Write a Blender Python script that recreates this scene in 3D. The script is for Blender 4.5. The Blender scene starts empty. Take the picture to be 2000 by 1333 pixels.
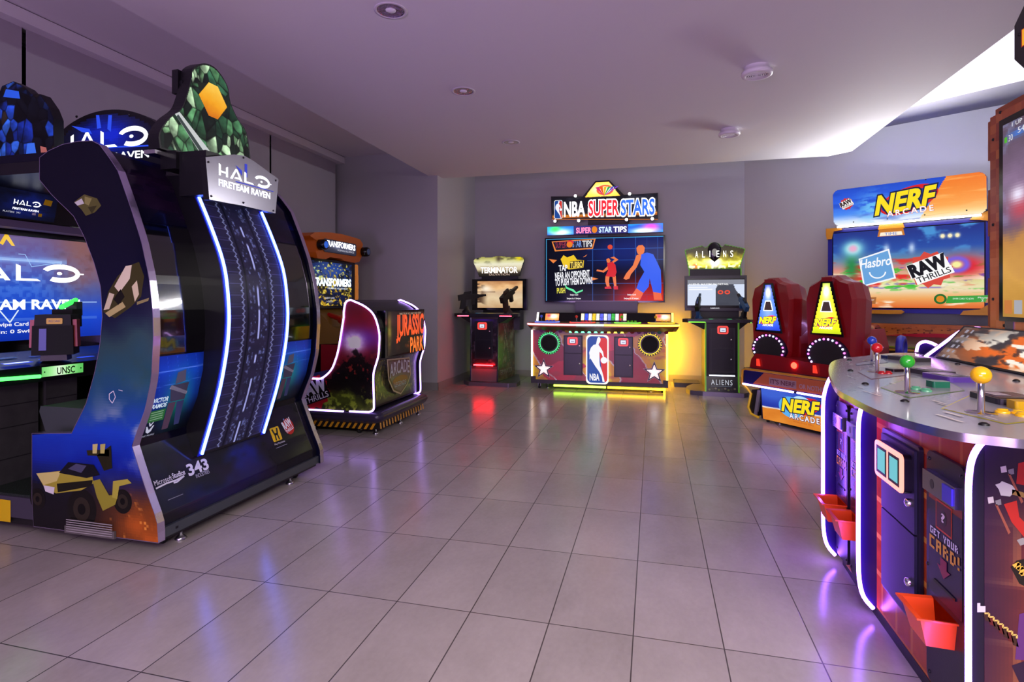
import bpy, math, random
import numpy as np
from mathutils import Vector, Matrix
random.seed(7)
SC = bpy.context.scene
COL = SC.collection
# ---------------------------------------------------------------- camera, world, exposure
F_PX, CAM_H, YAW = 1083.57, 1.1955, 0.24931
cam_data = bpy.data.cameras.new('camera')
cam_data.sensor_fit = 'HORIZONTAL'; cam_data.sensor_width = 36.0
cam_data.lens = F_PX / 2000 * 36.0
cam_data.shift_y = -(666.5 - 586.6) / 2000
cam_data.clip_start = 0.05
cam = bpy.data.objects.new('camera', cam_data); COL.objects.link(cam)
cam.location = (0, 0, CAM_H); cam.rotation_euler = (math.pi / 2, 0, YAW)
SC.camera = cam
world = bpy.data.worlds.new('world'); SC.world = world; world.use_nodes = True
bg = world.node_tree.nodes['Background']
bg.inputs[0].default_value = (0.62, 0.55, 0.70, 1); bg.inputs[1].default_value = 0.30
vs = SC.view_settings
vs.view_transform = 'Standard'; vs.look = 'None'; vs.gamma = 1.0; vs.exposure = 0.0; vs.use_curve_mapping = False

def area_light(name, loc, target, size, power, color, size_y=None):
    l = bpy.data.lights.new(name, 'AREA'); l.energy = power; l.color = color
    l.shape = 'RECTANGLE'; l.size = size; l.size_y = size_y or size
    o = bpy.data.objects.new(name, l); COL.objects.link(o); o.location = loc
    o.rotation_euler = (Vector(target) - Vector(loc)).to_track_quat('-Z', 'Y').to_euler()
    return o
# added fill lights, unseen behind the camera: warm for floor, lilac for ceiling
hl = area_light('added_warm_fill_light', (0.9, -0.9, 2.8), (0.5, 1.6, 0.0), 2.6, 135, (1.0, 0.93, 0.86), 1.6); hl.data.spread = math.radians(110)
area_light('added_lilac_fill_light', (-1.4, -2.4, 0.9), (0.2, 3.6, 2.9), 3.0, 132, (0.78, 0.47, 1.0), 1.2)

# ---------------------------------------------------------------- colour and materials
def lin(c):
    if isinstance(c, str):
        c = [int(c[i:i + 2], 16) / 255 for i in (0, 2, 4)]
    return tuple((x / 12.92 if x <= 0.04045 else ((x + 0.055) / 1.055) ** 2.4) for x in c[:3])
MATS = {}
def M(name, col='808080', rough=0.5, metal=0.0, emit=0.0, bump=0.0, scale=60.0, var=0.0, ecol=None, coat=0.0, alpha=None, trans=0.0):
    if name in MATS: return MATS[name]
    m = bpy.data.materials.new(name); m.use_nodes = True; nt = m.node_tree; b = nt.nodes['Principled BSDF']
    c = lin(col)
    b.inputs['Base Color'].default_value = (*c, 1); b.inputs['Roughness'].default_value = rough; b.inputs['Metallic'].default_value = metal
    if coat: b.inputs['Coat Weight'].default_value = coat; b.inputs['Coat Roughness'].default_value = 0.08
    if trans: b.inputs['Transmission Weight'].default_value = trans
    if emit:
        b.inputs['Emission Color'].default_value = (*lin(ecol or col), 1); b.inputs['Emission Strength'].default_value = emit
    if bump or var:
        tc = nt.nodes.new('ShaderNodeTexCoord'); n = nt.nodes.new('ShaderNodeTexNoise')
        n.inputs['Scale'].default_value = scale; n.inputs['Detail'].default_value = 4
        nt.links.new(tc.outputs['Object'], n.inputs['Vector'])
        if bump:
            bp = nt.nodes.new('ShaderNodeBump'); bp.inputs['Strength'].default_value = bump; bp.inputs['Distance'].default_value = 0.004
            nt.links.new(n.outputs['Fac'], bp.inputs['Height']); nt.links.new(bp.outputs['Normal'], b.inputs['Normal'])
        if var:
            mx = nt.nodes.new('ShaderNodeMix'); mx.data_type = 'RGBA'
            mx.inputs['A'].default_value = (*[x * (1 - var) for x in c], 1); mx.inputs['B'].default_value = (*[min(1, x * (1 + var)) for x in c], 1)
            nt.links.new(n.outputs['Fac'], mx.inputs['Factor']); nt.links.new(mx.outputs['Result'], b.inputs['Base Color'])
    MATS[name] = m
    return m
def art_mat(name, strength, rough=0.35, diffuse=1.0):
    """colours come from the mesh's own colour attribute; strength > 0 = backlit"""
    m = bpy.data.materials.new(name); m.use_nodes = True; nt = m.node_tree; b = nt.nodes['Principled BSDF']
    a = nt.nodes.new('ShaderNodeVertexColor'); a.layer_name = 'Col'
    b.inputs['Roughness'].default_value = rough
    if strength: b.inputs['Specular IOR Level'].default_value = 0.2
    if diffuse: nt.links.new(a.outputs['Color'], b.inputs['Base Color'])
    else: b.inputs['Base Color'].default_value = (0.01, 0.01, 0.01, 1)
    if strength:
        nt.links.new(a.outputs['Color'], b.inputs['Emission Color']); b.inputs['Emission Strength'].default_value = strength
    MATS[name] = m
    return m
PRINT = art_mat('printed_graphic', 0, 0.25)
MATTEPRINT = art_mat('matte_printed_graphic', 0, 0.6)
LIT = art_mat('backlit_graphic', 1.0, 0.2, 0)
LIT2 = art_mat('bright_backlit_graphic', 2.0, 0.2, 0)
DIM = art_mat('dim_backlit_graphic', 0.45, 0.3, 0.5)
SCREEN = art_mat('display_picture', 1.0, 0.12, 0)
SCREEN.node_tree.nodes['Principled BSDF'].inputs['Specular IOR Level'].default_value = 0.06
BLACK = M('black_powder_coat', '0b0b0e', 0.42, bump=0.12, scale=400)
GLOSSBLACK = M('gloss_black_plastic', '08080a', 0.12, bump=0.01)
SATIN = M('satin_black_laminate', '101014', 0.3, bump=0.03, scale=200)
CHROME = M('chrome_trim', 'd8d8dc', 0.12, 1.0, bump=0.02, scale=90)
STEEL = M('brushed_steel', 'a8a8ac', 0.3, 1.0, bump=0.05, scale=300)
RUBBER = M('black_rubber', '141414', 0.8, bump=0.2, scale=300)

# ---------------------------------------------------------------- mesh builder
class Fr:
    """a flat frame: origin o, u to the viewer's right, v up, n towards the viewer"""
    def __init__(s, o, u, v):
        s.o = Vector(o); s.u = Vector(u).normalized(); s.v = Vector(v).normalized(); s.n = s.u.cross(s.v).normalized()
    def p(s, a, b, l=0.0): return s.o + s.u * a + s.v * b + s.n * l
    def sub(s, a, b, l=0.0, rot=0.0):
        c, k = math.cos(rot), math.sin(rot)
        return Fr(s.p(a, b, l), s.u * c + s.v * k, s.v * c - s.u * k)
TEXTS = {}
def text_mesh(t, bold=0.0, space=1.0):
    k = (t, round(bold, 4), space)
    if k in TEXTS: return TEXTS[k]
    cu = bpy.data.curves.new('t', 'FONT'); cu.body = t; cu.size = 1; cu.offset = bold; cu.resolution_u = 3; cu.space_character = space
    cu.fill_mode = 'FRONT'
    o = bpy.data.objects.new('t', cu); COL.objects.link(o)
    dg = bpy.context.evaluated_depsgraph_get(); me = bpy.data.meshes.new_from_object(o.evaluated_get(dg))
    vs_ = [(v.co.x, v.co.y) for v in me.vertices]; fs = [tuple(p.vertices) for p in me.polygons]
    flip = [p.normal.z < 0 for p in me.polygons]
    fs = [f[::-1] if fl else f for f, fl in zip(fs, flip)]
    bpy.data.objects.remove(o); bpy.data.meshes.remove(me); bpy.data.curves.remove(cu)
    TEXTS[k] = (vs_, fs)
    return TEXTS[k]
def text_box(t, space=1.0):
    vs_, _ = text_mesh(t, 0, space)
    xs = [v[0] for v in vs_]; ys = [v[1] for v in vs_]
    return min(xs), max(xs), min(ys), max(ys)

class MB:
    def __init__(s): s.V = []; s.F = []; s.Mi = []; s.C = []; s.S = []; s.mats = []; s.T = None
    def mi(s, m):
        if m not in s.mats: s.mats.append(m)
        return s.mats.index(m)
    def add(s, vs_, fs, m, col=(1, 1, 1), smooth=False):
        b = len(s.V)
        if s.T is not None: vs_ = [s.T @ Vector(v) for v in vs_]
        s.V += [tuple(v) for v in vs_]
        k = s.mi(m)
        if isinstance(col, str): col = lin(col)
        for i, f in enumerate(fs):
            s.F.append(tuple(b + j for j in f)); s.Mi.append(k); s.S.append(smooth)
            s.C.append(col[i] if isinstance(col, list) else col)
        return s
    def box(s, x0, y0, z0, x1, y1, z1, m, col=(1, 1, 1)):
        v = [(x, y, z) for z in (z0, z1) for y in (y0, y1) for x in (x0, x1)]
        return s.add(v, [(0, 2, 3, 1), (4, 5, 7, 6), (0, 1, 5, 4), (2, 6, 7, 3), (0, 4, 6, 2), (1, 3, 7, 5)], m, col)
    def rbox(s, x0, y0, z0, x1, y1, z1, r, m, axis='y', n=4, col=(1, 1, 1)):
        """box with rounded corners in the plane across 'axis'"""
        if axis == 'y': a0, a1, b0, b1, h0, h1 = x0, x1, z0, z1, y0, y1
        elif axis == 'x': a0, a1, b0, b1, h0, h1 = y0, y1, z0, z1, x0, x1
        else: a0, a1, b0, b1, h0, h1 = x0, x1, y0, y1, z0, z1
        pts = rrect(a0, b0, a1, b1, r, n)
        mk = {'y': lambda p, h: (p[0], h, p[1]), 'x': lambda p, h: (h, p[0], p[1]), 'z': lambda p, h: (p[0], p[1], h)}[axis]
        return s.loft([[mk(p, h0) for p in pts], [mk(p, h1) for p in pts]], m, col=col)
    def loft(s, rings, m, cap=True, closed=True, col=(1, 1, 1), smooth=False, capm=None):
        n = len(rings[0]); v = [p for r in rings for p in r]; f = []
        # orientation: outward if the first ring is seen counter-clockwise from outside
        for k in range(len(rings) - 1):
            for i in range(n if closed else n - 1):
                j = (i + 1) % n
                f.append((k * n + i, k * n + j, (k + 1) * n + j, (k + 1) * n + i))
        s.add(v, f, m, col, smooth)
        if cap and closed:
            s.add(rings[0], [tuple(range(n))[::-1]], capm or m, col); s.add(rings[-1], [tuple(range(n))], capm or m, col)
        return s
    def prism(s, fr, pts, d0, d1, m, edge=None, col=(1, 1, 1), ecol=None):
        """outline pts in frame fr, from lift d0 (back) to d1 (front)"""
        n = len(pts)
        A = [fr.p(a, b, d0) for a, b in pts]; B = [fr.p(a, b, d1) for a, b in pts]
        s.add(B, [tuple(range(n))], m, col); s.add(A, [tuple(range(n))[::-1]], m, col)
        s.add(A + B, [(i, (i + 1) % n, n + (i + 1) % n, n + i) for i in range(n)], edge or m, ecol or col)
        return s
    def poly(s, fr, pts, m, col, lift=0.0006):
        ar = sum(pts[i][0] * pts[(i + 1) % len(pts)][1] - pts[(i + 1) % len(pts)][0] * pts[i][1] for i in range(len(pts)))
        if ar < 0: pts = pts[::-1]
        return s.add([fr.p(a, b, lift) for a, b in pts], [tuple(range(len(pts)))], m, col)
    def rect(s, fr, x0, y0, x1, y1, m, col, lift=0.0006): return s.poly(fr, [(x0, y0), (x1, y0), (x1, y1), (x0, y1)], m, col, lift)
    def ell(s, fr, cx, cy, rx, ry, m, col, lift=0.0006, n=28, rot=0.0, a0=0.0, a1=2 * math.pi):
        c, k = math.cos(rot), math.sin(rot)
        pts = [(cx + rx * math.cos(t) * c - ry * math.sin(t) * k, cy + rx * math.cos(t) * k + ry * math.sin(t) * c) for t in [a0 + (a1 - a0) * i / n for i in range(n if abs(a1 - a0 - 2 * math.pi) < 1e-6 else n + 1)]]
        return s.poly(fr, pts, m, col, lift)
    def ring(s, fr, cx, cy, rx, ry, t, m, col, lift=0.0006, n=32, a0=0.0, a1=2 * math.pi, rot=0.0, sm=None):
        v = []; f = []; c_, k_ = math.cos(rot), math.sin(rot)
        for i in range(n + 1):
            a = a0 + (a1 - a0) * i / n; c, k = math.cos(a), math.sin(a)
            tt = t if sm is None else t * sm(i / n)
            for q in (0, 1):
                x, y = (rx - tt * q) * c, (ry - tt * q) * k
                v.append(fr.p(cx + x * c_ - y * k_, cy + x * k_ + y * c_, lift))
        for i in range(n): f.append((2 * i, 2 * i + 2, 2 * i + 3, 2 * i + 1))
        return s.add(v, f, m, col)
    def line(s, fr, pts, w, m, col, lift=0.0006):
        for (x0, y0), (x1, y1) in zip(pts[:-1], pts[1:]):
            d = math.hypot(x1 - x0, y1 - y0) or 1e-6; nx, ny = -(y1 - y0) / d * w / 2, (x1 - x0) / d * w / 2
            s.poly(fr, [(x0 - nx, y0 - ny), (x1 - nx, y1 - ny), (x1 + nx, y1 + ny), (x0 + nx, y0 + ny)], m, col, lift)
        return s
    def text(s, fr, t, x, y, w, h, m, col, lift=0.001, shear=0.0, bold=0.0, rot=0.0, outline=None, ow=0.05, space=1.0, arch=0.0):
        """text scaled to fill the box x,y (lower left), w, h"""
        x0, x1, y0, y1 = text_box(t, space); sx = w / (x1 - x0); sy = h / (y1 - y0)
        def put(b, c, l):
            vs_, fs = text_mesh(t, b, space); out = []
            for a, q in vs_:
                X = (a - x0) * sx; Y = (q - y0) * sy; X += shear * (Y - h / 2)
                if arch: Y += arch * h * (1 - ((X - w / 2) / (w / 2)) ** 2)
                c_, k_ = math.cos(rot), math.sin(rot)
                out.append(fr.p(x + X * c_ - Y * k_, y + X * k_ + Y * c_, l))
            s.add(out, fs, m, c)
        if outline:
            if not isinstance(outline, (list, tuple)): outline = [outline]; ow = [ow]
            for i, (oc, o_) in enumerate(zip(outline, ow)): put(bold + o_, oc, lift + 0.0004 * i)
            lift += 0.0004 * len(outline)
        put(bold, col, lift)
        return s
    def grid(s, fr, w, h, nx, ny, fn, m, lift=0.0003, x=0.0, y=0.0, mask=None):
        U, Vv = np.meshgrid((np.arange(nx) + .5) / nx, (np.arange(ny) + .5) / ny)
        C = np.clip(fn(U, Vv), 0, 1); C = np.where(C <= 0.04045, C / 12.92, ((C + 0.055) / 1.055) ** 2.4)
        v = [fr.p(x + w * i / nx, y + h * j / ny, lift) for j in range(ny + 1) for i in range(nx + 1)]
        f = []; cl = []
        for j in range(ny):
            for i in range(nx):
                if mask is not None and not mask((i + .5) / nx, (j + .5) / ny): continue
                q = j * (nx + 1) + i; f.append((q, q + 1, q + nx + 2, q + nx + 1)); cl.append(tuple(C[j, i]))
        return s.add(v, f, m, cl)
    def surf(s, P, nx, ny, fn, m, smooth=True):
        """coloured skin: P(u,v) gives the point"""
        U, Vv = np.meshgrid((np.arange(nx) + .5) / nx, (np.arange(ny) + .5) / ny)
        C = np.clip(fn(U, Vv), 0, 1); C = np.where(C <= 0.04045, C / 12.92, ((C + 0.055) / 1.055) ** 2.4)
        v = [P(i / nx, j / ny) for j in range(ny + 1) for i in range(nx + 1)]
        f = [(j * (nx + 1) + i, j * (nx + 1) + i + 1, (j + 1) * (nx + 1) + i + 1, (j + 1) * (nx + 1) + i) for j in range(ny) for i in range(nx)]
        return s.add(v, f, m, [tuple(c) for c in C.reshape(-1, 3)], smooth)
    def tube(s, path, r, m, n=8, closed=False, col=(1, 1, 1), cap=True):
        P = [Vector(p) for p in path]; rings = []; N = len(P)
        prev = None
        for i in range(N):
            if closed: d = P[(i + 1) % N] - P[i - 1]
            else: d = P[min(i + 1, N - 1)] - P[max(i - 1, 0)]
            d.normalize()
            if prev is None:
                a = Vector((0, 0, 1)) if abs(d.z) < 0.9 else Vector((1, 0, 0)); u = d.cross(a).normalized()
            else: u = (prev - d * prev.dot(d)).normalized()
            prev = u; w = d.cross(u); rr = r[i] if isinstance(r, (list, tuple)) else r
            rings.append([P[i] + (u * math.cos(2 * math.pi * k / n) + w * math.sin(2 * math.pi * k / n)) * rr for k in range(n)])
        if closed: rings.append(rings[0])
        return s.loft(rings, m, cap=cap and not closed, col=col, smooth=True)
    def lathe(s, o, axis, prof, m, n=20, col=(1, 1, 1), smooth=True, cap=True):
        """prof = [(radius, height along axis)]"""
        ax = Vector(axis).normalized(); a = Vector((0, 0, 1)) if abs(ax.z) < 0.9 else Vector((1, 0, 0))
        u = ax.cross(a).normalized(); w = ax.cross(u); o = Vector(o)
        rings = [[o + ax * h + (u * math.cos(2 * math.pi * k / n) + w * math.sin(2 * math.pi * k / n)) * max(r, 1e-4) for k in range(n)] for r, h in prof]
        return s.loft(rings, m, cap=cap, col=col, smooth=smooth)
    def ball(s, c, r, m, n=16, col=(1, 1, 1), sc=(1, 1, 1)):
        c = Vector(c); k = n // 2
        rings = [[c + Vector((math.cos(2 * math.pi * i / n) * math.sin(math.pi * j / k) * r * sc[0], math.sin(2 * math.pi * i / n) * math.sin(math.pi * j / k) * r * sc[1], -math.cos(math.pi * j / k) * r * sc[2])) for i in range(n)] for j in range(k + 1)]
        rings[0] = [p + Vector((0, 0, 0)) for p in rings[0]]
        return s.loft(rings, m, cap=False, col=col, smooth=True)
    def build(s, name, parent=None, bevel=0.0, weld=False, **tags):
        me = bpy.data.meshes.new(name)
        V = s.V
        if parent is not None:
            inv = world_matrix(parent).inverted(); V = [tuple(inv @ Vector(v)) for v in V]
        me.from_pydata(V, [], s.F)
        for m in s.mats: me.materials.append(m)
        me.polygons.foreach_set('material_index', s.Mi); me.polygons.foreach_set('use_smooth', s.S)
        at = me.color_attributes.new('Col', 'FLOAT_COLOR', 'CORNER')
        buf = np.ones((len(me.loops), 4), np.float32); cnt = np.array([len(f) for f in s.F]); 
        buf[:, :3] = np.repeat(np.array(s.C, np.float32).reshape(-1, 3), cnt, axis=0)
        at.data.foreach_set('color', buf.ravel()); me.update()
        o = bpy.data.objects.new(name, me); COL.objects.link(o)
        if parent is not None: o.parent = parent
        if bevel:
            b = o.modifiers.new('bevel', 'BEVEL'); b.width = bevel; b.segments = 2; b.limit_method = 'ANGLE'; b.angle_limit = 0.7
        for k, v in tags.items(): o[k] = v
        return o
def world_matrix(o):
    m = Matrix.LocRotScale(o.location, o.rotation_euler, None)
    return world_matrix(o.parent) @ m if o.parent is not None else m
def thing(name, label, cat, loc=(0, 0, 0), rz=0.0, group=None):
    o = bpy.data.objects.new(name, None); COL.objects.link(o); o.location = loc; o.rotation_euler = (0, 0, rz); o.empty_display_size = 0.1
    o['label'] = label; o['category'] = cat
    if group: o['group'] = group
    return o
def rrect(x0, y0, x1, y1, r, n=4):
    pts = []
    for cx, cy, a in ((x1 - r, y0 + r, -90), (x1 - r, y1 - r, 0), (x0 + r, y1 - r, 90), (x0 + r, y0 + r, 180)):
        for i in range(n + 1):
            t = math.radians(a + 90 * i / n); pts.append((cx + r * math.cos(t), cy + r * math.sin(t)))
    return pts
def spline(pts, n=6, closed=False):
    P = [Vector((*p, 0)) if len(p) == 2 else Vector(p) for p in pts]; out = []; N = len(P)
    for i in range(N if closed else N - 1):
        g = (lambda k: P[k % N]) if closed else (lambda k: P[min(max(k, 0), N - 1)])
        p0, p1, p2, p3 = g(i - 1), g(i), g(i + 1), g(i + 2)
        for k in range(n):
            t = k / n
            out.append(0.5 * ((2 * p1) + (p2 - p0) * t + (2 * p0 - 5 * p1 + 4 * p2 - p3) * t * t + (3 * p1 - p0 - 3 * p2 + p3) * t ** 3))
    if not closed: out.append(P[-1])
    return [tuple(p[:len(pts[0])]) for p in out]
# ---------------------------------------------------------------- numpy picture helpers (sRGB values)
def hexc(c): return np.array([int(c[i:i + 2], 16) / 255 for i in (0, 2, 4)])
def vnoise(x, y, seed=0):
    xi = np.floor(x).astype(int); yi = np.floor(y).astype(int); fx = x - xi; fy = y - yi
    fx = fx * fx * (3 - 2 * fx); fy = fy * fy * (3 - 2 * fy)
    def h(a, b):
        n = (a * 374761393 + b * 668265263 + seed * 974711) & 0x7fffffff
        n = ((n ^ (n >> 13)) * 1274126177) & 0x7fffffff
        return ((n ^ (n >> 16)) & 0xffff) / 65535.0
    return (h(xi, yi) * (1 - fx) + h(xi + 1, yi) * fx) * (1 - fy) + (h(xi, yi + 1) * (1 - fx) + h(xi + 1, yi + 1) * fx) * fy
def fbm(x, y, seed=0, o=4):
    s = 0; a = 0.5; t = 0
    for k in range(o): s = s + a * vnoise(x * 2 ** k, y * 2 ** k, seed + k * 17); t += a; a *= 0.5
    return s / t
def sm(a, b, x):
    t = np.clip((x - a) / (b - a), 0, 1); return t * t * (3 - 2 * t)
def mixc(A, B, t): return A * (1 - t[..., None]) + B * t[..., None]
def const(U, c): return np.ones(U.shape + (3,)) * hexc(c)
def ramp(t, stops):
    out = np.zeros(t.shape + (3,))
    xs = [s[0] for s in stops]; cs = np.array([hexc(s[1]) for s in stops])
    for k in range(3): out[..., k] = np.interp(t, xs, cs[:, k])
    return out
def blob(U, V, cx, cy, rx, ry): return np.exp(-(((U - cx) / rx) ** 2 + ((V - cy) / ry) ** 2))
XW, YW, ZW = Vector((1, 0, 0)), Vector((0, 1, 0)), Vector((0, 0, 1))
def caster(parent, x, y, name='caster', r=0.028, z=0.1):
    b = MB(); b.lathe((x - 0.012, y, r), (1, 0, 0), [(r * .5, -.002), (r, 0), (r, .024), (r * .5, .026)], RUBBER, 14)
    b.box(x - .018, y - .012, r, x - .014, y + .02, z, STEEL); b.box(x + .014, y - .012, r, x + .018, y + .02, z, STEEL)
    b.box(x - .026, y - .026, z - .006, x + .026, y + .026, z, STEEL)
    return b.build(name, parent)
def foot(parent, x, y, name='levelling_foot', z=0.1):
    b = MB(); b.lathe((x, y, 0), (0, 0, 1), [(.026, 0), (.028, .006), (.02, .016), (.008, .024), (.008, z)], STEEL, 14)
    return b.build(name, parent)
# ================================================================ the room
def struct(name, b, **k): return b.build(name, None, kind='structure', **k)
def floor_mat():
    m = bpy.data.materials.new('grey_porcelain_floor_tile'); m.use_nodes = True; nt = m.node_tree; N = nt.nodes; L = nt.links; b = N['Principled BSDF']
    tc = N.new('ShaderNodeTexCoord'); sx = N.new('ShaderNodeSeparateXYZ'); L.new(tc.outputs['Object'], sx.inputs[0])
    def math_(op, a, c=None, d=None):
        n = N.new('ShaderNodeMath'); n.operation = op
        for i, q in enumerate((a, c, d)):
            if q is None: continue
            if isinstance(q, (int, float)): n.inputs[i].default_value = q
            else: L.new(q, n.inputs[i])
        return n.outputs[0]
    TW, TL = 0.305, 0.587
    u = math_('DIVIDE', math_('ADD', sx.outputs[0], 0.0693), TW); v = math_('DIVIDE', math_('SUBTRACT', sx.outputs[1], 2.0195), TL)
    fu = math_('FRACT', u); fv = math_('FRACT', v)
    eu = math_('MULTIPLY', math_('MINIMUM', fu, math_('SUBTRACT', 1.0, fu)), TW); ev = math_('MULTIPLY', math_('MINIMUM', fv, math_('SUBTRACT', 1.0, fv)), TL)
    g = N.new('ShaderNodeMapRange'); g.inputs['From Min'].default_value = 0.0016; g.inputs['From Max'].default_value = 0.0027; L.new(math_('MINIMUM', eu, ev), g.inputs['Value'])
    cv = N.new('ShaderNodeCombineXYZ'); L.new(math_('FLOOR', u), cv.inputs[0]); L.new(math_('FLOOR', v), cv.inputs[1])
    wn = N.new('ShaderNodeTexWhiteNoise'); L.new(cv.outputs[0], wn.inputs['Vector'])
    mp = N.new('ShaderNodeMapping'); mp.inputs['Scale'].default_value = (1.0, 0.6, 1); L.new(tc.outputs['Object'], mp.inputs[0])
    va = N.new('ShaderNodeVectorMath'); va.operation = 'ADD'; L.new(mp.outputs[0], va.inputs[0])
    vm = N.new('ShaderNodeVectorMath'); vm.operation = 'SCALE'; vm.inputs['Scale'].default_value = 3.7; L.new(wn.outputs['Color'], vm.inputs[0]); L.new(vm.outputs[0], va.inputs[1])
    n1 = N.new('ShaderNodeTexNoise'); n1.inputs['Scale'].default_value = 4.5; n1.inputs['Detail'].default_value = 8; n1.inputs['Roughness'].default_value = 0.65; L.new(va.outputs[0], n1.inputs['Vector'])
    n2 = N.new('ShaderNodeTexNoise'); n2.inputs['Scale'].default_value = 60; n2.inputs['Detail'].default_value = 5; L.new(va.outputs[0], n2.inputs['Vector'])
    t = math_('ADD', math_('MULTIPLY', n1.outputs['Fac'], 0.62), math_('ADD', math_('MULTIPLY', n2.outputs['Fac'], 0.22), math_('MULTIPLY', wn.outputs['Value'], 0.20)))
    cr = N.new('ShaderNodeValToRGB'); cr.color_ramp.elements[0].position = 0.24; cr.color_ramp.elements[0].color = (*lin('989089'), 1)
    cr.color_ramp.elements[1].position = 0.76; cr.color_ramp.elements[1].color = (*lin('b8aea8'), 1); L.new(t, cr.inputs[0])
    mx = N.new('ShaderNodeMix'); mx.data_type = 'RGBA'; L.new(g.outputs[0], mx.inputs['Factor']); mx.inputs['A'].default_value = (*lin('4a4341'), 1); L.new(cr.outputs[0], mx.inputs['B'])
    L.new(mx.outputs['Result'], b.inputs['Base Color'])
    L.new(math_('ADD', math_('MULTIPLY', n1.outputs['Fac'], 0.10), 0.16), b.inputs['Roughness'])
    h = math_('ADD', math_('MULTIPLY', g.outputs[0], 1.0), math_('MULTIPLY', n2.outputs['Fac'], 0.10))
    bp = N.new('ShaderNodeBump'); bp.inputs['Strength'].default_value = 0.25; bp.inputs['Distance'].default_value = 0.0015; L.new(h, bp.inputs['Height']); L.new(bp.outputs[0], b.inputs['Normal'])
    MATS['floor'] = m
    return m
WALLP = M('grey_wall_paint', 'b2b1b6', 0.62, bump=0.05, scale=250, var=0.03)
CEILP = M('white_ceiling_paint', 'd9d6da', 0.75, bump=0.03, scale=250, var=0.02)
SKIRT = M('grey_tile_skirting', '8f8b8a', 0.4, bump=0.04, scale=60, var=0.05)
BLIND = M('grey_blind_fabric', 'a39ca6', 0.85, bump=0.15, scale=700, var=0.04)
b = MB(); b.box(-4.7, -3.2, -0.12, 5.4, 8.8, 0.0, floor_mat()); struct('floor', b)
# main lowered ceiling slab, its edges floating short of the back and right walls
b = MB(); fr = Fr((0, 0, 2.85), XW, YW)
b.prism(Fr((0, 0, 2.85), XW, YW), [(-2.9, -3.2), (2.135, -3.2), (2.135, 6.90), (1.95, 7.07), (-2.9, 7.07)], 0.0, 0.13, CEILP)
struct('ceiling', b)
b = MB(); b.box(-4.7, -3.2, 3.18, -2.72, 7.0, 3.26, CEILP); struct('trim_1', b)
b = MB(); b.box(-2.72, 6.6, 3.36, 1.6, 8.8, 3.44, CEILP); struct('trim_2', b)
# raised cove at the right with a perimeter soffit along the angled wall
A = Vector((1.258, 8.47)); wd = Vector((0.8515, -0.524)); wn_ = Vector((-0.524, -0.8515)); Bp = A + wd * 4.6
b = MB(); b.prism(Fr((0, 0, 3.28), XW, YW), [(1.2, 8.15), (2.683, 6.872), (3.405, 6.292), (5.5, 4.62), (5.5, 6.4), (1.2, 9.0)], 0.0, 0.62, M('shaded_soffit_tone', '7b7980', 0.8, bump=0.03, scale=250), edge=CEILP); struct('trim_3', b)  # underside shade is painted in as a grey; the riser stays ceiling white
b = MB(); b.box(1.2, -3.2, 3.82, 5.4, 8.8, 3.9, CEILP); struct('trim_4', b)
b = MB(); b.box(1.1, -3.2, 2.98, 1.2, 6.9, 3.82, CEILP); struct('trim_5', b)
# walls
b = MB(); b.box(-2.77, 8.47, 0, 1.30, 8.6, 3.8, WALLP); struct('wall_back', b)
b = MB(); P = [A, Bp, Bp + Vector((0.06, 0.10)), A + Vector((0.06, 0.10))]
b.prism(Fr((0, 0, 0), XW, YW), [tuple(p) for p in P], 0, 3.8, WALLP); struct('wall_right', b)
b = MB(); b.box(5.1, -3.2, 0, 5.2, 6.3, 3.9, WALLP); struct('wall_side', b)
b = MB(); b.box(-4.7, 6.88, 0, -2.77, 8.6, 3.4, WALLP); struct('wall_alcove', b)
b = MB(); b.box(-4.5, -3.2, 0, -4.4, 6.88, 0.25, WALLP); b.box(-4.5, -3.2, 3.05, -4.4, 6.88, 3.2, WALLP)
for y in (0.33, 1.61, 2.898, 4.189, 5.458): b.box(-4.5, y - 0.05, .25, -4.4, y + .05, 3.05, M('dark_window_frame', '1a181b', 0.4))
b.box(-4.5, 6.70, .25, -4.4, 6.88, 3.05, WALLP); struct('wall_left', b)
b = MB(); b.box(-4.47, -3.2, 0.25, -4.46, 6.70, 3.05, M('night_window_glass', '060609', 0.05)); struct('window_1', b)
b = MB(); b.box(-2.77, 8.458, 0, 1.30, 8.472, 0.10, SKIRT); struct('baseboard_back', b)
b = MB(); b.box(-2.772, 6.868, 0, -2.757, 8.47, 0.10, SKIRT); b.box(-4.4, 6.866, 0, -2.757, 6.881, 0.10, SKIRT); struct('baseboard_alcove', b)
b = MB(); q = A + wn_ * 0.002
b.prism(Fr((0, 0, 0), XW, YW), [tuple(q), tuple(q + wn_ * 0.012), tuple(q + wn_ * 0.012 + wd * 4.6), tuple(q + wd * 4.6)][::-1], 0, 0.10, SKIRT); struct('baseboard_right', b)
b = MB(); b.box(-4.31, -3.2, 3.085, -4.14, 6.875, 3.172, CEILP); b.box(-4.31, -3.2, 3.172, -4.15, 6.875, 3.18, M('shadow_gap', '2a2530', 0.8)); struct('trim_6', b)
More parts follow.
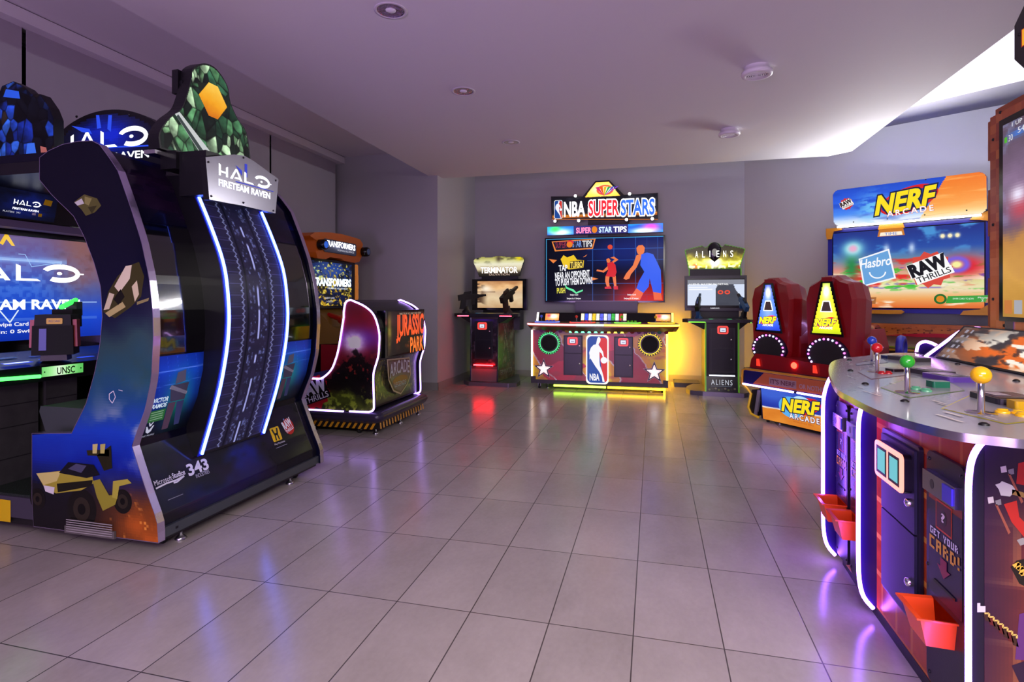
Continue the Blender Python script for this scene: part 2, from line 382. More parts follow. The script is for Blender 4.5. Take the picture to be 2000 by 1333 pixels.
# roller blinds under the fascia
gaps = [0.33, 1.61, 2.898, 4.189, 5.458, 6.81]
names = ['off-grey roller blind nearest the camera, behind the big blue game\'s raised cutout', 'grey roller blind behind the arched blue game sign', 'grey roller blind behind the green backlit topper', 'grey roller blind between the white lettered sign and the orange headed game', 'narrow grey roller blind next to the corner of the purple lit wall']
for i in range(5):
    y0, y1 = gaps[i] + 0.014, gaps[i + 1] - 0.014
    t = thing('roller_blind', names[i], 'blind', (-4.235, (y0 + y1) / 2, 0.2), 0, 'roller blinds along the left wall')
    b = MB(); n = 26
    b.loft([[(-4.235 + 0.0006 * math.sin(k * 1.9) + dx, y0 + (y1 - y0) * k / n, z) for k in range(n + 1)] + [(-4.238 + 0.0006 * math.sin(k * 1.9) + dx, y0 + (y1 - y0) * k / n, z) for k in range(n, -1, -1)] for z, dx in ((0.24, 0), (3.1, 0))], BLIND)
    b.build('fabric', t)
    b = MB(); b.rbox(-4.246, y0, 0.2, -4.226, y1, 0.245, 0.008, M('aluminium_bar', '9a98a0', 0.35, 0.8)); b.build('bottom_bar', t)
# recessed downlights
def downlight(x, y, label):
    t = thing('recessed_downlight', label, 'ceiling light', (x, y, 2.85), 0, 'recessed downlights in the lowered ceiling')
    b = MB(); b.lathe((x, y, 2.85), (0, 0, -1), [(0.088, 0.0), (0.094, 0.0015), (0.094, 0.005), (0.08, 0.006), (0.078, 0.0035), (0.078, 0.0)], M('white_trim_ring', 'cfc8d2', 0.4), 32, cap=False); b.build('trim_ring', t)
    b = MB(); b.lathe((x, y, 2.85), (0, 0, -1), [(0.078, 0.0035), (0.070, 0.0015), (0.045, 0.0008), (0.02, .0004), (0.0, 0.0004)], M('faceted_reflector', 'c8bccd', 0.08, 1.0, bump=1.0, scale=70), 20, smooth=False, cap=False); b.build('reflector', t)
    b = MB(); b.lathe((x, y, 2.85), (0, 0, -1), [(0.03, 0.001), (0.028, 0.004), (0.012, 0.008), (0.0, 0.009)], M('frosted_lamp', 'e8e4ee', 0.3), 16, cap=False); b.build('lamp', t)
downlight(-1.451, 2.896, 'largest chrome recessed downlight, near the top edge of the picture')
downlight(-1.455, 4.157, 'chrome recessed downlight second in the row, in mid ceiling')
downlight(-1.444, 5.627, 'smallest chrome recessed downlight, nearest the back wall')
def detector(x, y, r, label):
    t = thing('ceiling_detector', label, 'smoke detector', (x, y, 2.85), 0, 'round white detectors on the ceiling')
    W_ = M('white_detector_plastic', 'e4dfe6', 0.45)
    b = MB(); b.lathe((x, y, 2.85), (0, 0, -1), [(r * .8, 0), (r * .82, 0.028), (r * .97, 0.034), (r, 0.05), (r * .95, 0.062), (r * .72, 0.066), (r * .68, .060)], W_, 36, cap=False); b.build('housing', t)
    b = MB()
    for k in range(6):
        q = r * (.66 - .11 * k); b.lathe((x, y, 2.85), (0, 0, -1), [(q, 0.058), (q, .063), (q - .05 * r, .063), (q - .05 * r, .058)], W_, 32, cap=False)
    b.lathe((x, y, 2.85), (0, 0, -1), [(r * .68, .0585), (0, .0585)], M('detector_recess', '77707c', 0.7), 32, cap=False); b.build('grille', t)
detector(0.712, 4.24, 0.105, 'larger round white smoke detector on the ceiling, closer to the camera')
detector(0.713, 5.72, 0.10, 'smaller round white smoke detector on the ceiling, towards the bright right edge')
# unseen cove light strip, assumed on the slab's edge from the bright cove
t = thing('assumed_cove_light_strip', 'assumed white light strip hidden on the raised edge of the ceiling at right', 'light strip', (2.0, 4, 2.98))
b = MB(); b.box(1.96, 0.2, 2.98, 2.03, 6.85, 3.0, STEEL); b.build('channel', t)
b = MB(); b.box(1.97, 0.2, 3.0, 2.02, 6.85, 3.012, M('cove_led', 'eef2ff', 0.5, emit=150)); b.build('diffuser', t)
# ================================================================ measuring: a pixel of the photograph -> a point on a known plane
_c, _s = math.cos(YAW), math.sin(YAW)
def _at(px, py, d):
    r = (px - 1000) / F_PX * d
    return (r * _c - d * _s, r * _s + d * _c, CAM_H + (586.6 - py) / F_PX * d)
def onY(px, py, Y): return _at(px, py, Y / ((px - 1000) / F_PX * _s + _c))
def onX(px, py, X): return _at(px, py, X / ((px - 1000) / F_PX * _c - _s))
def yz(px, py, X): q = onX(px, py, X); return (q[1], q[2])
def xz(px, py, Y): q = onY(px, py, Y); return (q[0], q[2])
def onP(px, py, o, n):
    r = Vector(_at(px, py, 1.0)) - Vector((0, 0, CAM_H)); k = (Vector(o) - Vector((0, 0, CAM_H))).dot(Vector(n)) / r.dot(Vector(n))
    return Vector((0, 0, CAM_H)) + r * k
def ab(fr, px, py):
    q = onP(px, py, fr.o, fr.n) - fr.o; return (q.dot(fr.u), q.dot(fr.v))
def FX(X, y=0, z=0): return Fr((X, y, z), YW, ZW)          # plane facing +X, coordinates (y, z)
def FY(Y, x=0, z=0): return Fr((x, Y, z), XW, ZW)          # plane facing the camera side (-Y), coordinates (x, z)
def led(name, parent, path, r, color, strength, n=8, closed=False):
    m = M('led_%s_%g' % (color, strength), '101010', 0.4, emit=strength, ecol=color)
    b = MB(); b.tube(path, r, m, n, closed); return b.build(name, parent)
def halo_word(b, fr, x, y, w, h, m, col, lift=0.001):
    P = lambda pts: b.poly(fr, [(x + a * w, y + q * h) for a, q in pts], m, col, lift)
    t = .035
    P([(0, 0), (t, 0), (t, .9), (0, 1)]); P([(.125, 0), (.125 + t, 0), (.125 + t, .9), (.125, .8)]); P([(t, .28), (.125, .28), (.125, .42), (t, .42)])
    P([(.2, 0), (.2 + t * 1.2, 0), (.33, .95), (.30, .95)]); P([(.30, .95), (.33, .95), (.43, 0), (.39, 0)]); P([(.275, .1), (.39, .1), (.38, .24), (.30, .24)])
    P([(.47, .13), (.505, .0), (.505, .85), (.47, .95)]); P([(.47, 0), (.66, 0), (.63, .13), (.47, .13)])
    b.ring(fr, x + .83 * w, y + .5 * h, .165 * w, .56 * h, .042 * w, m, col, lift, 40, -2.2, 2.75, 0.0)
    b.ell(fr, x + .815 * w, y + .5 * h, .022 * w, .09 * h, m, col, lift)
    P([(.98, .46), (1.03, .48), (1.03, .54), (.98, .56)])
# ================================================================ big blue shooting game with the arched enclosure
HZ = [.07, .169, .283, .40, .51, .564, .687, .831, 1.02, 1.14, 1.306, 1.474, 1.644, 1.817, 1.938, 1.962]
HX = [-2.225, -2.233, -2.286, -2.335, -2.379, -2.355, -2.301, -2.266, -2.254, -2.257, -2.280, -2.325, -2.391, -2.466, -2.568, -2.62]
def xo(z): return float(np.interp(z, HZ, HX))
IZ = [.07, .213, .530, .545, .694, .849, .977, 1.114, 1.256, 1.366, 1.5, 1.609, 1.709, 1.794, 1.903, 1.93, 1.955, 1.962]
IX = [-2.989, -2.999, -2.999, -2.745, -2.653, -2.599, -2.568, -2.553, -2.562, -2.599, -2.662, -2.733, -2.863, -2.949, -2.949, -2.89, -2.80, -2.70]
def xi(z): return float(np.interp(z, IZ, IX))
NAVY = M('navy_gloss_laminate', '07081c', 0.14, bump=0.01, scale=60, var=0.2); NAVY.node_tree.nodes['Principled BSDF'].inputs['Specular IOR Level'].default_value = 0.3
PANEL_ART = art_mat('glossy_side_art', 0, 0.12); PANEL_ART.node_tree.nodes['Principled BSDF'].inputs['Specular IOR Level'].default_value = 0.25
def side_art(U, Vv):
    z = .07 + Vv * 1.892
    xl = np.interp(z, IZ, IX); xr = np.interp(z, HZ, HX); x = xl + (xr - xl) * U
    n = fbm(x * 6, z * 6, 3); n2 = fbm(x * 14, z * 14, 9)
    C = ramp(z + (n - .5) * .15, [(.07, '120f12'), (.25, '16161c'), (.40, '0a2290'), (.55, '1440b4'), (.72, '1c4a78'), (.85, '24505e'), (1.0, '2c4a4c'), (1.12, '141c34'), (1.3, '0b0d26'), (1.6, '090a1c'), (1.95, '07071a')])
    C = mixc(C, const(U, 'aab2b4'), sm(.45, .75, n) * blob(x, z, -2.42, .55, .20, .16) * 1.0)
    C = mixc(C, const(U, 'b4581a'), np.clip(blob(x, z, -2.30, .10, .24, .17) * (.55 + n2 * .7), 0, 1))
    C = mixc(C, const(U, 'f0a03a'), sm(.72, .80, fbm(x * 40, z * 40, 4)) * blob(x, z, -2.32, .14, .2, .12) * .8)
    C = mixc(C, const(U, '3a4a2a'), sm(.5, .8, n2) * blob(x, z, -2.45, .85, .12, .06) * .7)
    C = mixc(C, const(U, '1a3fb0'), blob(x, z, -2.85, .44, .18, .10) * .35)
    return C
def poly_px(b, fr, pts, m, col, lift=0.0012): b.poly(fr, [ab(fr, *p) for p in pts], m, col, lift)
H = thing('arched_shooting_arcade_cabinet', 'large navy blue arched arcade cabinet with two curved blue-white light strips, at far left', 'arcade cabinet', (-3.0, 2.75, 0))
outline = [(xo(z), z) for z in np.linspace(.07, 1.94, 44)] + [(-2.62, 1.962), (-2.70, 1.965), (-2.80, 1.957), (-2.89, 1.932), (-2.949, 1.903)] + [(xi(z), z) for z in np.linspace(1.794, .545, 34)] + [(-2.999, .53), (-2.999, .213), (-2.989, .07)]
for k, (y, lab) in enumerate(((2.09, 'side panel with a printed off-road buggy'), (3.385, 'plain far side panel'))):
    b = MB(); b.prism(FY(y), outline, -0.035, 0.0, NAVY, edge=NAVY)
    if k == 0:
        fr = FY(y)
        b.surf(lambda u, v: fr.p(xi(.07 + v * 1.892) * (1 - u) + xo(.07 + v * 1.892) * u, .07 + v * 1.892, 0.0006), 60, 150, side_art, PANEL_ART, False)
        A_ = PANEL_ART
        # aircraft
        poly_px(b, fr, [(145, 395), (165, 380), (190, 388), (198, 402), (186, 415), (168, 422), (160, 410)], A_, '5a5a2a')
        poly_px(b, fr, [(146, 396), (160, 388), (165, 398), (152, 402)], A_, 'c8cfc0', .0016); poly_px(b, fr, [(166, 384), (180, 388), (174, 402), (166, 398)], A_, '8a8a4a', .0016)
        poly_px(b, fr, [(172, 405), (190, 402), (180, 418)], A_, '3a3a1a', .0016)
        poly_px(b, fr, [(202, 610), (212, 570), (230, 540), (250, 520), (272, 512), (282, 540), (276, 580), (256, 600), (225, 622)], A_, '3c3a18')
        poly_px(b, fr, [(203, 606), (214, 572), (224, 575), (214, 604)], A_, 'c9c39a', .0016); poly_px(b, fr, [(224, 560), (246, 520), (258, 518), (254, 545), (234, 572)], A_, 'd8d2aa', .0016)
        poly_px(b, fr, [(206, 612), (240, 590), (246, 600), (214, 620)], A_, 'b0a868', .0016); poly_px(b, fr, [(258, 560), (268, 548), (272, 575), (264, 590)], A_, 'cfc89a', .0016)
        poly_px(b, fr, [(222, 585), (236, 565), (244, 580), (232, 596)], A_, '15150c', .0016); poly_px(b, fr, [(268, 590), (292, 582), (290, 588), (268, 596)], A_, '8a8450', .0016)
        # off-road buggy
        for cx, cy, r in ((160, 995, 40), (240, 980, 24), (74, 975, 22)):
            q = ab(fr, cx, cy); rr = r * 0.0024; b.ell(fr, q[0], q[1], rr * .95, rr, A_, '15130f', .0012); b.ell(fr, q[0], q[1], rr * .55, rr * .6, A_, '2c261c', .0016); b.ell(fr, q[0], q[1], rr * .25, rr * .28, A_, '0c0b09', .002)
        poly_px(b, fr, [(72, 925), (120, 920), (180, 925), (184, 944), (160, 958), (110, 964), (86, 950)], A_, 'a39a34', .0022)
        poly_px(b, fr, [(72, 925), (120, 921), (112, 940), (86, 948)], A_, 'cfc772', .0026); poly_px(b, fr, [(112, 945), (182, 938), (180, 950), (114, 962)], A_, '1a1a10', .0026)
        poly_px(b, fr, [(116, 924), (134, 903), (184, 908), (196, 928), (170, 934)], A_, '14151a', .0026); poly_px(b, fr, [(134, 916), (150, 906), (170, 910), (160, 924)], A_, '4a4b62', .003)
        poly_px(b, fr, [(182, 940), (196, 936), (214, 968), (232, 966), (226, 986), (202, 998), (190, 970)], A_, '8f8a2c', .0028); poly_px(b, fr, [(222, 940), (250, 936), (258, 944), (234, 950), (230, 975), (220, 972)], A_, 'a8a23c', .003)
        poly_px(b, fr, [(170, 880), (214, 878), (214, 892), (172, 890)], A_, '2c2a14', .0026); poly_px(b, fr, [(182, 868), (192, 867), (190, 886), (182, 886)], A_, 'c4c070', .003); poly_px(b, fr, [(197, 868), (207, 867), (205, 886), (197, 886)], A_, 'b4b05c', .003)
        poly_px(b, fr, [(190, 890), (218, 870), (220, 915), (204, 920)], A_, '23220f', .0026); poly_px(b, fr, [(86, 948), (108, 952), (106, 966), (90, 960)], A_, 'd8d8d0', .0032)
        # white scribble and faint lines
        b.line(fr, [ab(fr, *p) for p in ((214, 770), (222, 764), (226, 776), (220, 788), (214, 780), (214, 770))], .004, A_, 'd6dcdc', .0016)
        b.line(fr, [ab(fr, *p) for p in ((232, 762), (240, 764))], .003, A_, 'c6cccc', .0016)
    b.build('side_panel', H, label=lab)
    e = MB(); fr = FY(y); pts = [(p[0] + .004 * 0, p[1]) for p in outline]
    n = len(pts); ring = []
    cx = [fr.p(a, c, -0.0365) for a, c in outline]; dx = [fr.p(a, c, 0.0015) for a, c in outline]
    nrm = []
    for i in range(n):
        a = Vector(outline[i - 1]); c = Vector(outline[(i + 1) % n]); t = (c - a).normalized(); nrm.append((t.y, -t.x))
    o1 = [(outline[i][0] + nrm[i][0] * .003, outline[i][1] + nrm[i][1] * .003) for i in range(n)]
    V4 = [fr.p(*outline[i], .0015) for i in range(n)] + [fr.p(*o1[i], .0015) for i in range(n)] + [fr.p(*o1[i], -.0365) for i in range(n)] + [fr.p(*outline[i], -.0365) for i in range(n)]
    e.add(V4, [(r * n + i, r * n + (i + 1) % n, (r + 1) * n + (i + 1) % n, (r + 1) * n + i) for r in range(3) for i in range(n)], M('lavender_chrome_edge', 'c6b8d8', 0.16, 0.9, bump=0.04, scale=40), smooth=False)
    e.build('edge_trim', H)
b = MB(); fr = FY(2.086); q0 = ab(fr, 129, 1022); q1 = ab(fr, 226, 1055); b.box(q0[0], 2.078, q1[1] + .005, q1[0], 2.0885, q0[1] - .01, M('clear_vent_grey', '5a5652', 0.3, bump=0.1))
for k in range(6): z = q1[1] + .014 + k * .011; b.box(q0[0] + .012, 2.0765, z, q1[0] - .012, 2.0785, z + .004, M('vent_light_bar', '9a9692', 0.4))
b.build('vent_grille', H)
# rear shell
NEB = lambda U, Vv, s=0: mixc(mixc(const(U, '0b0a1e'), const(U, '101a7a'), sm(.45, .8, fbm(U * 3 + s, Vv * 4 + s, 5 + s))), const(U, '2a1430'), sm(.5, .75, fbm(U * 4, Vv * 3, 11 + s)) * .7)
def shell(b, y0, y1, z0, z1, ins, m, fn=None, nx=30, ny=30):
    P = lambda u, v: Vector((xo(z0 + (z1 - z0) * v) - ins, y0 + (y1 - y0) * u, z0 + (z1 - z0) * v))
    b.surf(P, nx, ny, fn or (lambda U, Vv: const(U, '0a0a12')), m)
body = [(xo(z) - .03, z) for z in np.linspace(.11, 1.93, 40)] + [(-2.66, 1.94), (-4.16, 1.94), (-4.16, 1.90), (-2.74, 1.90)] + [(xo(z) - .10, z) for z in np.linspace(1.86, .60, 30)] + [(-2.50, .55), (-2.50, .11)]
b = MB(); b.prism(FY(2.125), body, -1.26, 0, NAVY)
shell(b, 2.126, 3.384, 1.58, 1.93, .0285, PANEL_ART, lambda U, Vv: NEB(U, Vv, 1), 60, 24)
def base_art(U, Vv):
    C = mixc(const(U, '18171e'), const(U, '1c2a9a'), np.clip(sm(.4, .7, fbm(U * 4, Vv * 2.2, 21)) * blob(U, Vv, .45, .6, .3, .6) + .25 * (1 - Vv) * 0, 0, 1))
    C = mixc(C, const(U, '2b1c3c'), sm(.5, .8, fbm(U * 5, Vv * 3, 31)) * .5)
    st = vnoise(U * 150, Vv * 60, 77) > .985
    return np.where(st[..., None], hexc('7a96e0'), C)
shell(b, 2.126, 3.384, .115, .505, .0285, PANEL_ART, base_art, 150, 50)
def SF(y, z):    # local frame on the base's slope
    zz = z; a = Vector((xo(zz - .03) - .0275, y, zz - .03)); c = Vector((xo(zz + .03) - .0275, y, zz + .03)); return Fr((a + c) / 2, YW, c - a)
WHITE = 'e8e8f0'
f = SF(2.16, .30); b.text(f, 'Microsoft', 0, 0, .10, .026, PRINT, WHITE, .0012); b.text(f, 'Studios', .105, .004, .075, .026, PRINT, WHITE, .0012, bold=.02); b.line(f, [(0, -.012), (.06, -.006), (.12, -.008), (.17, -.002), (.12, -.018), (.10, -.016)], .008, PRINT, WHITE, .0012)
b.text(f, '343', .20, -.012, .13, .058, PRINT, WHITE, .0012, bold=.03); b.text(f, 'INDUSTRIES', .235, -.036, .09, .02, PRINT, 'b8b8c8', .0012); b.line(f, [(.04, -.085), (.13, -.085)], .003, PRINT, '8a8a98', .0012)
f = SF(3.02, .33); b.poly(f, rrect(0, -.035, .085, .055, .008), PRINT, 'f2c812', .0012); b.line(f, [(.02, .045), (.03, .008), (.055, .008), (.065, .045)], .014, PRINT, '141414', .0018); b.line(f, [(.028, -.03), (.032, .01), (.053, .01), (.057, -.03)], .012, PRINT, '141414', .0018); b.text(f, 'Play Mechanix', 0, -.06, .10, .015, PRINT, WHITE, .0012)
b.ell(f, .18, .03, .05, .055, PRINT, 'c01818', .0012); b.text(f, 'RAW', .135, .015, .09, .05, PRINT, 'f4f4f4', .0018, rot=.25, bold=.05); b.text(f, 'THRILLS', .14, -.012, .085, .02, PRINT, 'f4f4f4', .0018, rot=.25, bold=.03)
b.line(f, [(0, -.075), (.11, -.075)], .003, PRINT, '8a8a98', .0012)
b.build('rear_shell', H)
b = MB(); b.box(-2.262, 2.126, .07, -2.24, 3.384, .118, M('grey_metal_rail', '5c6466', 0.35, 0.7, bump=.05)); b.box(-2.242, 2.2, .088, -2.2385, 2.215, .098, BLACK); b.box(-4.16, 2.126, .05, -2.26, 3.384, .105, BLACK); b.build('base_frame', H)
GLASS = M('smoked_acrylic_window', '030306', 0.03, coat=1.0)
XR = lambda U, Vv: mixc(const(U, '040407'), const(U, '1a1a22'), sm(.55, .7, Vv) * .25)
for y0, y1 in ((2.135, 2.43), (2.93, 3.375)):
    b = MB(); P0 = [(xo(z) - .026, z) for z in np.linspace(.935, 1.57, 16)]
    b.loft([[(x, y, z) for x, z in P0] + [(x - .006, y, z) for x, z in P0[::-1]] for y in (y1, y0)], GLASS)
    b.build('window_panel', H)
def poster(y0, y1, title, second):
    b = MB()
    def art(U, Vv):
        C = ramp(Vv + (fbm(U * 3, Vv * 3, 41) - .5) * .2, [(0, '060612'), (.2, '0a0c2c'), (.45, '0e2a8e'), (.8, '123cb8'), (1, '0e2a96')])
        C = mixc(C, const(U, '1f9a78'), np.clip(blob(U, Vv, .55, .45, .26, .32), 0, 1) * .75)
        C = mixc(C, const(U, '5a86f0'), np.clip(sm(.015, .0, np.abs(Vv - .80 - .03 * U)) + sm(.01, .0, np.abs(Vv - .62 - .05 * U)) * .5, 0, 1) * .8)
        C = mixc(C, const(U, '3c6ae8'), sm(.03, .0, np.abs(((U * 5 + Vv * 1.5) % 1) - .5)) * sm(.4, .7, Vv) * .35)
        return C * (0.75 + 0.25 * sm(1.0, .8, U))[..., None]
    shell(b, y0, y1, .525, .925, .0278, DIM, art, 60, 70)
    f = lambda y, z: Fr((xo(z) - .0272, y, z), YW, Vector((xo(z + .03) - xo(z - .03), 0, .06)))
    # an abstract dark slab of angular plates where the poster's figure stands
    yc = y0 + (y1 - y0) * .52; g = f(yc, .72)
    for pts, c in (([(-.028, .12), (.02, .13), (.03, .07), (-.03, .06)], '4c4a5c'), ([(-.055, .055), (.055, .06), (.045, -.03), (-.04, -.03)], '3a3648'), ([(-.05, -.035), (-.005, -.035), (-.025, -.17), (-.06, -.17)], '4a3644'), ([(.0, -.035), (.045, -.035), (.04, -.16), (.01, -.16)], '2f3358'), ([(-.06, .04), (.05, -.005), (.055, .01), (-.05, .058)], '8a8496')):
        b.poly(g, pts, DIM, c, .003)
    g = f(y0 + .012, .70)
    if title:
        b.text(g, title, .0, .0, .085, .022, LIT, 'c8d8e8', .002, shear=.2, bold=.03); b.text(g, second, .0, -.03, .082, .022, LIT, 'c8d8e8', .002, shear=.2, bold=.03)
        b.rect(g, -.006, -.10, .085, -.042, DIM, '2c6a34', .0012)
        for k in range(4): b.line(g, [(.004, -.052 - k * .012), (.074, -.050 - k * .012)], .004, DIM, '8ab08a', .002)
        g = f(y0 + .02, .565)
    b.poly(g, [(.0, .02), (.006, .02), (.022, -.004), (.038, .02), (.044, .02), (.036, -.012), (.022, -.022), (.008, -.012)], LIT, 'b8b8d0', .002); b.poly(g, [(.004, .05), (.018, .018), (.026, .018), (.04, .05), (.028, .036), (.022, .028), (.016, .036)], LIT, 'b8b8d0', .002)
    b.text(g, 'UNSC PROFILE', -.012, -.038, .075, .009, LIT, 'a8a8c0', .002)
    return b.build('poster', H, label='blue lit poster panel')
poster(2.14, 2.43, 'VICTOR', 'RAMOS'); poster(2.93, 3.37, 'AVA', 'LANE')
BZ = [.36, .379, .676, .892, 1.053, 1.186, 1.374, 1.563, 1.784, 1.86]; BX = [-2.320, -2.312, -2.213, -2.163, -2.143, -2.145, -2.172, -2.245, -2.352, -2.40]
bp = spline([(x, z) for x, z in zip(BX, BZ)], 5)
xb = lambda z: float(np.interp(z, [p[1] for p in bp], [p[0] for p in bp]))
b = MB(); zs = np.linspace(.37, 1.86, 48); out = [(xb(z) - .012, z) for z in zs] + [(xo(z) - .09, z) for z in zs[::-1]]
b.prism(FY(2.425), out, -.515, 0, SATIN)
def band_art(U, Vv):
    C = mixc(const(U, '1b1c30'), const(U, '2a2440'), fbm(U * 6, Vv * 40, 3)); z = Vv * 46
    a = np.abs(U - .5)
    C = C + (sm(.10, .0, np.abs((z * 2) % 1 - .5)) * (a > .26))[..., None] * np.array([.10, .10, .16])
    fr_ = z % 1.0
    for off in (.24, ):
        k = np.abs(a - off - .035 * np.where(fr_ < .5, fr_ * 2, 2 - fr_ * 2))
        C = mixc(C, const(U, 'b0c0f0'), sm(.015, .004, k) * .62); C = mixc(C, const(U, '98a8e0'), sm(.06, .02, np.abs(fr_ - .5)) * ((a > .24) & (a < .29)) * .5)
    C = mixc(C, const(U, '0c0d18'), sm(.205, .19, a) * sm(.16, .175, a) * .8)
    C = mixc(C, const(U, '8ea2e8'), sm(.5, .8, fbm(U * 30, Vv * 90, 13)) * (a < .15) * (a > .05) * .6)
    dash = sm(.3, .5, vnoise(U * 0, Vv * 30, 5))
    C = mixc(C, const(U, 'b8c6ff'), sm(.018, .006, a) * dash * .9)
    return C
P = lambda u, v: Vector((xb(.385 + 1.44 * v) - .0115, 2.445 + .47 * u, .385 + 1.44 * v))
b.surf(P, 70, 300, band_art, DIM)
b.build('centre_band', H)
for y in (2.44, 2.92):
    led('light_strip', H, [(xb(z) - .002, y, z) for z in np.linspace(.38, 1.80 if y < 2.6 else 1.735, 40)], .0075, '4a66ff', 16.0)
    b = MB()
    zz = np.linspace(.37, 1.83, 40)
    b.loft([[(xb(z) - .016, y - .016, z), (xb(z) - .016, y + .016, z), (xb(z) - .008, y + .016, z), (xb(z) - .008, y - .016, z)] for z in zz], M('blue_led_channel', '1420a0', 0.3)); b.build('light_channel', H)
# header sign on the band
b = MB(); fr = Fr((-2.2, 0, 0), YW, ZW)
spts = [(2.343, 1.921), (2.368, 1.71), (2.609, 1.718), (2.88, 1.717), (2.908, 1.929), (2.70, 1.985), (2.62, 1.998), (2.54, 1.985)]
b.prism(fr, spts, -.035, 0, M('silver_grey_sign_face', '8e8c96', 0.22, 0.5, bump=.02), edge=BLACK)
halo_word(b, fr, 2.43, 1.85, .40, .062, LIT2, 'f4f6ff', .0015); b.text(fr, 'FIRETEAM RAVEN', 2.43, 1.795, .40, .034, LIT2, 'f0f2ff', .0015, bold=.03)
for pts in ([(2.55, 1.93), (2.60, 1.88), (2.60, 1.91)], [(2.62, 1.955), (2.64, 1.955), (2.64, 1.88), (2.62, 1.89)], [(2.55, 1.838), (2.86, 1.842), (2.86, 1.846), (2.55, 1.844)]): b.poly(fr, pts, DIM, '2838c8', .001)
for p in ((2.36, 1.90), (2.38, 1.73), (2.61, 1.985), (2.88, 1.915), (2.86, 1.73), (2.61, 1.735)): b.lathe(fr.p(*p), (1, 0, 0), [(.006, 0), (.005, .004), (0, .005)], BLACK, 8)
b.build('header_sign', H)
b = MB(); b.box(-2.40, 2.38, 1.74, -2.232, 2.86, 1.97, BLACK); b.box(-2.50, 2.36, 1.88, -2.40, 2.60, 1.975, BLACK); b.build('sign_bracket', H)
# backlit cut-out topper: an abstract green crest with an amber lens (plain stand-in for the printed character)
def facets(b, fr, pts, cols, m, seed, n, lift, bevel=.0):
    xs = [p[0] for p in pts]; ys = [p[1] for p in pts]; rnd = random.Random(seed)
    def inside(x, y):
        r = False; j = len(pts) - 1
        for i in range(len(pts)):
            if (pts[i][1] > y) != (pts[j][1] > y) and x < (pts[j][0] - pts[i][0]) * (y - pts[i][1]) / (pts[j][1] - pts[i][1]) + pts[i][0]: r = not r
            j = i
        return r
    sd = [(rnd.uniform(min(xs), max(xs)), rnd.uniform(min(ys), max(ys)), rnd.choice(cols)) for _ in range(n)]
    nx = int((max(xs) - min(xs)) / .004); ny = int((max(ys) - min(ys)) / .004)
    SX = np.array([q[0] for q in sd]); SY = np.array([q[1] for q in sd]); SCc = np.array([hexc(q[2]) for q in sd])
    w, h = max(xs) - min(xs), max(ys) - min(ys)
    def fn(U, Vv):
        x = min(xs) + U * w; y = min(ys) + Vv * h; D = (x[..., None] - SX) ** 2 + ((y[..., None] - SY) * .7) ** 2
        i = np.argsort(D, axis=-1); d0 = np.sqrt(np.take_along_axis(D, i[..., :1], -1))[..., 0]; d1 = np.sqrt(np.take_along_axis(D, i[..., 1:2], -1))[..., 0]
        C = SCc[i[..., 0]]; ax = (x - SX[i[..., 0]]) * 4 + (y - SY[i[..., 0]]) * 5
        C = C * (1 + np.clip(ax, -.5, .8))[..., None]
        C = C * (.45 + 1.1 * fbm(x * 16 + y * 9, y * 22 - x * 7, seed))[..., None]
        return np.clip(C * (.35 + .65 * sm(.0, .008, d1 - d0))[..., None], 0, 1)
    b.grid(fr, w, h, nx, ny, fn, m, lift, min(xs), min(ys), lambda u, v: inside(min(xs) + u * w, min(ys) + v * h))
tp = spline([(2.31, 1.975), (2.305, 2.05), (2.36, 2.14), (2.44, 2.22), (2.475, 2.30), (2.505, 2.40), (2.52, 2.47), (2.60, 2.53), (2.69, 2.535), (2.775, 2.47), (2.80, 2.38), (2.86, 2.30), (2.935, 2.24), (2.965, 2.12), (2.975, 1.99), (2.94, 1.965)], 4)
b = MB(); fr = FX(-2.45); b.prism(fr, tp, -.07, 0, BLACK, edge=BLACK)
tpi = [(2.64 + (x - 2.64) * .965, 2.24 + (y - 2.24) * .965) for x, y in tp]
facets(b, fr, tpi, ['1c3a2a', '2f5a40', '4a7a52', '7aa878', '16241e', '0e1614', '3a6444', 'a8c8a0', '22402c'], LIT, 5, 110, .0008)
lens = [(2.56, 2.40), (2.60, 2.30), (2.68, 2.255), (2.75, 2.30), (2.765, 2.385), (2.66, 2.425)]
b.poly(fr, [(2.66 + (x - 2.66) * 1.12, 2.345 + (y - 2.345) * 1.12) for x, y in lens], LIT, '1a2018', .0012); b.grid(fr, .24, .19, 96, 76, lambda U, Vv: ramp(Vv * .7 + U * .2 + .2 * fbm(U * 5, Vv * 5, 2), [(0, 'c85a08'), (.5, 'f5a41c'), (1, 'ffd860')]), LIT, .0016, 2.545, 2.245, lambda u, v: (abs(u - .5) * 1.25 + abs(v - .5) * .75) < .55)
b.poly(fr, [(2.40, 2.18), (2.43, 2.20), (2.70, 2.00), (2.64, 1.98), (2.60, 1.985)], LIT, 'c8cccc', .002); b.poly(fr, [(2.41, 2.17), (2.42, 2.185), (2.62, 2.01), (2.60, 1.99)], LIT, '3a4444', .0026)
b.build('backlit_topper', H, label='backlit green and amber cut-out topper board')
b = MB(); b.box(-2.53, 2.29, 1.945, -2.46, 2.42, 1.965, CHROME); b.box(-2.54, 2.5, 1.94, -2.50, 2.56, 2.40, BLACK); b.box(-2.56, 2.49, 2.33, -2.52, 2.58, 2.46, BLACK); b.build('topper_bracket', H)
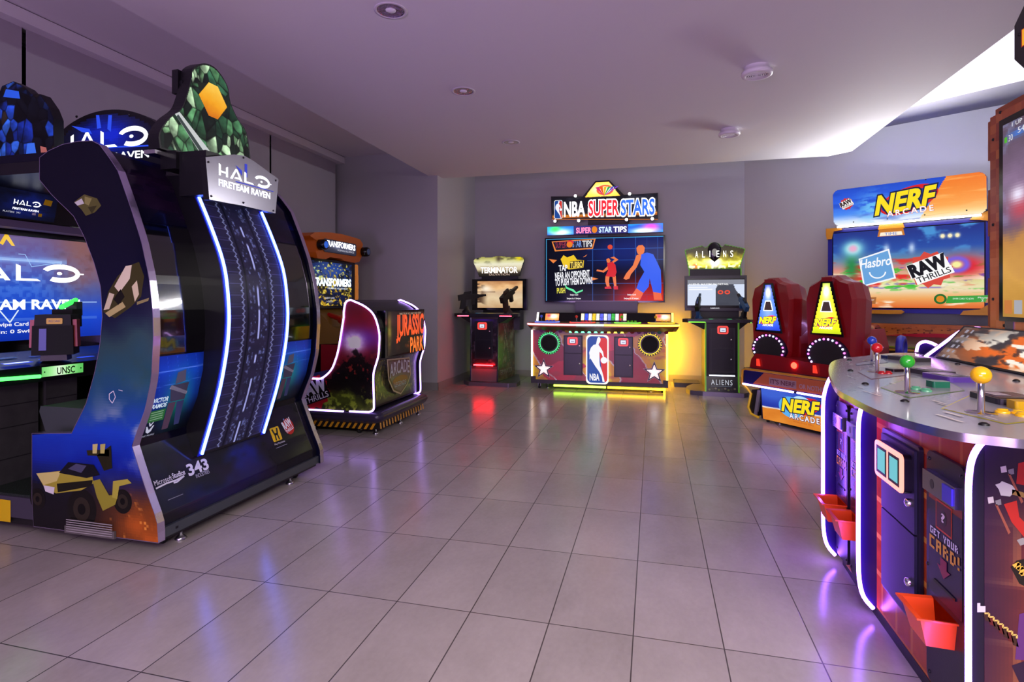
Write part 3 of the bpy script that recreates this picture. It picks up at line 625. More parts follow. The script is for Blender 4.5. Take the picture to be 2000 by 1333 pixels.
# arched marquee over the opening
b = MB(); fr = FY(2.45)
arch = [(-3.4538, 2.0513), (-3.4368, 2.1307)] + [(-2.9638 + .506 * math.cos(t), 1.8812 + .38 * math.sin(t)) for t in np.linspace(2.55, .55, 22)] + [(-2.4954, 2.091), (-2.5067, 2.0286), (-2.6315, 1.90), (-3.3, 1.90)]
b.prism(fr, arch[::-1], -.06, 0, BLACK, edge=BLACK)
def marq(U, Vv): return mixc(const(U, '06060f'), const(U, '1226c8'), np.clip(blob(U, Vv, .5, .62, .22, .33) * (.5 + fbm(U * 9, Vv * 9, 6)), 0, 1))
b.grid(fr, .90, .36, 60, 26, marq, LIT, .0006, -3.41, 1.89, lambda u, v: ((u - .5) / .52) ** 2 + ((v - .0) / .98) ** 2 < .95)
q = ab(fr, 118, 290); q1 = ab(fr, 293, 281)
halo_word(b, fr, q[0], q1[1], (q1[0] - q[0]) * .985, .100, LIT2, 'f4f6ff', .0016)
q = ab(fr, 120, 305); q1 = ab(fr, 291, 293); q0 = ab(fr, 291, 307); b.text(fr, 'FIRETEAM RAVEN', q[0], q0[1], q1[0] - q[0], q1[1] - q0[1], LIT2, 'f4f6ff', .0016, bold=.02)
for pts in (((188, 225), (194, 225), (198, 250), (190, 252)), ((212, 225), (219, 225), (217, 258), (210, 252)), ((140, 246), (175, 252), (180, 262), (160, 258)), ((180, 288), (292, 283), (292, 286), (180, 291))): b.poly(fr, [ab(fr, *p) for p in pts], LIT, '2c50f0', .0012)
for p in ((105, 253), (150, 228), (252, 224), (305, 245)): b.lathe(fr.p(*ab(fr, *p)), (0, -1, 0), [(.008, 0), (.006, .004), (0, .005)], BLACK, 8)
b.build('arched_marquee', H)
# blue cut-out board and its light bar over the screen side
bt = [(-3.85, 1.89), (-3.86, 2.05), (-3.72, 2.12), (-3.52, 2.10), (-3.42, 2.12), (-3.385, 2.20), (-3.40, 2.29), (-3.372, 2.34), (-3.29, 2.358), (-3.21, 2.32), (-3.165, 2.28), (-3.10, 2.272), (-3.04, 2.20), (-3.01, 2.14), (-3.005, 1.89)]
b = MB(); fr = FY(2.2); b.prism(fr, bt[::-1], -.05, 0, BLACK, edge=BLACK)
facets(b, fr, [(x * .985 - 3.3 * .015, y * .985 + 2.1 * .015) for x, y in bt], ['0a1230', '10246a', '1c3f9a', '08080e', '0c1020', '2a5ab0', '201a14', '0c1a3c', '06070c', '0a0c14'], DIM, 9, 150, .0008)
for pts, c in (([(-3.09, 1.93), (-3.03, 1.90), (-3.06, 1.99), (-3.10, 2.0)], 'b06a5a'), ([(-3.2, 1.95), (-3.12, 1.93), (-3.14, 2.02), (-3.19, 2.02)], '3a78e0'), ([(-3.36, 2.28), (-3.24, 2.26), (-3.25, 2.30), (-3.34, 2.32)], '2a62d8')): b.poly(fr, pts, DIM, c, .002)
b.build('blue_cutout_topper', H, label='blue printed cut-out topper board')
b = MB(); fr = FX(-4.12); cut = [(2.95, 2.20), (2.95, 2.34), (2.97, 2.41), (3.0, 2.45), (3.03, 2.41), (3.05, 2.34), (3.05, 2.20)]; b.prism(fr, cut, -.02, 0, M('cutout_back_mauve', '6a5878', .6), edge=BLACK); b.build('rear_cutout', H)
led('header_light_bar', H, [(-3.9, 2.17, 1.865), (-3.0, 2.17, 1.865)], .011, 'b8c8ff', 6.0)
b = MB(); b.box(-3.95, 2.15, 1.88, -2.955, 2.21, 1.905, BLACK); b.box(-4.16, 2.126, 1.84, -3.0, 3.384, 1.90, SATIN); b.build('canopy', H)
# header with the small sign
b = MB(); fr = Fr((-3.62, 0, 1.70), YW, Vector((.25, 0, 1))); b.prism(fr, [(2.13, -.03), (3.38, -.03), (3.38, .19), (2.13, .19)], -.04, 0, BLACK)
b.grid(fr, .42, .18, 40, 18, lambda U, Vv: mixc(const(U, '05060e'), const(U, '10207a'), np.clip(blob(U, Vv, .6, .45, .35, .5) * fbm(U * 6, Vv * 5, 8) * 1.5, 0, 1)), LIT, .0006, 2.23, -.02)
q = ab(fr, 26, 398); halo_word(b, fr, q[0], q[1], .145, .030, LIT2, 'f4f6ff', .0016); q = ab(fr, 24, 408); b.text(fr, 'FIRETEAM RAVEN', q[0], q[1], .14, .012, LIT2, 'f0f0ff', .0016, bold=.02)
q = ab(fr, 84, 400); b.poly(fr, [q, (q[0] + .045, q[1] - .004), (q[0] + .05, q[1] + .03), (q[0] + .006, q[1] + .034)], PRINT, 'f0c814', .002)
q = ab(fr, 5, 413); b.text(fr, 'PLAYERS  343', q[0], q[1], .09, .010, LIT, 'c8c8d8', .0016); q = ab(fr, 62, 420); b.rect(fr, q[0], q[1], q[0] + .02, q[1] + .014, PRINT, 'd8d8e0', .0016); b.rect(fr, q[0] + .035, q[1] - .004, q[0] + .055, q[1] + .014, PRINT, 'e8c010', .0016)
b.build('header_panel', H)
b = MB(); b.box(-4.02, 2.13, 1.655, -3.90, 3.38, 1.70, M('violet_grey_bar', '7a7088', .4)); b.build('header_rail', H)
# screen
b = MB(); b.box(-4.16, 2.126, .10, -4.075, 3.384, 1.90, SATIN); b.build('screen_cabinet', H)
b = MB(); fr = FX(-4.055); b.box(-4.075, 2.13, .86, -4.056, 3.383, 1.68, GLOSSBLACK)
def scr(U, Vv):
    n = fbm(U * 5, Vv * 4, 2)
    C = ramp(Vv + (n - .5) * .12, [(0, '0c2fa8'), (.25, '1848d0'), (.5, '2452c8'), (.7, '5a5cae'), (1, '6a5488')])
    C = mixc(C, const(U, '8a5c58'), sm(.55, .85, U) * sm(.2, .7, Vv) * (.5 + n * .6)); C = mixc(C, const(U, '4a2c2c'), sm(.6, .8, fbm(U * 9, Vv * 7, 12)) * sm(.6, .9, U) * sm(.4, .8, Vv) * .7)
    C = mixc(C, const(U, 'e8f0ff'), sm(.018, 0, np.abs(Vv - .77)) * (U < .72)); C = mixc(C, const(U, '8ab8ff'), sm(.06, 0, np.abs(Vv - .77)) * (U < .75) * .6)
    for v0 in (.36, .20): C = mixc(C, const(U, 'b8d8ff'), sm(.010, 0, np.abs(Vv - v0)) * (U < .93))
    C = mixc(C, const(U, '7ab0ff'), sm(.3, .6, vnoise(U * 50, Vv * 30, 4)) * blob(U, Vv, .5, .6, .3, .25) * .35)
    return C
b.grid(fr, 1.21, .69, 110, 70, scr, SCREEN, .0006, 2.15, .93)
yl = yz(-60, 545, -4.055)[0]; yr = yz(157, 535, -4.055)[0]; halo_word(b, fr, yr - .80, 1.325, .80, .115, LIT2, 'f8faff', .0016)
b.text(fr, 'FIRETEAM RAVEN', 2.33, 1.135, yz(155, 600, -4.055)[0] - 2.33, .062, LIT2, 'f4f8ff', .0016, bold=.03)
b.text(fr, 'Swipe Card', 2.60, 1.018, .20, .032, LIT, 'f4f4ff', .0016, bold=.02); b.text(fr, 'Swipes In: 0 Swipes', 2.46, .972, .42, .03, LIT, 'f4f4ff', .0016, bold=.02)
b.poly(fr, [(2.63, 1.56), (2.66, 1.62), (2.68, 1.62), (2.72, 1.55), (2.70, 1.55), (2.67, 1.59), (2.65, 1.55)], LIT, 'f0c020', .002)
b.line(fr, [(2.63, 1.13), (2.69, 1.05), (2.74, 1.13)], .008, LIT, 'e0f0ff', .002); b.line(fr, [(2.74, 1.50), (2.78, 1.50), (2.82, 1.42), (3.0, 1.46), (3.02, 1.44)], .004, LIT, '9ac8ff', .002)
b.build('screen', H)
# console, name plate, guns, pedestals
b = MB(); b.loft([[(-4.05, y, .86), (-4.05, y, .10), (-3.75, y, .10), (-3.75, y, .72), (-3.31, y, .74), (-3.30, y, .83), (-3.45, y, .855), (-3.75, y, .88)] for y in (3.38, 2.13)], SATIN)
fr = Fr((-3.46, 0, .8567), YW, Vector((-.29, 0, .025)))
for y0, a, w, h_, c in ((2.20, -.12, .14, .05, '2040ff'), (2.40, -.10, .10, .05, '2440e0'), (2.58, -.13, .10, .03, '3050ff'), (2.44, .05, .12, .03, '24388a'), (2.24, .06, .14, .05, '1a3a6a')): b.poly(fr, rrect(y0, a, y0 + w, a + h_, .01), LIT, c, .004)
for y0, a, c in ((2.25, .07, 'e0d0a0'), (2.30, .05, 'c89a50'), (2.34, .08, '40b060'), (2.22, .03, '909090')): b.line(fr, [(y0, a), (y0 + .06, a + .02)], .006, PRINT, c, .006)
b.rect(fr, 2.205, -.10, 2.33, -.085, LIT2, 'c0d0ff', .005)
for k in range(9): b.rect(fr, 2.41 + k * .01, -.095, 2.416 + k * .01, -.08, LIT, 'b0c0ff', .005)
b.build('control_console', H)
b = MB(); fr = FX(-3.295); b.prism(fr, [(2.344, .768), (2.575, .758), (2.575, .818), (2.344, .828)], -.015, 0.0, BLACK)
b.grid(fr, .231, .055, 24, 8, lambda U, Vv: ramp(1 - np.abs(U - .42) * 1.9, [(0, '5ec45e'), (.6, 'a4f09a'), (1, 'e8ffe0')]), LIT, .001, 2.344, .766)
b.text(fr, 'UNSC', 2.425, .772, .10, .038, PRINT, '0c200c', .0022, bold=.02)
for y in (2.358, 2.56): b.ell(fr, y, .793, .004, .004, PRINT, '082008', .0022)
b.build('name_plate', H)
led('green_light_strip', H, [(-3.30, 2.128, .782), (-3.30, 2.34, .772)], .010, '40ff50', 5.0)
STONE = M('dark_stone_print', '2e2d2b', .75, bump=.5, scale=14, var=.6)
for y0, y1 in ((2.13, 2.40), (2.44, 2.62), (2.95, 3.20)):
    b = MB(); b.box(-3.72, y0, .20, -3.40, y1, .735, STONE)
    for z in (.33, .50, .62): b.box(-3.402, y0, z, -3.398, y1, z + .006, M('stone_joint', '0c0c0b', .9))
    b.build('pedestal', H)
def mounted_gun(y, yaw):
    g = MB(); f = Fr((-3.36, y, .86), Vector((math.sin(yaw), math.cos(yaw), 0)), ZW); g.T = Matrix.Translation((-3.36, y, .86)) @ Matrix.Scale(1.12, 4) @ Matrix.Translation((3.36, -y, -.86)); D = f.n   # n points back to the player
    def bx(u0, v0, d0, u1, v1, d1, m): g.loft([[f.p(u0, v0, d0), f.p(u0, v0, d1), f.p(u1, v0, d1), f.p(u1, v0, d0)], [f.p(u0 * .96, v1, d0), f.p(u0 * .96, v1, d1), f.p(u1 * .96, v1, d1), f.p(u1 * .96, v1, d0)]], m)
    bx(-.055, -.01, -.05, .055, .02, .05, BLACK); bx(-.085, .02, -.06, .085, .17, .07, M('gun_charcoal_shell', '050506', .8, bump=.06)); bx(-.075, .17, -.10, .075, .225, .065, M('gun_grey_top', '131416', .7))
    bx(-.04, .15, -.30, .05, .25, -.09, M('gun_charcoal_shell')); bx(-.02, .21, -.42, .03, .29, -.28, BLACK)
    bx(-.098, .06, -.02, -.080, .20, .05, M('gun_red', 'a01418', .35)); bx(.080, .06, -.02, .098, .20, .05, M('gun_red')); bx(-.055, .045, .070, -.025, .155, .073, M('gun_blue', '24409a', .35))
    g.tube([f.p(.0, .262, -.10), f.p(.005, .30, -.38)], .014, M('gun_green_glow', '102010', .4, emit=1.4, ecol='40e060'))
    q = Fr(f.p(-.025, .178, .0675), f.u, f.v); g.prism(q, rrect(0, 0, .065, .03, .005), -.003, .003, M('gun_yellow_label', 'e0b414', .4)); g.text(q, 'RELOAD', .01, .01, .045, .01, PRINT, '201400', .0045)
    return g.build('mounted_gun', H)
mounted_gun(2.47, .85); mounted_gun(3.10, .5)
# bench and platform
b = MB(); b.loft([[(x0, y, z) for x0, z in ((-3.18, .60), (-3.17, .63), (-2.60, .63), (-2.52, .58), (-2.52, .47), (-3.12, .46))][::-1] for y in (2.25, 3.30)], M('grey_bench_vinyl', '3e4644', .5, bump=.1)); b.build('bench_seat', H, bevel=.01)
b = MB(); b.box(-3.08, 2.32, .20, -2.70, 3.24, .47, BLACK); b.build('bench_base', H)
TREAD = M('steel_tread_plate', '4a564c', .4, .8, bump=.9, scale=110, var=.4)
b = MB(); b.box(-4.1, 2.13, .11, -2.52, 3.38, .20, TREAD); b.box(-4.05, 2.118, .085, -3.0, 2.13, .19, M('platform_side_grey', '3c3844', .5))
fr = FY(2.1175)
q0 = xz(-60, 1010, 2.1175); q1 = xz(21, 978, 2.1175); b.rect(fr, q0[0], q0[1], q1[0], q1[1], PRINT, 'e0bc10', .001)
for k in range(6): x = q0[0] + .01 + k * .034; b.poly(fr, [(x, q0[1]), (x + .012, q0[1]), (x + .026, q1[1]), (x + .014, q1[1])], PRINT, '161208', .0015)
b.text(fr, 'CAUTION', q0[0] + .04, q0[1] + .03, .14, .022, PRINT, '161208', .002)
b.build('platform', H)
for x, y in ((-2.34, 2.22), (-2.34, 3.26), (-3.9, 2.25), (-3.9, 3.25)): caster(H, x, y, z=.07)
for x, y in ((-2.29, 2.28), (-2.29, 3.14)): foot(H, x, y, z=.09)
# ================================================================ dinosaur ride cabin
def smoothpath(pts, n=5): return spline(pts, n)
def raw_thrills(b, fr, x, y, w, m, rot=.3, dark='141414', red='c81c1c', back='f2f2f2'):
    """the maker's stamp: red burst, RAW over THRILLS on white"""
    f = fr.sub(x, y, 0, rot)
    pts = [((.5 + (.10 if k % 2 else 0)) * w * math.cos(k * math.pi / 11) * .95, (.46 + (.10 if k % 2 else 0)) * w * math.sin(k * math.pi / 11)) for k in range(22)]
    b.poly(f, pts, m, red, .0012)
    b.poly(f, [(-.52 * w, -.10 * w), (.50 * w, -.10 * w), (.48 * w, .34 * w), (-.50 * w, .34 * w)], m, back, .0016); b.poly(f, [(-.44 * w, -.32 * w), (.52 * w, -.32 * w), (.52 * w, -.08 * w), (-.44 * w, -.08 * w)], m, back, .0016)
    b.text(f, 'RAW', -.46 * w, -.06 * w, .92 * w, .36 * w, m, dark, .002, bold=.06); b.text(f, 'THRILLS', -.40 * w, -.28 * w, .86 * w, .17 * w, m, dark, .002, bold=.01)
def nerf_word(b, fr, x, y, w, h, m, rot=0.0, sub=True, shadow=True):
    f = fr.sub(x, y, 0, rot)
    b.ell(f, w * .56, h * .46, w * .54, h * .62, m, 'd81e20', .0012, rot=.22); b.ell(f, w * .52, h * .44, w * .46, h * .46, m, '1a3a9a', .0016, rot=.2)
    b.text(f, 'NERF', 0, 0, w, h * .9, m, 'ffe21a', .0022, shear=.28, bold=.045, outline='101a40', ow=.055)
J = thing('ride_cabin_arcade_cabinet', 'two-seat arcade cabin with white edge lights, red jungle print and hazard striped base', 'arcade cabinet', (-2.85, 4.92, 0))
JO = spline([(-2.657, 1.085), (-2.640, 1.17), (-2.600, 1.196), (-2.566, 1.189), (-2.441, 1.135), (-2.357, 1.055), (-2.312, .913), (-2.312, .80), (-2.322, .70), (-2.360, .58), (-2.368, .50), (-2.362, .286), (-2.370, .235), (-2.41, .215)], 4)
JI = spline([(-3.35, .195), (-3.36, .48), (-3.30, .495), (-2.95, .490), (-2.87, .50), (-2.785, .57), (-2.74, .66), (-2.705, .78), (-2.657, 1.044)], 4)
jout = [(x, z) for x, z in JO] + [(x, z) for x, z in JI[:-1]]
JP_D = M('dark_cabin_laminate', '17131a', .3, bump=.03)
def jp_art(U, Vv):
    n = fbm(U * 7, Vv * 7, 51); n2 = fbm(U * 26, Vv * 26, 52)
    C = ramp(Vv + (n - .5) * .25, [(0, '20260f'), (.10, '3a4416'), (.2, '141410'), (.38, '1c1012'), (.55, '551016'), (.75, '7a1420'), (1, '4c0f26')])
    C = mixc(C, const(U, '8a1a1c'), blob(U, Vv, .35, .42, .2, .2) * .8)
    C = mixc(C, const(U, '5c2a9a'), np.clip(blob(U, Vv, .80, .66, .22, .10), 0, 1) * .9); C = mixc(C, const(U, 'f0e6ff'), np.clip(blob(U, Vv, .76, .62, .08, .08) * (.8 + n2), 0, 1))
    C = mixc(C, const(U, '0c0a0a'), sm(.02, -.02, Vv - .55 + np.abs(U - .78) * 1.1 + (n2 - .5) * .15) * sm(.15, .3, Vv) * .85)
    C = mixc(C, const(U, '6a7a24'), sm(.52, .7, n2) * sm(.26, .08, Vv)); C = mixc(C, const(U, '7a2420'), sm(.62, .72, n2) * sm(.2, .35, Vv) * sm(.6, .4, Vv) * .8)
    return np.clip(C * 1.25, 0, 1)
def in_poly(pts):
    def f(x, y):
        r = False; j = len(pts) - 1
        for i in range(len(pts)):
            if (pts[i][1] > y) != (pts[j][1] > y) and x < (pts[j][0] - pts[i][0]) * (y - pts[i][1]) / (pts[j][1] - pts[i][1]) + pts[i][0]: r = not r
            j = i
        return r
    return f
for k, y in enumerate((4.40, 5.40)):
    b = MB(); b.prism(FY(y), jout[::-1], -.035, 0, JP_D, edge=JP_D)
    if k == 0:
        fr = FY(y); ip = in_poly([(-2.8 + (x + 2.8) * .985, .66 + (z - .66) * .985) for x, z in jout])
        w, h = 1.06, 1.01; b.grid(fr, w, h, 150, 140, jp_art, PRINT, .0008, -3.365, .195, lambda u, v: ip(-3.365 + u * w, .195 + v * h))
        q = ab(fr, 612, 762); raw_thrills(b, fr, -2.965, .37, .30, PRINT, .35, 'd8d8e4', 'a01820', '1a1216')
    b.build('side_panel', J, label='side panel with dark red jungle print' if k == 0 else 'far side panel')
    pth = [(x, y - .004, z) for x, z in JO[2:]] + [(-3.0, y - .004, .205), (-3.34, y - .004, .205)] if k == 0 else [(x, y - .004, z) for x, z in JO[2:]] + [(-2.44, y - .004, .212)]
    if k == 0:
        led('edge_light', J, [(x, y - .006, z) for x, z in JI[5:]] + [(x, y - .006, z) for x, z in JO] + [(-2.50, y - .006, .213), (-2.60, y - .006, .213)], .0078, 'b48cff', 8); led('edge_light', J, [(-2.66, y - .006, .209), (-3.34, y - .006, .205)], .0078, 'b48cff', 8)
    else: led('edge_light', J, pth, .0078, 'b48cff', 8)
b = MB(); rear = [(x - .03, z) for x, z in JO[8:]] + [(-2.62, .215), (-2.66, 1.12), (-2.64, 1.185)]
b.prism(FY(4.435), rear[::-1], -.93, 0, JP_D); b.build('rear_body', J)
b = MB(); jx = lambda z: float(np.interp(z, [p[1] for p in JO[10:]][::-1], [p[0] for p in JO[10:]][::-1])) - .028
def moss(U, Vv):
    n = fbm(U * 14, Vv * 14, 61); C = mixc(const(U, '2c2a1c'), const(U, '545a36'), n); C = mixc(C, const(U, '8aa09a'), blob(U, Vv, .78, .8, .12, .5) * .6)
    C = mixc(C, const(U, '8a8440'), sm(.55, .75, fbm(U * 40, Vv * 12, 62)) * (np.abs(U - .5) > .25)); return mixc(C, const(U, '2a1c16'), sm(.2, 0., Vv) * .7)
b.surf(lambda u, v: Vector((jx(.235 + .42 * v) + .0, 4.46 + .86 * u, .235 + .42 * v)), 70, 40, moss, PRINT)
f = Fr((-2.385, 0, 0), YW, ZW)
sh = [(4.63, .655), (5.12, .625), (5.15, .45), (5.07, .36), (4.92, .285), (4.76, .34), (4.66, .46)]
for s, c, l in ((1.0, 'b49a80', .026), (.92, '55302c', .028), (.84, '6c4a58', .030)): b.poly(f, [(4.89 + (a - 4.89) * s, .48 + (z - .48) * s) for a, z in sh], PRINT, c, l)
b.text(f, 'ARCADE', 4.68, .475, .42, .12, PRINT, 'b8b0c4', .032, bold=.02, outline='5a2a2c', ow=.03, arch=.2); b.ell(f, 4.9, .43, .16, .045, PRINT, '8a3a2c', .032); b.text(f, 'LEGENDS', 4.78, .375, .24, .045, PRINT, '9a94b4', .033)
b.build('lower_graphic_panel', J, label='mossy green panel with a printed shield')
b = MB()
b.box(-2.40, 4.52, .675, -2.318, 5.39, 1.10, GLOSSBLACK)
fr = FX(-2.317)
def sign(U, Vv):
    n = fbm(U * 8, Vv * 6, 71); C = mixc(const(U, '0a0708'), const(U, '241414'), n); C = mixc(C, const(U, '8a7a28'), blob(U, Vv, .05, .5, .05, .4) * n * 1.5)
    C = mixc(C, const(U, 'e0501a'), sm(.5, .75, n) * blob(U, Vv, .75, .15, .3, .14)); return C
b.grid(fr, .80, .40, 60, 30, sign, LIT, .0008, 4.56, .69)
b.text(fr, 'JURASSIC', 4.74, .80, .62, .25, LIT, 'ff5a28', .002, bold=.035, outline='3a0a04', ow=.03); b.text(fr, 'PARK', 5.04, .685, .31, .14, LIT, 'ff7a30', .002, bold=.03, outline='3a0a04', ow=.03)
b.poly(fr, [(4.74, .86), (4.80, .80), (4.86, .90), (4.80, .84)], LIT, 'ff5a28', .0026); b.text(fr, 'DIRECTED BY YOU AND YOUR CREW', 4.80, 1.055, .5, .02, LIT, 'c8a890', .002)
b.build('backlit_sign', J, label='backlit orange lettered sign')
b = MB(); b.loft([[(-2.66, y, 1.175), (-2.60, y, 1.192), (-2.50, y, 1.15), (-2.50, y, 1.13), (-2.66, y, 1.15)] for y in (5.365, 4.435)], M('brushed_top_strip', '5a5058', .3, .7, bump=.05)); b.build('top_cap', J)
BUMP = M('violet_black_bumper', '2a2438', .25, bump=.02)
b = MB()
def ringz(off, z): return [(x, y, z) for x, y in rrect(-3.42, 4.42 - off, -2.335 + off, 5.44 + off * .3, .06, 4)]
b.loft([ringz(o, z) for o, z in ((0, .215), (.035, .20), (.05, .17), (.03, .135), (.0, .11))], BUMP, smooth=True); b.build('bumper', J)
b = MB(); b.loft([ringz(o, z) for o, z in ((-.005, .115), (-.03, .05))], BLACK)
for fr, L in ((FY(4.424), 1.08), (FX(-2.336), 1.0)):
    x0 = -3.40 if fr.n.y < 0 else 4.44; tilt = Fr(fr.p(0, .085), fr.u, fr.v * .065 - fr.n * .025)
    for k in range(18):
        x = x0 + k * .058
        if x + .055 < x0 + L: b.poly(tilt, [(x, -.028), (x + .026, -.028), (x + .05, .026), (x + .024, .026)], PRINT, 'c88a1c', .002)
b.build('hazard_striped_skirt', J, label='yellow and black hazard striped skirt')
b = MB(); b.box(-3.34, 4.45, .30, -2.75, 5.36, .46, M('blue_seat_vinyl', '1c3a9a', .45)); b.build('seat_cushion', J, bevel=.02)
for x, y in ((-2.40, 4.50), (-2.38, 4.95), (-2.38, 5.38), (-3.0, 4.48)): foot(J, x, y, z=.06)
for x, y in ((-2.56, 4.50), (-3.2, 5.3)): caster(J, x, y, z=.06)
# ================================================================ robot shooting cabinet behind it
T_ = thing('orange_headed_arcade_cabinet', 'arcade cabinet with orange moulded marquee in the left corner behind the white-edged cabin', 'arcade cabinet', (-3.8, 5.8, 0))
ORG = M('orange_moulded_plastic', 'c8640c', .35, bump=.05)
b = MB(); b.box(-4.14, 5.30, .05, -3.66, 6.24, 1.66, M('dark_red_cabinet', '1c0c0e', .4)); b.build('cabinet_body', T_)
b = MB(); fr = FX(-3.56); hp = [(5.22, 1.885), (5.30, 1.93), (5.397, 1.945), (5.60, 1.965), (5.82, 1.975), (6.15, 1.965), (6.27, 1.955), (6.34, 1.90), (6.32, 1.86), (6.32, 1.76), (6.25, 1.675), (6.14, 1.655), (5.9, 1.665), (5.84, 1.685), (5.60, 1.685), (5.52, 1.655), (5.36, 1.655), (5.33, 1.72), (5.33, 1.85)]
b.prism(fr, hp[::-1], -.34, 0, ORG); b.build('marquee_housing', T_, bevel=.015)
b = MB(); fr = FX(-3.55); b.poly(fr, rrect(5.46, 1.735, 6.16, 1.885, .03), LIT, '23222e', .0); b.grid(fr, .66, .13, 40, 10, lambda U, Vv: mixc(const(U, '2a2a3a'), const(U, 'a8b0d8'), np.clip(blob(U, Vv, .5, .6, .4, .4) * fbm(U * 8, Vv * 4, 3), 0, 1)), LIT, .001, 5.48, 1.745)
b.text(fr, 'TRANSFORMERS', 5.49, 1.80, .64, .065, LIT2, 'f4f4ff', .002, bold=.03, arch=.12); b.text(fr, 'HUMAN ALLIANCE', 5.74, 1.765, .36, .022, LIT, 'c8c8d8', .002); b.build('marquee_sign', T_)
for y, c in ((5.40, '2c6ae0'), (6.335, '303a58')):
    b = MB(); b.lathe((-3.62, y, 1.805), (1, 0, 0), [(.05, 0), (.06, .02), (.06, .12), (.052, .14), (.04, .14)], GLOSSBLACK, 20); b.lathe((-3.482, y, 1.805), (1, 0, 0), [(.040, 0), (.036, .006), (0, .008)], M('lens_' + c, c, .15, emit=.5), 16); b.build('lamp_barrel', T_)
b = MB(); b.box(-3.66, 5.26, 1.10, -3.605, 6.22, 1.66, GLOSSBLACK); fr = FX(-3.604)
def tfs(U, Vv):
    n = fbm(U * 9, Vv * 9, 81); r = fbm(U * 22 + Vv * 14, Vv * 20 - U * 10, 82)
    C = mixc(const(U, '10183a'), const(U, '2a4a9a'), blob(U, Vv, .5, .8, .5, .3)); C = mixc(C, const(U, 'b89020'), sm(.48, .6, r) * sm(.85, .5, Vv + (n - .5) * .5)); C = mixc(C, const(U, '14120e'), sm(.55, .65, n) * .7); C = mixc(C, const(U, '6ac0d8'), sm(.6, .7, r) * blob(U, Vv, .15, .75, .15, .3)); return mixc(C, const(U, 'f0e060'), sm(.66, .72, r) * .8)
b.grid(fr, .84, .50, 84, 50, tfs, SCREEN, .001, 5.30, 1.13)
b.text(fr, 'TRANSFORMERS', 5.34, 1.36, .78, .085, LIT2, 'e8fbff', .002, bold=.04, outline='14303c', ow=.03); b.text(fr, 'HUMAN ALLIANCE', 5.62, 1.322, .42, .022, LIT, 'e0f0ff', .002, bold=.01); b.text(fr, 'INSERT CARD', 5.56, 1.21, .2, .02, LIT, 'e0e0f0', .002); b.text(fr, '0 CREDITS', 5.6, 1.17, .12, .02, LIT, 'e0e0f0', .002)
b.build('screen', T_)
b = MB(); fr = FX(-3.60)
for k, (y0, z0, y1, z1) in enumerate(((6.22, 1.50, 6.29, 1.64), (6.235, 1.42, 6.28, 1.52), (6.22, 1.32, 6.30, 1.43), (6.225, 1.20, 6.28, 1.33), (6.22, 1.10, 6.27, 1.21))): b.rbox(-3.68, y0, z0, -3.60 + .01 * (k % 2), y1, z1, .02, M('amber_lit_moulding', 'c87a34', .5, emit=.45, bump=.3), 'x')
b.build('side_moulding', T_)
b = MB(); b.loft([[(-3.66, y, 1.10), (-3.66, y, .70), (-3.25, y, .72), (-3.22, y, .84), (-3.45, y, .90)] for y in (6.2, 5.48)], M('yellow_grey_dash', '8a6a24', .4)); b.build('dashboard', T_)
led('dash_light_bar', T_, [(-3.21, 5.50, .765), (-3.21, 5.9, .765)], .02, 'a8c0ff', 2.5)
b = MB(); b.box(-3.60, 5.48, .10, -3.26, 6.2, .70, M('red_front_panel', 'a01420', .35)); b.box(-3.255, 5.48, .05, -3.24, 6.2, .40, M('blue_kick_panel', '1438b4', .35)); b.build('front_panel', T_)
for y in (5.54, 5.90):
    b = MB(); D = Vector((-1, .25, .25)).normalized(); o = Vector((-3.30, y, .96)); b.tube([o - D * .02, o + D * .1, o + D * .12, o + D * .30], [.05, .055, .035, .025], M('red_gun_plastic', 'b01418', .3), 10); b.box(o.x - .04, y - .025, .80, o.x + .02, y + .025, .95, BLACK); b.box(o.x - .06, y - .04, .98, o.x + .04, y + .04, 1.02, ORG); b.build('mounted_gun', T_)
# ================================================================ pedestal shooting cabinets
def pistol(parent, x, y, z, aim, m, m2, s=1.0, name='mounted_gun'):
    b = MB(); a = Vector(aim).normalized(); side = a.cross(ZW).normalized(); up = side.cross(a)
    def P(f, u): return Vector((x, y, z)) + a * f * s + up * u * s
    def ex(pts, w, mm): b.loft([[P(f, u) - side * w * s for f, u in pts], [P(f, u) + side * w * s for f, u in pts]], mm)
    ex([(-.10, .10), (.20, .10), (.20, .16), (.02, .19), (-.10, .18)], .028, m); ex([(.20, .11), (.32, .115), (.32, .145), (.20, .155)], .016, m2); ex([(-.06, .11), (-.10, -.02), (-.03, -.03), (.01, .10)], .022, m2); ex([(.10, .10), (.09, .02), (.13, .02), (.15, .10)], .02, m); ex([(-.02, .185), (.10, .18), (.10, .215), (.0, .215)], .012, m2)
    b.lathe((x, y, z - .085 * s), (0, 0, 1), [(.06 * s, 0), (.06 * s, .02 * s), (.03 * s, .05 * s), (.025 * s, .10 * s)], m2, 14)
    return b.build(name, parent)
def card_reader(parent, fr, x0, y0, x1, y1, name='card_reader', d=.02):
    b = MB(); b.prism(fr, rrect(x0, y0, x1, y1, (y1 - y0) * .22), 0, d, M('reader_red_ring', '300406', .3, emit=1.6, ecol='ff4038'))
    w, h = x1 - x0, y1 - y0; b.prism(fr, rrect(x0 + w * .16, y0 + h * .18, x1 - w * .16, y1 - h * .18, h * .08), d, d + .002, M('reader_bezel', '1a1012', .3))
    b.rect(fr, x0 + w * .24, y0 + h * .26, x1 - w * .24, y1 - h * .26, LIT, 'e8eefc', d + .0026); b.rect(fr, x0 + w * .36, y0 + h * .40, x1 - w * .34, y0 + h * .52, LIT, '98a0c0', d + .003)
    return b.build(name, parent)
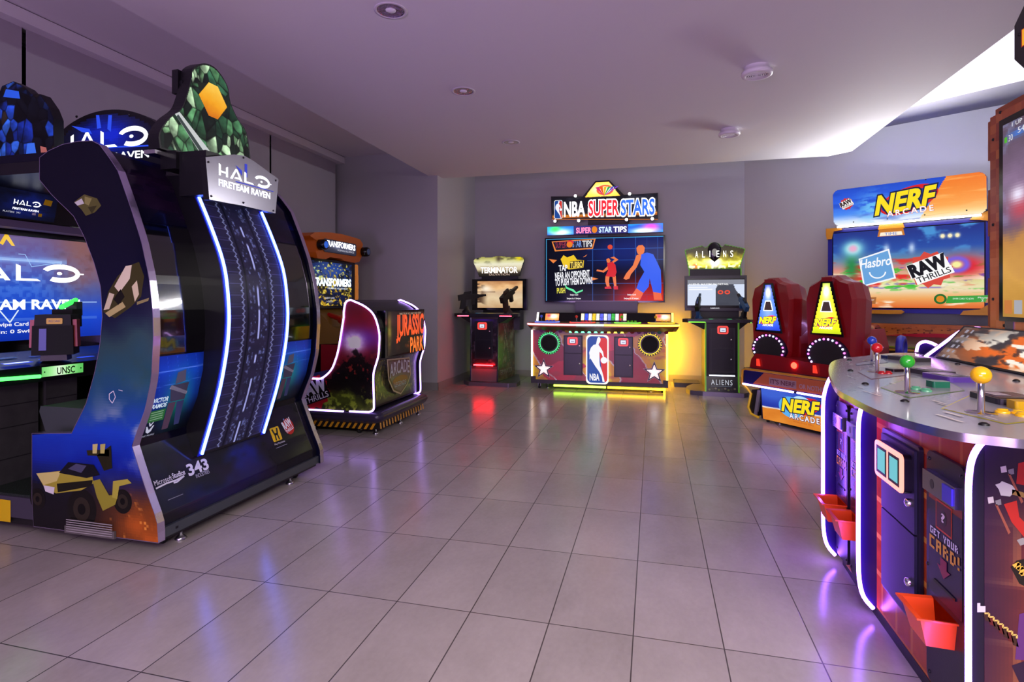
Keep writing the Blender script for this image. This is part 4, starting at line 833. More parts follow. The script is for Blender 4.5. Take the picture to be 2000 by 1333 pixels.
def coin_door(parent, fr, x0, y0, x1, y1, split=.5, name='coin_door'):
    b = MB(); b.prism(fr, [(x0, y0), (x1, y0), (x1, y1), (x0, y1)], 0, .012, BLACK); w = (x1 - x0) * .06
    ys = y0 + (y1 - y0) * split
    for a, c in ((y0 + w, ys - w * .4), (ys + w * .4, y1 - w)): b.prism(fr, [(x0 + w, a), (x1 - w, a), (x1 - w, c), (x0 + w, c)], .012, .016, SATIN)
    o = b.build(name, parent)
    for t in (.30, .74):
        l = MB(); q = fr.p(x1 - (x1 - x0) * .16, y0 + (y1 - y0) * t, .016); l.lathe(q, fr.n, [(.011, 0), (.010, .008), (.004, .010), (0, .010)], CHROME, 12); l.build('lock', o)
    return o
# ---- the yellow marquee one at the left of the back wall
G = thing('pedestal_shooting_cabinet', 'pedestal shooting cabinet with sandy war scene screen and red kick light', 'arcade cabinet', (-2.25, 7.7, 0))
b = MB(); b.prism(Fr((0, 0, 0), XW, YW), [(-2.62, 7.50), (-2.50, 7.36), (-1.92, 7.34), (-1.82, 7.42), (-1.82, 7.62), (-2.0, 8.3), (-2.5, 8.3), (-2.62, 7.7)], .0, .055, M('grey_steel_base', '6a6672', .35, .6, bump=.05)); b.build('base_plate', G, bevel=.008)
SIDEP = M('rust_grey_collage_print', '3a2426', .4, var=.9, scale=9, bump=.03)
b = MB(); b.loft([[(-2.485, 7.42, z), (-2.09, 7.42, z), (-2.02, 8.10, z), (-2.50, 8.10, z)] for z in (.055, .96)], SIDEP)
def junk(U, Vv):
    n = fbm(U * 5, Vv * 9, 91); C = ramp(n, [(.2, '1a1214'), (.45, '4a2228'), (.6, '6a4038'), (.8, '8a7a6c')]); C = mixc(C, const(U, 'a02030'), blob(U, Vv, .2, .85, .3, .2) * .6); C = mixc(C, const(U, '5a4a36'), sm(.3, .0, Vv) * .6)
    l = np.minimum(np.abs(U - .75 + Vv * .6 - .1), np.abs(U - .2 - Vv * .3)); return mixc(C, const(U, 'b8a8a0'), sm(.02, .0, l) * sm(.1, .3, Vv) * .8)
f = Fr((-2.09, 7.42, 0), Vector((.07, .68, 0)), ZW); b.grid(f, .66, .88, 36, 48, junk, PRINT, .002, .01, .07)
b.text(f, 'TERMINATOR', .04, .14, .52, .07, PRINT, 'a09a90', .004, shear=.1)
fr = FY(7.419); b.grid(fr, .395, .66, 24, 40, lambda U, Vv: mixc(mixc(const(U, '20161c'), const(U, '6a5a68'), sm(.5, .8, fbm(U * 6, Vv * 8, 93))), const(U, '5a30c0'), blob(U, Vv, .45, 1.0, .4, .12)), PRINT, .001, -2.485, .27)
for x in (-2.488, -2.098): b.box(x, 7.405, .27, x + .012, 7.42, .95, CHROME)
b.build('pedestal', G)
coin_door(G, FY(7.415), -2.424, .37, -2.163, .90, .52); card_reader(G, Fr((0, 7.40, 0), XW, ZW), -2.375, .785, -2.245, .885)
led('kick_light', G, [(-2.43, 7.375, .29), (-2.15, 7.375, .29)], .008, 'ff1418', 60)
b = MB(); b.loft([[(x, 7.425, .275), (x, 7.40, .06), (x, 7.44, .055)] for x in (-2.09, -2.48)], M('dark_kick_plate', '5a4a4c', .35)); 
for x in (-2.49, -2.10): b.loft([[(x, 7.41, .275), (x, 7.382, .06), (x, 7.40, .06), (x, 7.425, .275)], [(x + .015, 7.41, .275), (x + .015, 7.382, .06), (x + .015, 7.40, .06), (x + .015, 7.425, .275)]][::-1], CHROME)
b.build('kick_plate', G)
b = MB(); b.prism(Fr((0, 0, .965), XW, YW), [(-2.74, 7.44), (-2.66, 7.36), (-1.90, 7.36), (-1.81, 7.44), (-1.84, 7.70), (-2.0, 7.95), (-2.5, 7.95), (-2.72, 7.70)], 0, .045, SATIN)
b.loft([[(x0, y, .965) for x0, y in ((-2.66, 7.42), (-1.90, 7.42), (-1.95, 7.85), (-2.6, 7.85))][::-1], [(x0, y, .86) for x0, y in ((-2.48, 7.44), (-2.10, 7.44), (-2.05, 7.8), (-2.5, 7.8))][::-1]], BLACK)
fr = Fr((0, 0, 1.0105), XW, YW)
for x, y, w, c in ((-2.44, 7.46, .08, '2a9ad0'), (-2.26, 7.44, .09, 'c0a830'), (-2.36, 7.52, .10, '2c6a5a'), (-2.15, 7.46, .07, '303848')): b.rect(fr, x, y, x + w, y + .06, LIT, c, .001)
b.build('control_deck', G, bevel=.006)
for x0, x1 in ((-2.66, -2.50), (-2.05, -1.88)): led('deck_edge_light', G, [(x0, 7.356, .975), (x1, 7.356, .975)], .005, 'ff3040', 20)
OLIVE = M('dark_gun_plastic', '17140f', .45, bump=.1); BROWN = M('brown_gun_plastic', '3a2418', .45)
pistol(G, -2.60, 7.55, 1.10, (.75, .6, .12), OLIVE, BLACK, 1.0); pistol(G, -1.98, 7.55, 1.10, (.18, .6, .32), OLIVE, BROWN, 1.1)
b = MB(); b.box(-2.66, 8.0, 1.045, -1.815, 8.09, 1.51, GLOSSBLACK); b.box(-2.5, 8.05, .75, -1.93, 8.3, 1.06, BLACK); fr = FY(7.999)
def sand(U, Vv):
    n = fbm(U * 6, Vv * 6, 95); C = ramp(Vv + (n - .5) * .3, [(0, 'c8a074'), (.35, 'e8d0a8'), (.6, 'd8b894'), (.75, 'f4c48a'), (1, 'c08858')]); C = mixc(C, const(U, '5a4230'), sm(.5, .65, fbm(U * 4, Vv * 9, 97)) * sm(.25, .05, U)); C = mixc(C, const(U, '6a4c38'), sm(.02, .005, np.abs(Vv - .60)) * (U < .4)); return mixc(C, const(U, 'fff0d8'), blob(U, Vv, .2, .72, .12, .12))
b.grid(fr, .70, .40, 60, 36, sand, SCREEN, .001, -2.575, 1.08); b.build('screen', G)
mo = spline([(-2.555, 1.55), (-2.60, 1.68), (-2.64, 1.76), (-2.62, 1.82), (-2.5, 1.845), (-2.38, 1.835), (-2.25, 1.86), (-2.12, 1.84), (-1.93, 1.84), (-1.86, 1.80), (-1.89, 1.70), (-1.93, 1.555)], 4)
b = MB(); fr = FY(8.02); b.prism(fr, mo[::-1], -.06, 0, BLACK); ip = in_poly(mo)
def tm(U, Vv):
    n = fbm(U * 7, Vv * 6, 98); C = ramp(Vv, [(0, '14100c'), (.2, '3a342a'), (.35, 'd8c8a0'), (.6, 'f0ecd0'), (.8, 'd4cf86'), (1, '9a9440')]); C = mixc(C, const(U, '2a2a1a'), sm(.55, .75, n) * sm(.5, .9, Vv) * .6); C = mixc(C, const(U, 'f0d81a'), blob(U, Vv, .9, .86, .07, .1)); C = mixc(C, const(U, '101018'), blob(U, Vv, .09, .88, .03, .05)); return mixc(C, const(U, '4a3a34'), blob(U, Vv, .5, .85, .05, .14) * .9)
b.grid(fr, .80, .32, 90, 36, tm, LIT, .001, -2.65, 1.545, lambda u, v: ip(-2.65 + u * .80, 1.545 + v * .32)); b.text(fr, 'TERMINATOR', -2.53, 1.605, .57, .085, LIT2, 'fff4e8', .002, bold=.03, outline='5a4436', ow=.05); b.text(fr, 'SALVATION', -2.40, 1.565, .32, .028, LIT, 'd8b8a8', .002); b.build('marquee', G)
b = MB(); b.box(-2.52, 8.03, 1.51, -1.96, 8.08, 1.56, BLACK); b.build('marquee_neck', G)
# ---- the green edged one at the right of the back wall
K = thing('pedestal_shooting_cabinet', 'pedestal shooting cabinet with lime green edges and winged yellow-green marquee', 'arcade cabinet', (.83, 7.7, 0))
LIME = M('lime_green_edge', '5fae1e', .35, emit=.25)
b = MB(); b.prism(Fr((0, 0, 0), XW, YW), [(.41, 7.50), (.45, 7.36), (.60, 7.30), (1.08, 7.26), (1.14, 7.34), (1.14, 7.6), (1.05, 8.15), (.6, 8.15), (.43, 7.7)], 0, .055, M('grey_steel_base', '6a6672')); b.build('base_plate', K, bevel=.008)
b = MB(); b.box(.28, 7.95, 0, .62, 8.3, .06, SATIN); b.build('rear_foot', K)
b = MB(); b.box(.645, 7.36, .055, 1.015, 8.05, .93, M('grey_black_laminate', '35343a', .45, bump=.03)); fr = FY(7.359); b.rect(fr, .65, .245, 1.01, .92, PRINT, '0a0a0c', .001)
b.build('pedestal', K)
for x in (.628, 1.015):
    b = MB(); b.box(x, 7.335, .24, x + .016, 7.40, .93, LIME); b.loft([[(x, 7.335, .24), (x, 7.30, .055), (x, 7.36, .055), (x, 7.40, .24)], [(x + .016, 7.335, .24), (x + .016, 7.30, .055), (x + .016, 7.36, .055), (x + .016, 7.40, .24)]][::-1], LIME); b.build('edge_moulding', K)
coin_door(K, FY(7.358), .685, .29, .985, .85, .55); card_reader(K, FY(7.345), .776, .773, .902, .873)
led('kick_light', K, [(.68, 7.335, .255), (.98, 7.335, .255)], .007, 'e8ecff', 3)
b = MB(); f = Fr((0, 7.312, .055), XW, Vector((0, .028, .18))); b.loft([[(x, 7.34, .24), (x, 7.312, .055), (x, 7.36, .055), (x, 7.36, .24)] for x in (1.012, .646)], SATIN)
b.text(f, 'ALIENS', .70, .085, .25, .065, LIT, 'c8ccd8', .002, space=1.3); b.line(f, [(.70, .07), (.94, .07)], .004, LIT, '707888', .002)
for k in range(9): b.ell(f, .68 + k * .037, .025 + .008 * (k % 3), .014, .012, PRINT, ('6a7a3a', '4a4a3c', '8a8a6a')[k % 3], .002)
b.build('kick_plate', K)
b = MB(); b.prism(Fr((0, 0, .915), XW, YW), [(.36, 7.40), (.42, 7.30), (1.15, 7.28), (1.20, 7.38), (1.16, 7.75), (.42, 7.78)], 0, .04, SATIN)
for x0, x1 in ((.44, .63), (1.03, 1.14)): b.loft([[(x0, 7.38, .915), (x1, 7.38, .915), (x1, 7.6, .915), (x0, 7.6, .915)][::-1], [((x0 if x0 > .8 else x1) - .002, 7.40, .82), ((x0 if x0 > .8 else x1) + .002, 7.40, .82), ((x0 if x0 > .8 else x1) + .002, 7.6, .82), ((x0 if x0 > .8 else x1) - .002, 7.6, .82)][::-1]], BLACK)
fr = Fr((0, 0, .9555), XW, YW); b.rect(fr, .60, 7.36, 1.0, 7.62, PRINT, '23262c', .001)
for x, c in ((.70, '60ff90'), (.92, '60ff90')): b.ell(fr, x, 7.36, .03, .02, LIT2, c, .003)
b.rect(fr, .66, 7.45, .96, 7.55, PRINT, '8a8f98', .002); b.rect(fr, .55, 7.42, .62, 7.52, PRINT, '9aa0a8', .002); b.rect(fr, 1.02, 7.36, 1.10, 7.5, PRINT, '8aa020', .002)
b.build('control_deck', K, bevel=.006)
for x0, x1 in ((.43, .63), (1.03, 1.16)): led('deck_edge_light', K, [(x0, 7.288, .92), (x1, 7.288, .92)], .0045, '70ff30', 4)
BLUEG = M('blue_gun_plastic', '24507a', .35)
pistol(K, .56, 7.48, 1.03, (.12, .55, .38), OLIVE, BLUEG, .85); pistol(K, 1.09, 7.46, 1.03, (-.12, .55, .38), BLUEG, BLACK, .85)
b = MB(); b.box(.41, 7.78, 1.055, 1.185, 7.86, 1.52, M('grey_tv_bezel', '3c3b42', .35)); fr = FY(7.779); b.rect(fr, .435, 1.09, 1.16, 1.485, PRINT, '101014', .0005)
def al(U, Vv):
    C = np.where((Vv > .83)[..., None], hexc('8a8c98'), hexc('d8e2f8')); d = (U > .50 - .0 * Vv) & (U < .92 + .0 * Vv) & (Vv < .82) & (U > .47 + .06 * sm(.5, .8, Vv)) & (U < .92 - .10 * sm(.3, .8, Vv))
    C = np.where(d[..., None], hexc('484a56') * (1 + .15 * (fbm(U * 5, Vv * 5, 5)[..., None] - .5)), C); return C
b.grid(fr, .71, .34, 70, 34, al, SCREEN, .001, .445, 1.125)
for x in (.86, .945): b.ring(fr, x, 1.30, .035, .028, .016, LIT, 'f05038', .002)
b.text(fr, 'ALIENS: MAXIMUM DETAIL', .46, 1.395, .50, .022, LIT, 'ffffff', .002, bold=.02); b.rect(fr, .46, 1.33, .76, 1.345, LIT, 'f8faff', .002); b.rect(fr, .46, 1.36, .70, 1.37, LIT, 'f8faff', .002); b.text(fr, 'SAMSUNG', .735, 1.082, .11, .014, LIT, 'e8e8f0', .002, bold=.02)
b.build('screen', K)
b = MB(); b.box(.47, 7.80, 1.52, 1.115, 7.86, 1.61, BLACK); b.box(.462, 7.79, 1.52, .474, 7.84, 1.62, LIME); b.box(1.11, 7.79, 1.52, 1.122, 7.84, 1.62, LIME); b.box(.5, 7.86, .9, 1.1, 8.05, 1.6, BLACK); b.build('marquee_neck', K)
wing = [(.457, 1.612), (.41, 1.865), (.425, 1.875), (.63, 1.925), (.665, 1.90), (.69, 1.905)] + [(.785 + .095 * math.cos(t), 1.865 + .10 * math.sin(t)) for t in np.linspace(2.7, .45, 12)] + [(.895, 1.905), (.92, 1.935), (1.16, 1.875), (1.17, 1.86), (1.10, 1.605)]
b = MB(); fr = FY(7.80); b.prism(fr, wing[::-1], -.06, 0, LIME, edge=LIME); wi = [(.787 + (x - .787) * .97, 1.76 + (z - 1.76) * .955) for x, z in wing]; ip = in_poly(wi)
def aw(U, Vv):
    n = fbm(U * 12, Vv * 6, 33); C = ramp(Vv + (n - .5) * .3, [(0, '2a2408'), (.12, 'b8b020'), (.25, 'e8e870'), (.4, '8a8018'), (.6, '2c260e'), (1, '1a150c')]); C = mixc(C, const(U, 'fffff0'), np.clip(blob(U, Vv, .5, .25, .08, .18) * 1.3, 0, 1)); C = mixc(C, const(U, 'e05a20'), blob(U, Vv, .17, .12, .05, .1)); return mixc(C, const(U, 'd8e8c0'), sm(.6, .75, vnoise(U * 30, Vv * 10, 4)) * sm(.35, .1, Vv) * .8)
b.grid(fr, .77, .36, 96, 44, aw, LIT2, .001, .405, 1.607, lambda u, v: ip(.405 + u * .77, 1.607 + v * .36))
for i, ch in enumerate('ALIENS'): b.text(fr, ch, .545 + i * .088, 1.765, .035 if ch != 'I' else .010, .085, LIT2, 'fffff4', .002 if i not in (2, 3) else .036)
b.build('marquee', K)
b = MB(); dm = [(.787 + .085 * math.cos(t), 1.86 + .105 * math.sin(t)) for t in np.linspace(0, math.pi, 14)] + [(.72, 1.76), (.787, 1.70), (.855, 1.76)]
b.loft([[(.787 + (x - .787) * s, 7.795 - d, 1.82 + (z - 1.82) * s) for x, z in dm] for s, d in ((1, 0), (.97, .012), (.78, .022), (.4, .028))][::-1], M('glossy_dark_dome', '1a1420', .12, bump=.05), smooth=True); b.build('marquee_dome', K)
# ================================================================ basketball cabinet
N_ = thing('basketball_arcade_cabinet', 'wide four-player basketball cabinet under a big screen and bulb-lit sign on the back wall', 'arcade cabinet', (-.70, 7.8, 0))
FN = 7.35; fr = FY(FN)
xl, zb = xz(1040, 738, FN); xr, _ = xz(1303, 750, FN); xl -= .005
zt = .80
b = MB(); b.box(xl, FN + .002, .10, xr, 8.15, zt, M('maroon_cabinet_laminate', '3a1218', .35))
def nb(U, Vv):
    x = U * 2.2; n = fbm(U * 3, Vv * 3, 3)
    C = const(U, 'b03a3e'); t = np.sin(x * 5.5 + Vv * 3.2 + n * 2.0) ; t2 = np.sin(x * 3.0 - Vv * 4.5 + n * 2)
    C = mixc(C, const(U, 'f4b034'), sm(-.05, .0, t)); C = mixc(C, const(U, 'd83c44'), sm(.70, .74, t2)); C = mixc(C, const(U, 'f0d02c'), sm(.6, .64, t) * sm(.8, .3, Vv)); C = mixc(C, const(U, 'a85048'), sm(.5, .7, fbm(U * 8, Vv * 8, 8)) * .5)
    C = mixc(C, const(U, 'e8e0dc'), sm(.10, .04, np.abs(t + .03)) * .9); C = mixc(C, const(U, '5a2a6a'), sm(.85, .98, Vv) * .5)
    return C
b.grid(fr, xr - xl, zt - .10, 150, 60, nb, PRINT, .001, xl, .10)
b.build('cabinet_body', N_)
b = MB(); b.box(xl - .012, FN - .012, .075, xr + .012, 8.15, .125, BLACK); b.box(xl - .012, FN - .014, .075, xl + .05, FN + .02, .17, BLACK); b.box(xr - .05, FN - .014, .075, xr + .012, FN + .02, .17, BLACK); b.build('base_rail', N_)
for x, c in ((xl, 'ffe0d0'), (xr, 'ffe060')): led('edge_light', N_, [(x, FN - .008, .17), (x, FN - .008, .79)], .013, c, 3.2)
led('under_glow', N_, [(xl + .3, FN - .02, .055), (-.6, FN - .02, .055)], .014, 'c8ff40', 6); led('under_glow', N_, [(-.58, FN - .02, .055), (xr - .02, FN - .02, .055)], .014, 'ffc020', 9)
led('assumed_side_glow', N_, [(xr - .03, 7.6, .065), (xr - .03, 8.1, .065)], .010, 'ffb818', 40); led('assumed_side_glow', N_, [(xr - .04, 8.24, .15), (xr - .04, 8.24, .85)], .014, 'ffbc18', 200)  # unseen tubes under and behind the cabinet, assumed from the yellow-lit wall
led('assumed_side_glow', N_, [(xl + .04, 8.24, .15), (xl + .04, 8.24, .6)], .012, 'a8ff60', 12)  # unseen green tube on the other side, also assumed
# lip light
q0 = xz(1115, 646, FN); q1 = xz(1223, 646, FN); led('lip_light', N_, [(q0[0], 7.19, .782), (-.62, 7.19, .782)], .010, '60ffa0', 4); led('lip_light', N_, [(-.60, 7.19, .782), (q1[0], 7.19, .782)], .010, 'ffd040', 4)
# speakers with lit rings
for (px, py), c in (((1072.6, 670.4), '40ff80'), ((1269.3, 673), 'ffd020')):
    x, z = xz(px, py, FN); o = Vector((x, FN - .001, z))
    b = MB(); b.lathe(o, (0, -1, 0), [(.105, 0), (.105, .012), (.098, .018), (.0, .006)], M('speaker_mesh', '0c0c0e', .7, bump=.6, scale=600), 32); 
    b.ring(fr, x, z, .155, .155, .05, PRINT, '241a10', .003); b.ring(fr, x, z, .150, .150, .014, LIT, [lin(c) if k % 2 else lin('241a10') for k in range(56)], .0045, 56)
    sp = b.build('speaker', N_)
    led('ring_light', sp, [(x + .125 * math.cos(t), FN - .008, z + .125 * math.sin(t)) for t in np.linspace(0, 2 * math.pi, 36, endpoint=False)], .0035, c, 3, 6, True)
# coin doors and readers
for (a, c), (d, e) in ((((1101, 732.5), (1138, 655.7)), ((1108.8, 673.9), (1128.7, 658.7))), (((1199.4, 736.8), (1236.5, 658)), ((1207.7, 676), (1227.3, 661)))):
    p, q = xz(*a, FN), xz(*c, FN); coin_door(N_, Fr((0, FN - .001, 0), XW, ZW), p[0], p[1], q[0], min(q[1], .74), .55)
    p, q = xz(*d, FN), xz(*e, FN); card_reader(N_, Fr((0, FN - .016, 0), XW, ZW), p[0], p[1], q[0], min(q[1], .73))
# league emblem
def league(b, fr, x0, y0, x1, y1, m, text=True):
    w, h = x1 - x0, y1 - y0; R = lambda s: rrect(x0 + w * s, y0 + w * s, x1 - w * s, y1 - w * s, w * .2, 5)
    b.poly(fr, R(0), m, 'ffffff', .001); b.poly(fr, R(.055), m, '1a4a9c', .0015)
    P = lambda pts, c, l: b.poly(fr, [(x0 + a * w, y0 + q * h) for a, q in pts], m, c, l)
    P([(.55, .945), (.86, .945), (.93, .91), (.945, .88), (.945, .12), (.93, .07), (.86, .05), (.82, .05), (.70, .30), (.60, .60), (.62, .75)], 'd8352c', .002)
    P([(.47, .86), (.50, .93), (.55, .965), (.62, .955), (.655, .91), (.63, .86), (.58, .83), (.56, .80), (.66, .74), (.76, .66), (.80, .56), (.76, .54), (.70, .62), (.60, .66), (.60, .56), (.60, .46), (.62, .38), (.72, .26), (.80, .12), (.83, .05), (.74, .05), (.70, .16), (.58, .26), (.42, .36), (.28, .46), (.20, .52), (.16, .50), (.16, .58), (.14, .64), (.22, .74), (.34, .80), (.44, .81)], 'f8f8ff', .0025)
    b.ell(fr, x0 + .80 * w, y0 + .49 * h, .145 * w, .066 * h, m, 'f8f8ff', .003)
    if text: b.text(fr, 'NBA', x0 + .17 * w, y0 + .075 * h, .42 * w, .13 * h, m, 'f8f8ff', .003, bold=.03)
p, q = xz(1145, 749.4, FN), xz(1188.7, 655, FN); b = MB(); R = rrect(p[0], p[1], q[0], q[1], .05, 5); f2 = Fr((0, FN - .001, 0), XW, ZW); b.prism(f2, R, 0, .02, M('emblem_edge_glow', 'f0e8c0', .3, emit=1.5)); league(b, Fr((0, FN - .0212, 0), XW, ZW), p[0], p[1], q[0], q[1], LIT); b.build('emblem_panel', N_, label='backlit blue and red panel with a white player outline')
for px, py, r in ((1062, 721, .135), (1277.9, 728, .140)):
    x, z = xz(px, py, FN); x = min(max(x, xl + .125), xr - .125); b = MB()
    star = lambda s, i=.42: [(x + r * s * (1 if k % 2 == 0 else i) * math.sin(k * math.pi / 5), z + r * s * (1 if k % 2 == 0 else i) * math.cos(k * math.pi / 5)) for k in range(10)]
    for s, c, l, m in ((1.06, 'd0c8c4', .003, PRINT), (1.0, '1a1a3c', .004, PRINT), (.72, 'ffd8d8', .005, LIT2), (.60, 'c83a3a', .006, LIT), (.50, 'fff8ff', .007, LIT2)): b.poly(fr, star(s), m, c, l)
    b.build('star_light', N_)
# control deck
DK = 7.0
zc = .90
front = [(-1.615, 7.22), (-1.55, 7.14), (-1.3, 7.08), (-.95, 7.035), (-.60, 7.02), (-.25, 7.03), (.06, 7.065), (.26, 7.13), (.31, 7.22)]
b = MB(); Fz = Fr((0, 0, zc - .05), XW, YW); dk = front + [(.27, 7.75), (-1.58, 7.75)]
b.prism(Fz, dk, 0, .05, M('amber_brown_deck_print', '6a3a1a', .3, var=.5, scale=14))
b.loft([[(x, y, zc - .05) for x, y in dk][::-1], [(x * .97 - .02, y + .10 if y < 7.5 else y, zc - .105) for x, y in dk][::-1]], M('photo_strip_maroon', '3a1c1c', .35, var=.9, scale=18))
f3 = Fr((0, 7.165, zc - .10), XW, Vector((0, -.05, .10)))
rnd = random.Random(3)
for k in range(20): b.ell(f3, -1.42 + k * .083, .0, .026, .024, PRINT, rnd.choice(['8a5a3a', '6a3a6a', 'a0803a', '3a6a5a', '7a2a2a', '5a5a6a']), .02)
b.build('control_deck', N_)
segs = [('ff8a90', 0, 3), ('a8ffd8', 3, 4), ('ffd048', 4, 8)]
for c, i, j in segs: led('deck_edge_light', N_, [(x, y - .012, zc - .02) for x, y in spline(front, 4)[i * 4:j * 4 + 1]], .012, c, 4)
ft = Fr((0, 0, zc), XW, YW)
for x, c, y in ((-1.38, '6080ff', 7.22), (-.90, 'ff4a30', 7.15), (-.32, '80ff20', 7.15), (.10, 'ffd020', 7.22)):
    b = MB(); b.prism(ft, [(x - .17, y + .12), (x - .14, y - .02), (x + .14, y - .02), (x + .17, y + .12), (x + .15, y + .18), (x - .15, y + .18)], 0, .012, M('station_' + c, '201810', .3, emit=1.3, ecol=c)); b.prism(ft, [(x - .15, y + .10), (x - .13, y), (x + .13, y), (x + .15, y + .10), (x + .14, y + .16), (x - .14, y + .16)], .012, .016, SATIN)
    st = b.build('player_station', N_)
    b = MB(); b.lathe(ft.p(x - .07, y + .07, .016), (0, 0, 1), [(.025, 0), (.006, .006), (.006, .055)], STEEL, 10); b.ball(ft.p(x - .07, y + .07, .08), .02, M('stick_' + c, c, .25), 12); b.build('joystick', st)
    for k in range(3):
        b = MB(); b.lathe(ft.p(x + .01 + .045 * k, y + .06 + .015 * (k % 2), .016), (0, 0, 1), [(.019, 0), (.019, .008), (.014, .012), (.014, .018), (0, .019)], M('stick_' + c), 14); b.build('button', st)
# dash with small displays
b = MB(); p, q = xz(1058, 617, 7.62), xz(1304.6, 601.5, 7.62); b.loft([[(x, 7.60, zc), (x, 7.66, zc + .12), (x, 7.78, zc + .12), (x, 7.78, zc)] for x in (.24, -1.56)], SATIN); fd = Fr((0, 7.60, zc), XW, Vector((0, .06, .12)))
def tiles(U, Vv):
    k = np.floor(U * 12).astype(int); pal = np.array([hexc(c) for c in ('fff0c8', '3c50d8', 'f0e8ff', 'f0c030', 'fff8e0', '5a60e0', 'e8ecff', '8a94f0', '40b048', 'f4f0ff', 'c84038', 'ffe8d0')]); C = pal[k % 12]; return np.where((((U * 12) % 1) < .12)[..., None] | (Vv < .12)[..., None], hexc('1a1420'), C * (0.6 + .5 * fbm(U * 30, Vv * 6, 3))[..., None])
b.grid(fd, .62, .11, 72, 12, tiles, LIT2, .002, -.97, .012)
for x in (-1.46, .03): b.grid(fd, .19, .10, 24, 14, lambda U, Vv: mixc(mixc(const(U, 'f07830'), const(U, 'fff4e8'), blob(U, Vv, .6, .6, .35, .4)), const(U, 'd03a50'), blob(U, Vv, .25, .7, .15, .25)), LIT2, .002, x, .018)
b.build('dash_display', N_)
for x, c in ((-1.57, 'fff0f0'), (.245, 'ffe060')): led('dash_edge_light', N_, [(x, 7.60, zc + .01), (x + .0, 7.66, zc + .12)], .014, c, 3)
for x, y in ((xl + .09, FN + .06), (xr - .06, FN + .06), (xl + .09, 8.0), (xr - .06, 8.0)): caster(N_, x, y, z=.08, r=.03)
for x in (xl + .2, xr - .2): foot(N_, x, FN + .09, z=.08)
# monitor, headers and sign on the mast
YM = 8.28; fm = FY(YM)
a, c = xz(1064, 591, YM), xz(1298.5, 459, YM)
b = MB(); b.box(a[0], YM, a[1], c[0], YM + .08, c[1], GLOSSBLACK); W_, H_ = c[0] - a[0] - .04, c[1] - a[1] - .04; x0, y0 = a[0] + .02, a[1] + .025
def court(U, Vv):
    C = mixc(const(U, '060818'), const(U, '101c5a'), sm(.3, .9, U) * sm(.3, .9, Vv)); C = mixc(C, const(U, '16287a'), blob(U, Vv, .65, .75, .35, .25) * .8)
    C = mixc(C, const(U, 'c01c12'), sm(.42, .75, U) * sm(.62, .05, Vv + .25 * (1 - U))); C = mixc(C, const(U, 'f04a1c'), sm(.8, 1.1, U - Vv * .6) * sm(.35, .0, Vv) * .8)
    dots = (((U * 160) % 1) < .5) & (((Vv * 90) % 1) < .5); C = np.where((dots & (U > .48) & (Vv < .45))[..., None], C * .75, C)
    g = np.minimum(np.abs((U * 11) % 1 - .5), np.abs((Vv * 5.5) % 1 - .5)); C = mixc(C, const(U, '3c7ae0'), sm(.03, .005, g) * (U > .36) * .55)
    C = mixc(C, const(U, '50c0ff'), ((U < .006) | (Vv > .985)) * .8); return C
b.grid(fm, W_, H_, 160, 90, court, SCREEN, .001, x0, y0)
S = lambda pts: [(x0 + (px - 160) / 693 * W_, y0 + (775 - py) / 388 * H_) for px, py in pts]
PS = lambda pts, col, l=.0025: b.poly(fm, S(pts), LIT, col, l)
def TX(t, x, y, w, h, col, rot=.0, bold=.03, l=.003, **k): q = S([(x, y)])[0]; b.text(fm, t, q[0], q[1], w / 693 * W_, h / 388 * H_, LIT, col, l, bold=bold, rot=rot, **k)
PS([(195, 403), (462, 392), (445, 455), (215, 466)], 'f08a3c'); PS([(203, 408), (452, 398), (440, 448), (222, 458)], '14142c', .003)
TX('SUPER', 220, 445, 66, 38, 'ff5a78', .03); TX('STAR', 322, 442, 55, 38, '8ab0ff', .03); TX('TIPS', 384, 442, 56, 38, 'ffffff', .03)
q = S([(305, 425)])[0]; b.ell(fm, q[0], q[1], .045, .045, LIT, 'f08020', .0035); b.ell(fm, q[0] + .01, q[1] + .03, .05, .035, LIT, 'e02a40', .0032)
PS([(250, 515), (268, 490), (290, 505), (330, 490), (350, 520), (392, 525), (388, 570), (300, 580), (268, 560)], 'f0c81c'); PS([(308, 530), (388, 525), (385, 568), (306, 574)], '1c1808', .003); TX('TURBO', 311, 570, 72, 36, 'ffe060', .03, l=.0036)
TX('TAP', 240, 588, 52, 34, 'f8f8ff', .04); TX('NEAR AN OPPONENT', 218, 640, 210, 40, 'f8f8ff', .07); TX('TO PUSH THEM DOWN!', 218, 682, 225, 40, 'f8f8ff', .06); TX('PUSH', 228, 728, 50, 32, 'e8e040', .03)
PS([(270, 665), (290, 690), (330, 705), (345, 722), (385, 705), (385, 715), (345, 732), (320, 715), (285, 700)], '60f0a0'); PS([(178, 513), (228, 520), (205, 540)], 'f0843c'); PS([(440, 630), (478, 640), (440, 650)], 'f0843c'); PS([(385, 505), (412, 488), (400, 502)], 'f0843c')
for xx in (288, 628): TX('Swipe Card', xx + 20, 745, 48, 12, 'ffffff', 0, .02); TX('Swipes In: 0 Swipes', xx, 768, 84, 12, 'ffffff', 0, .02)
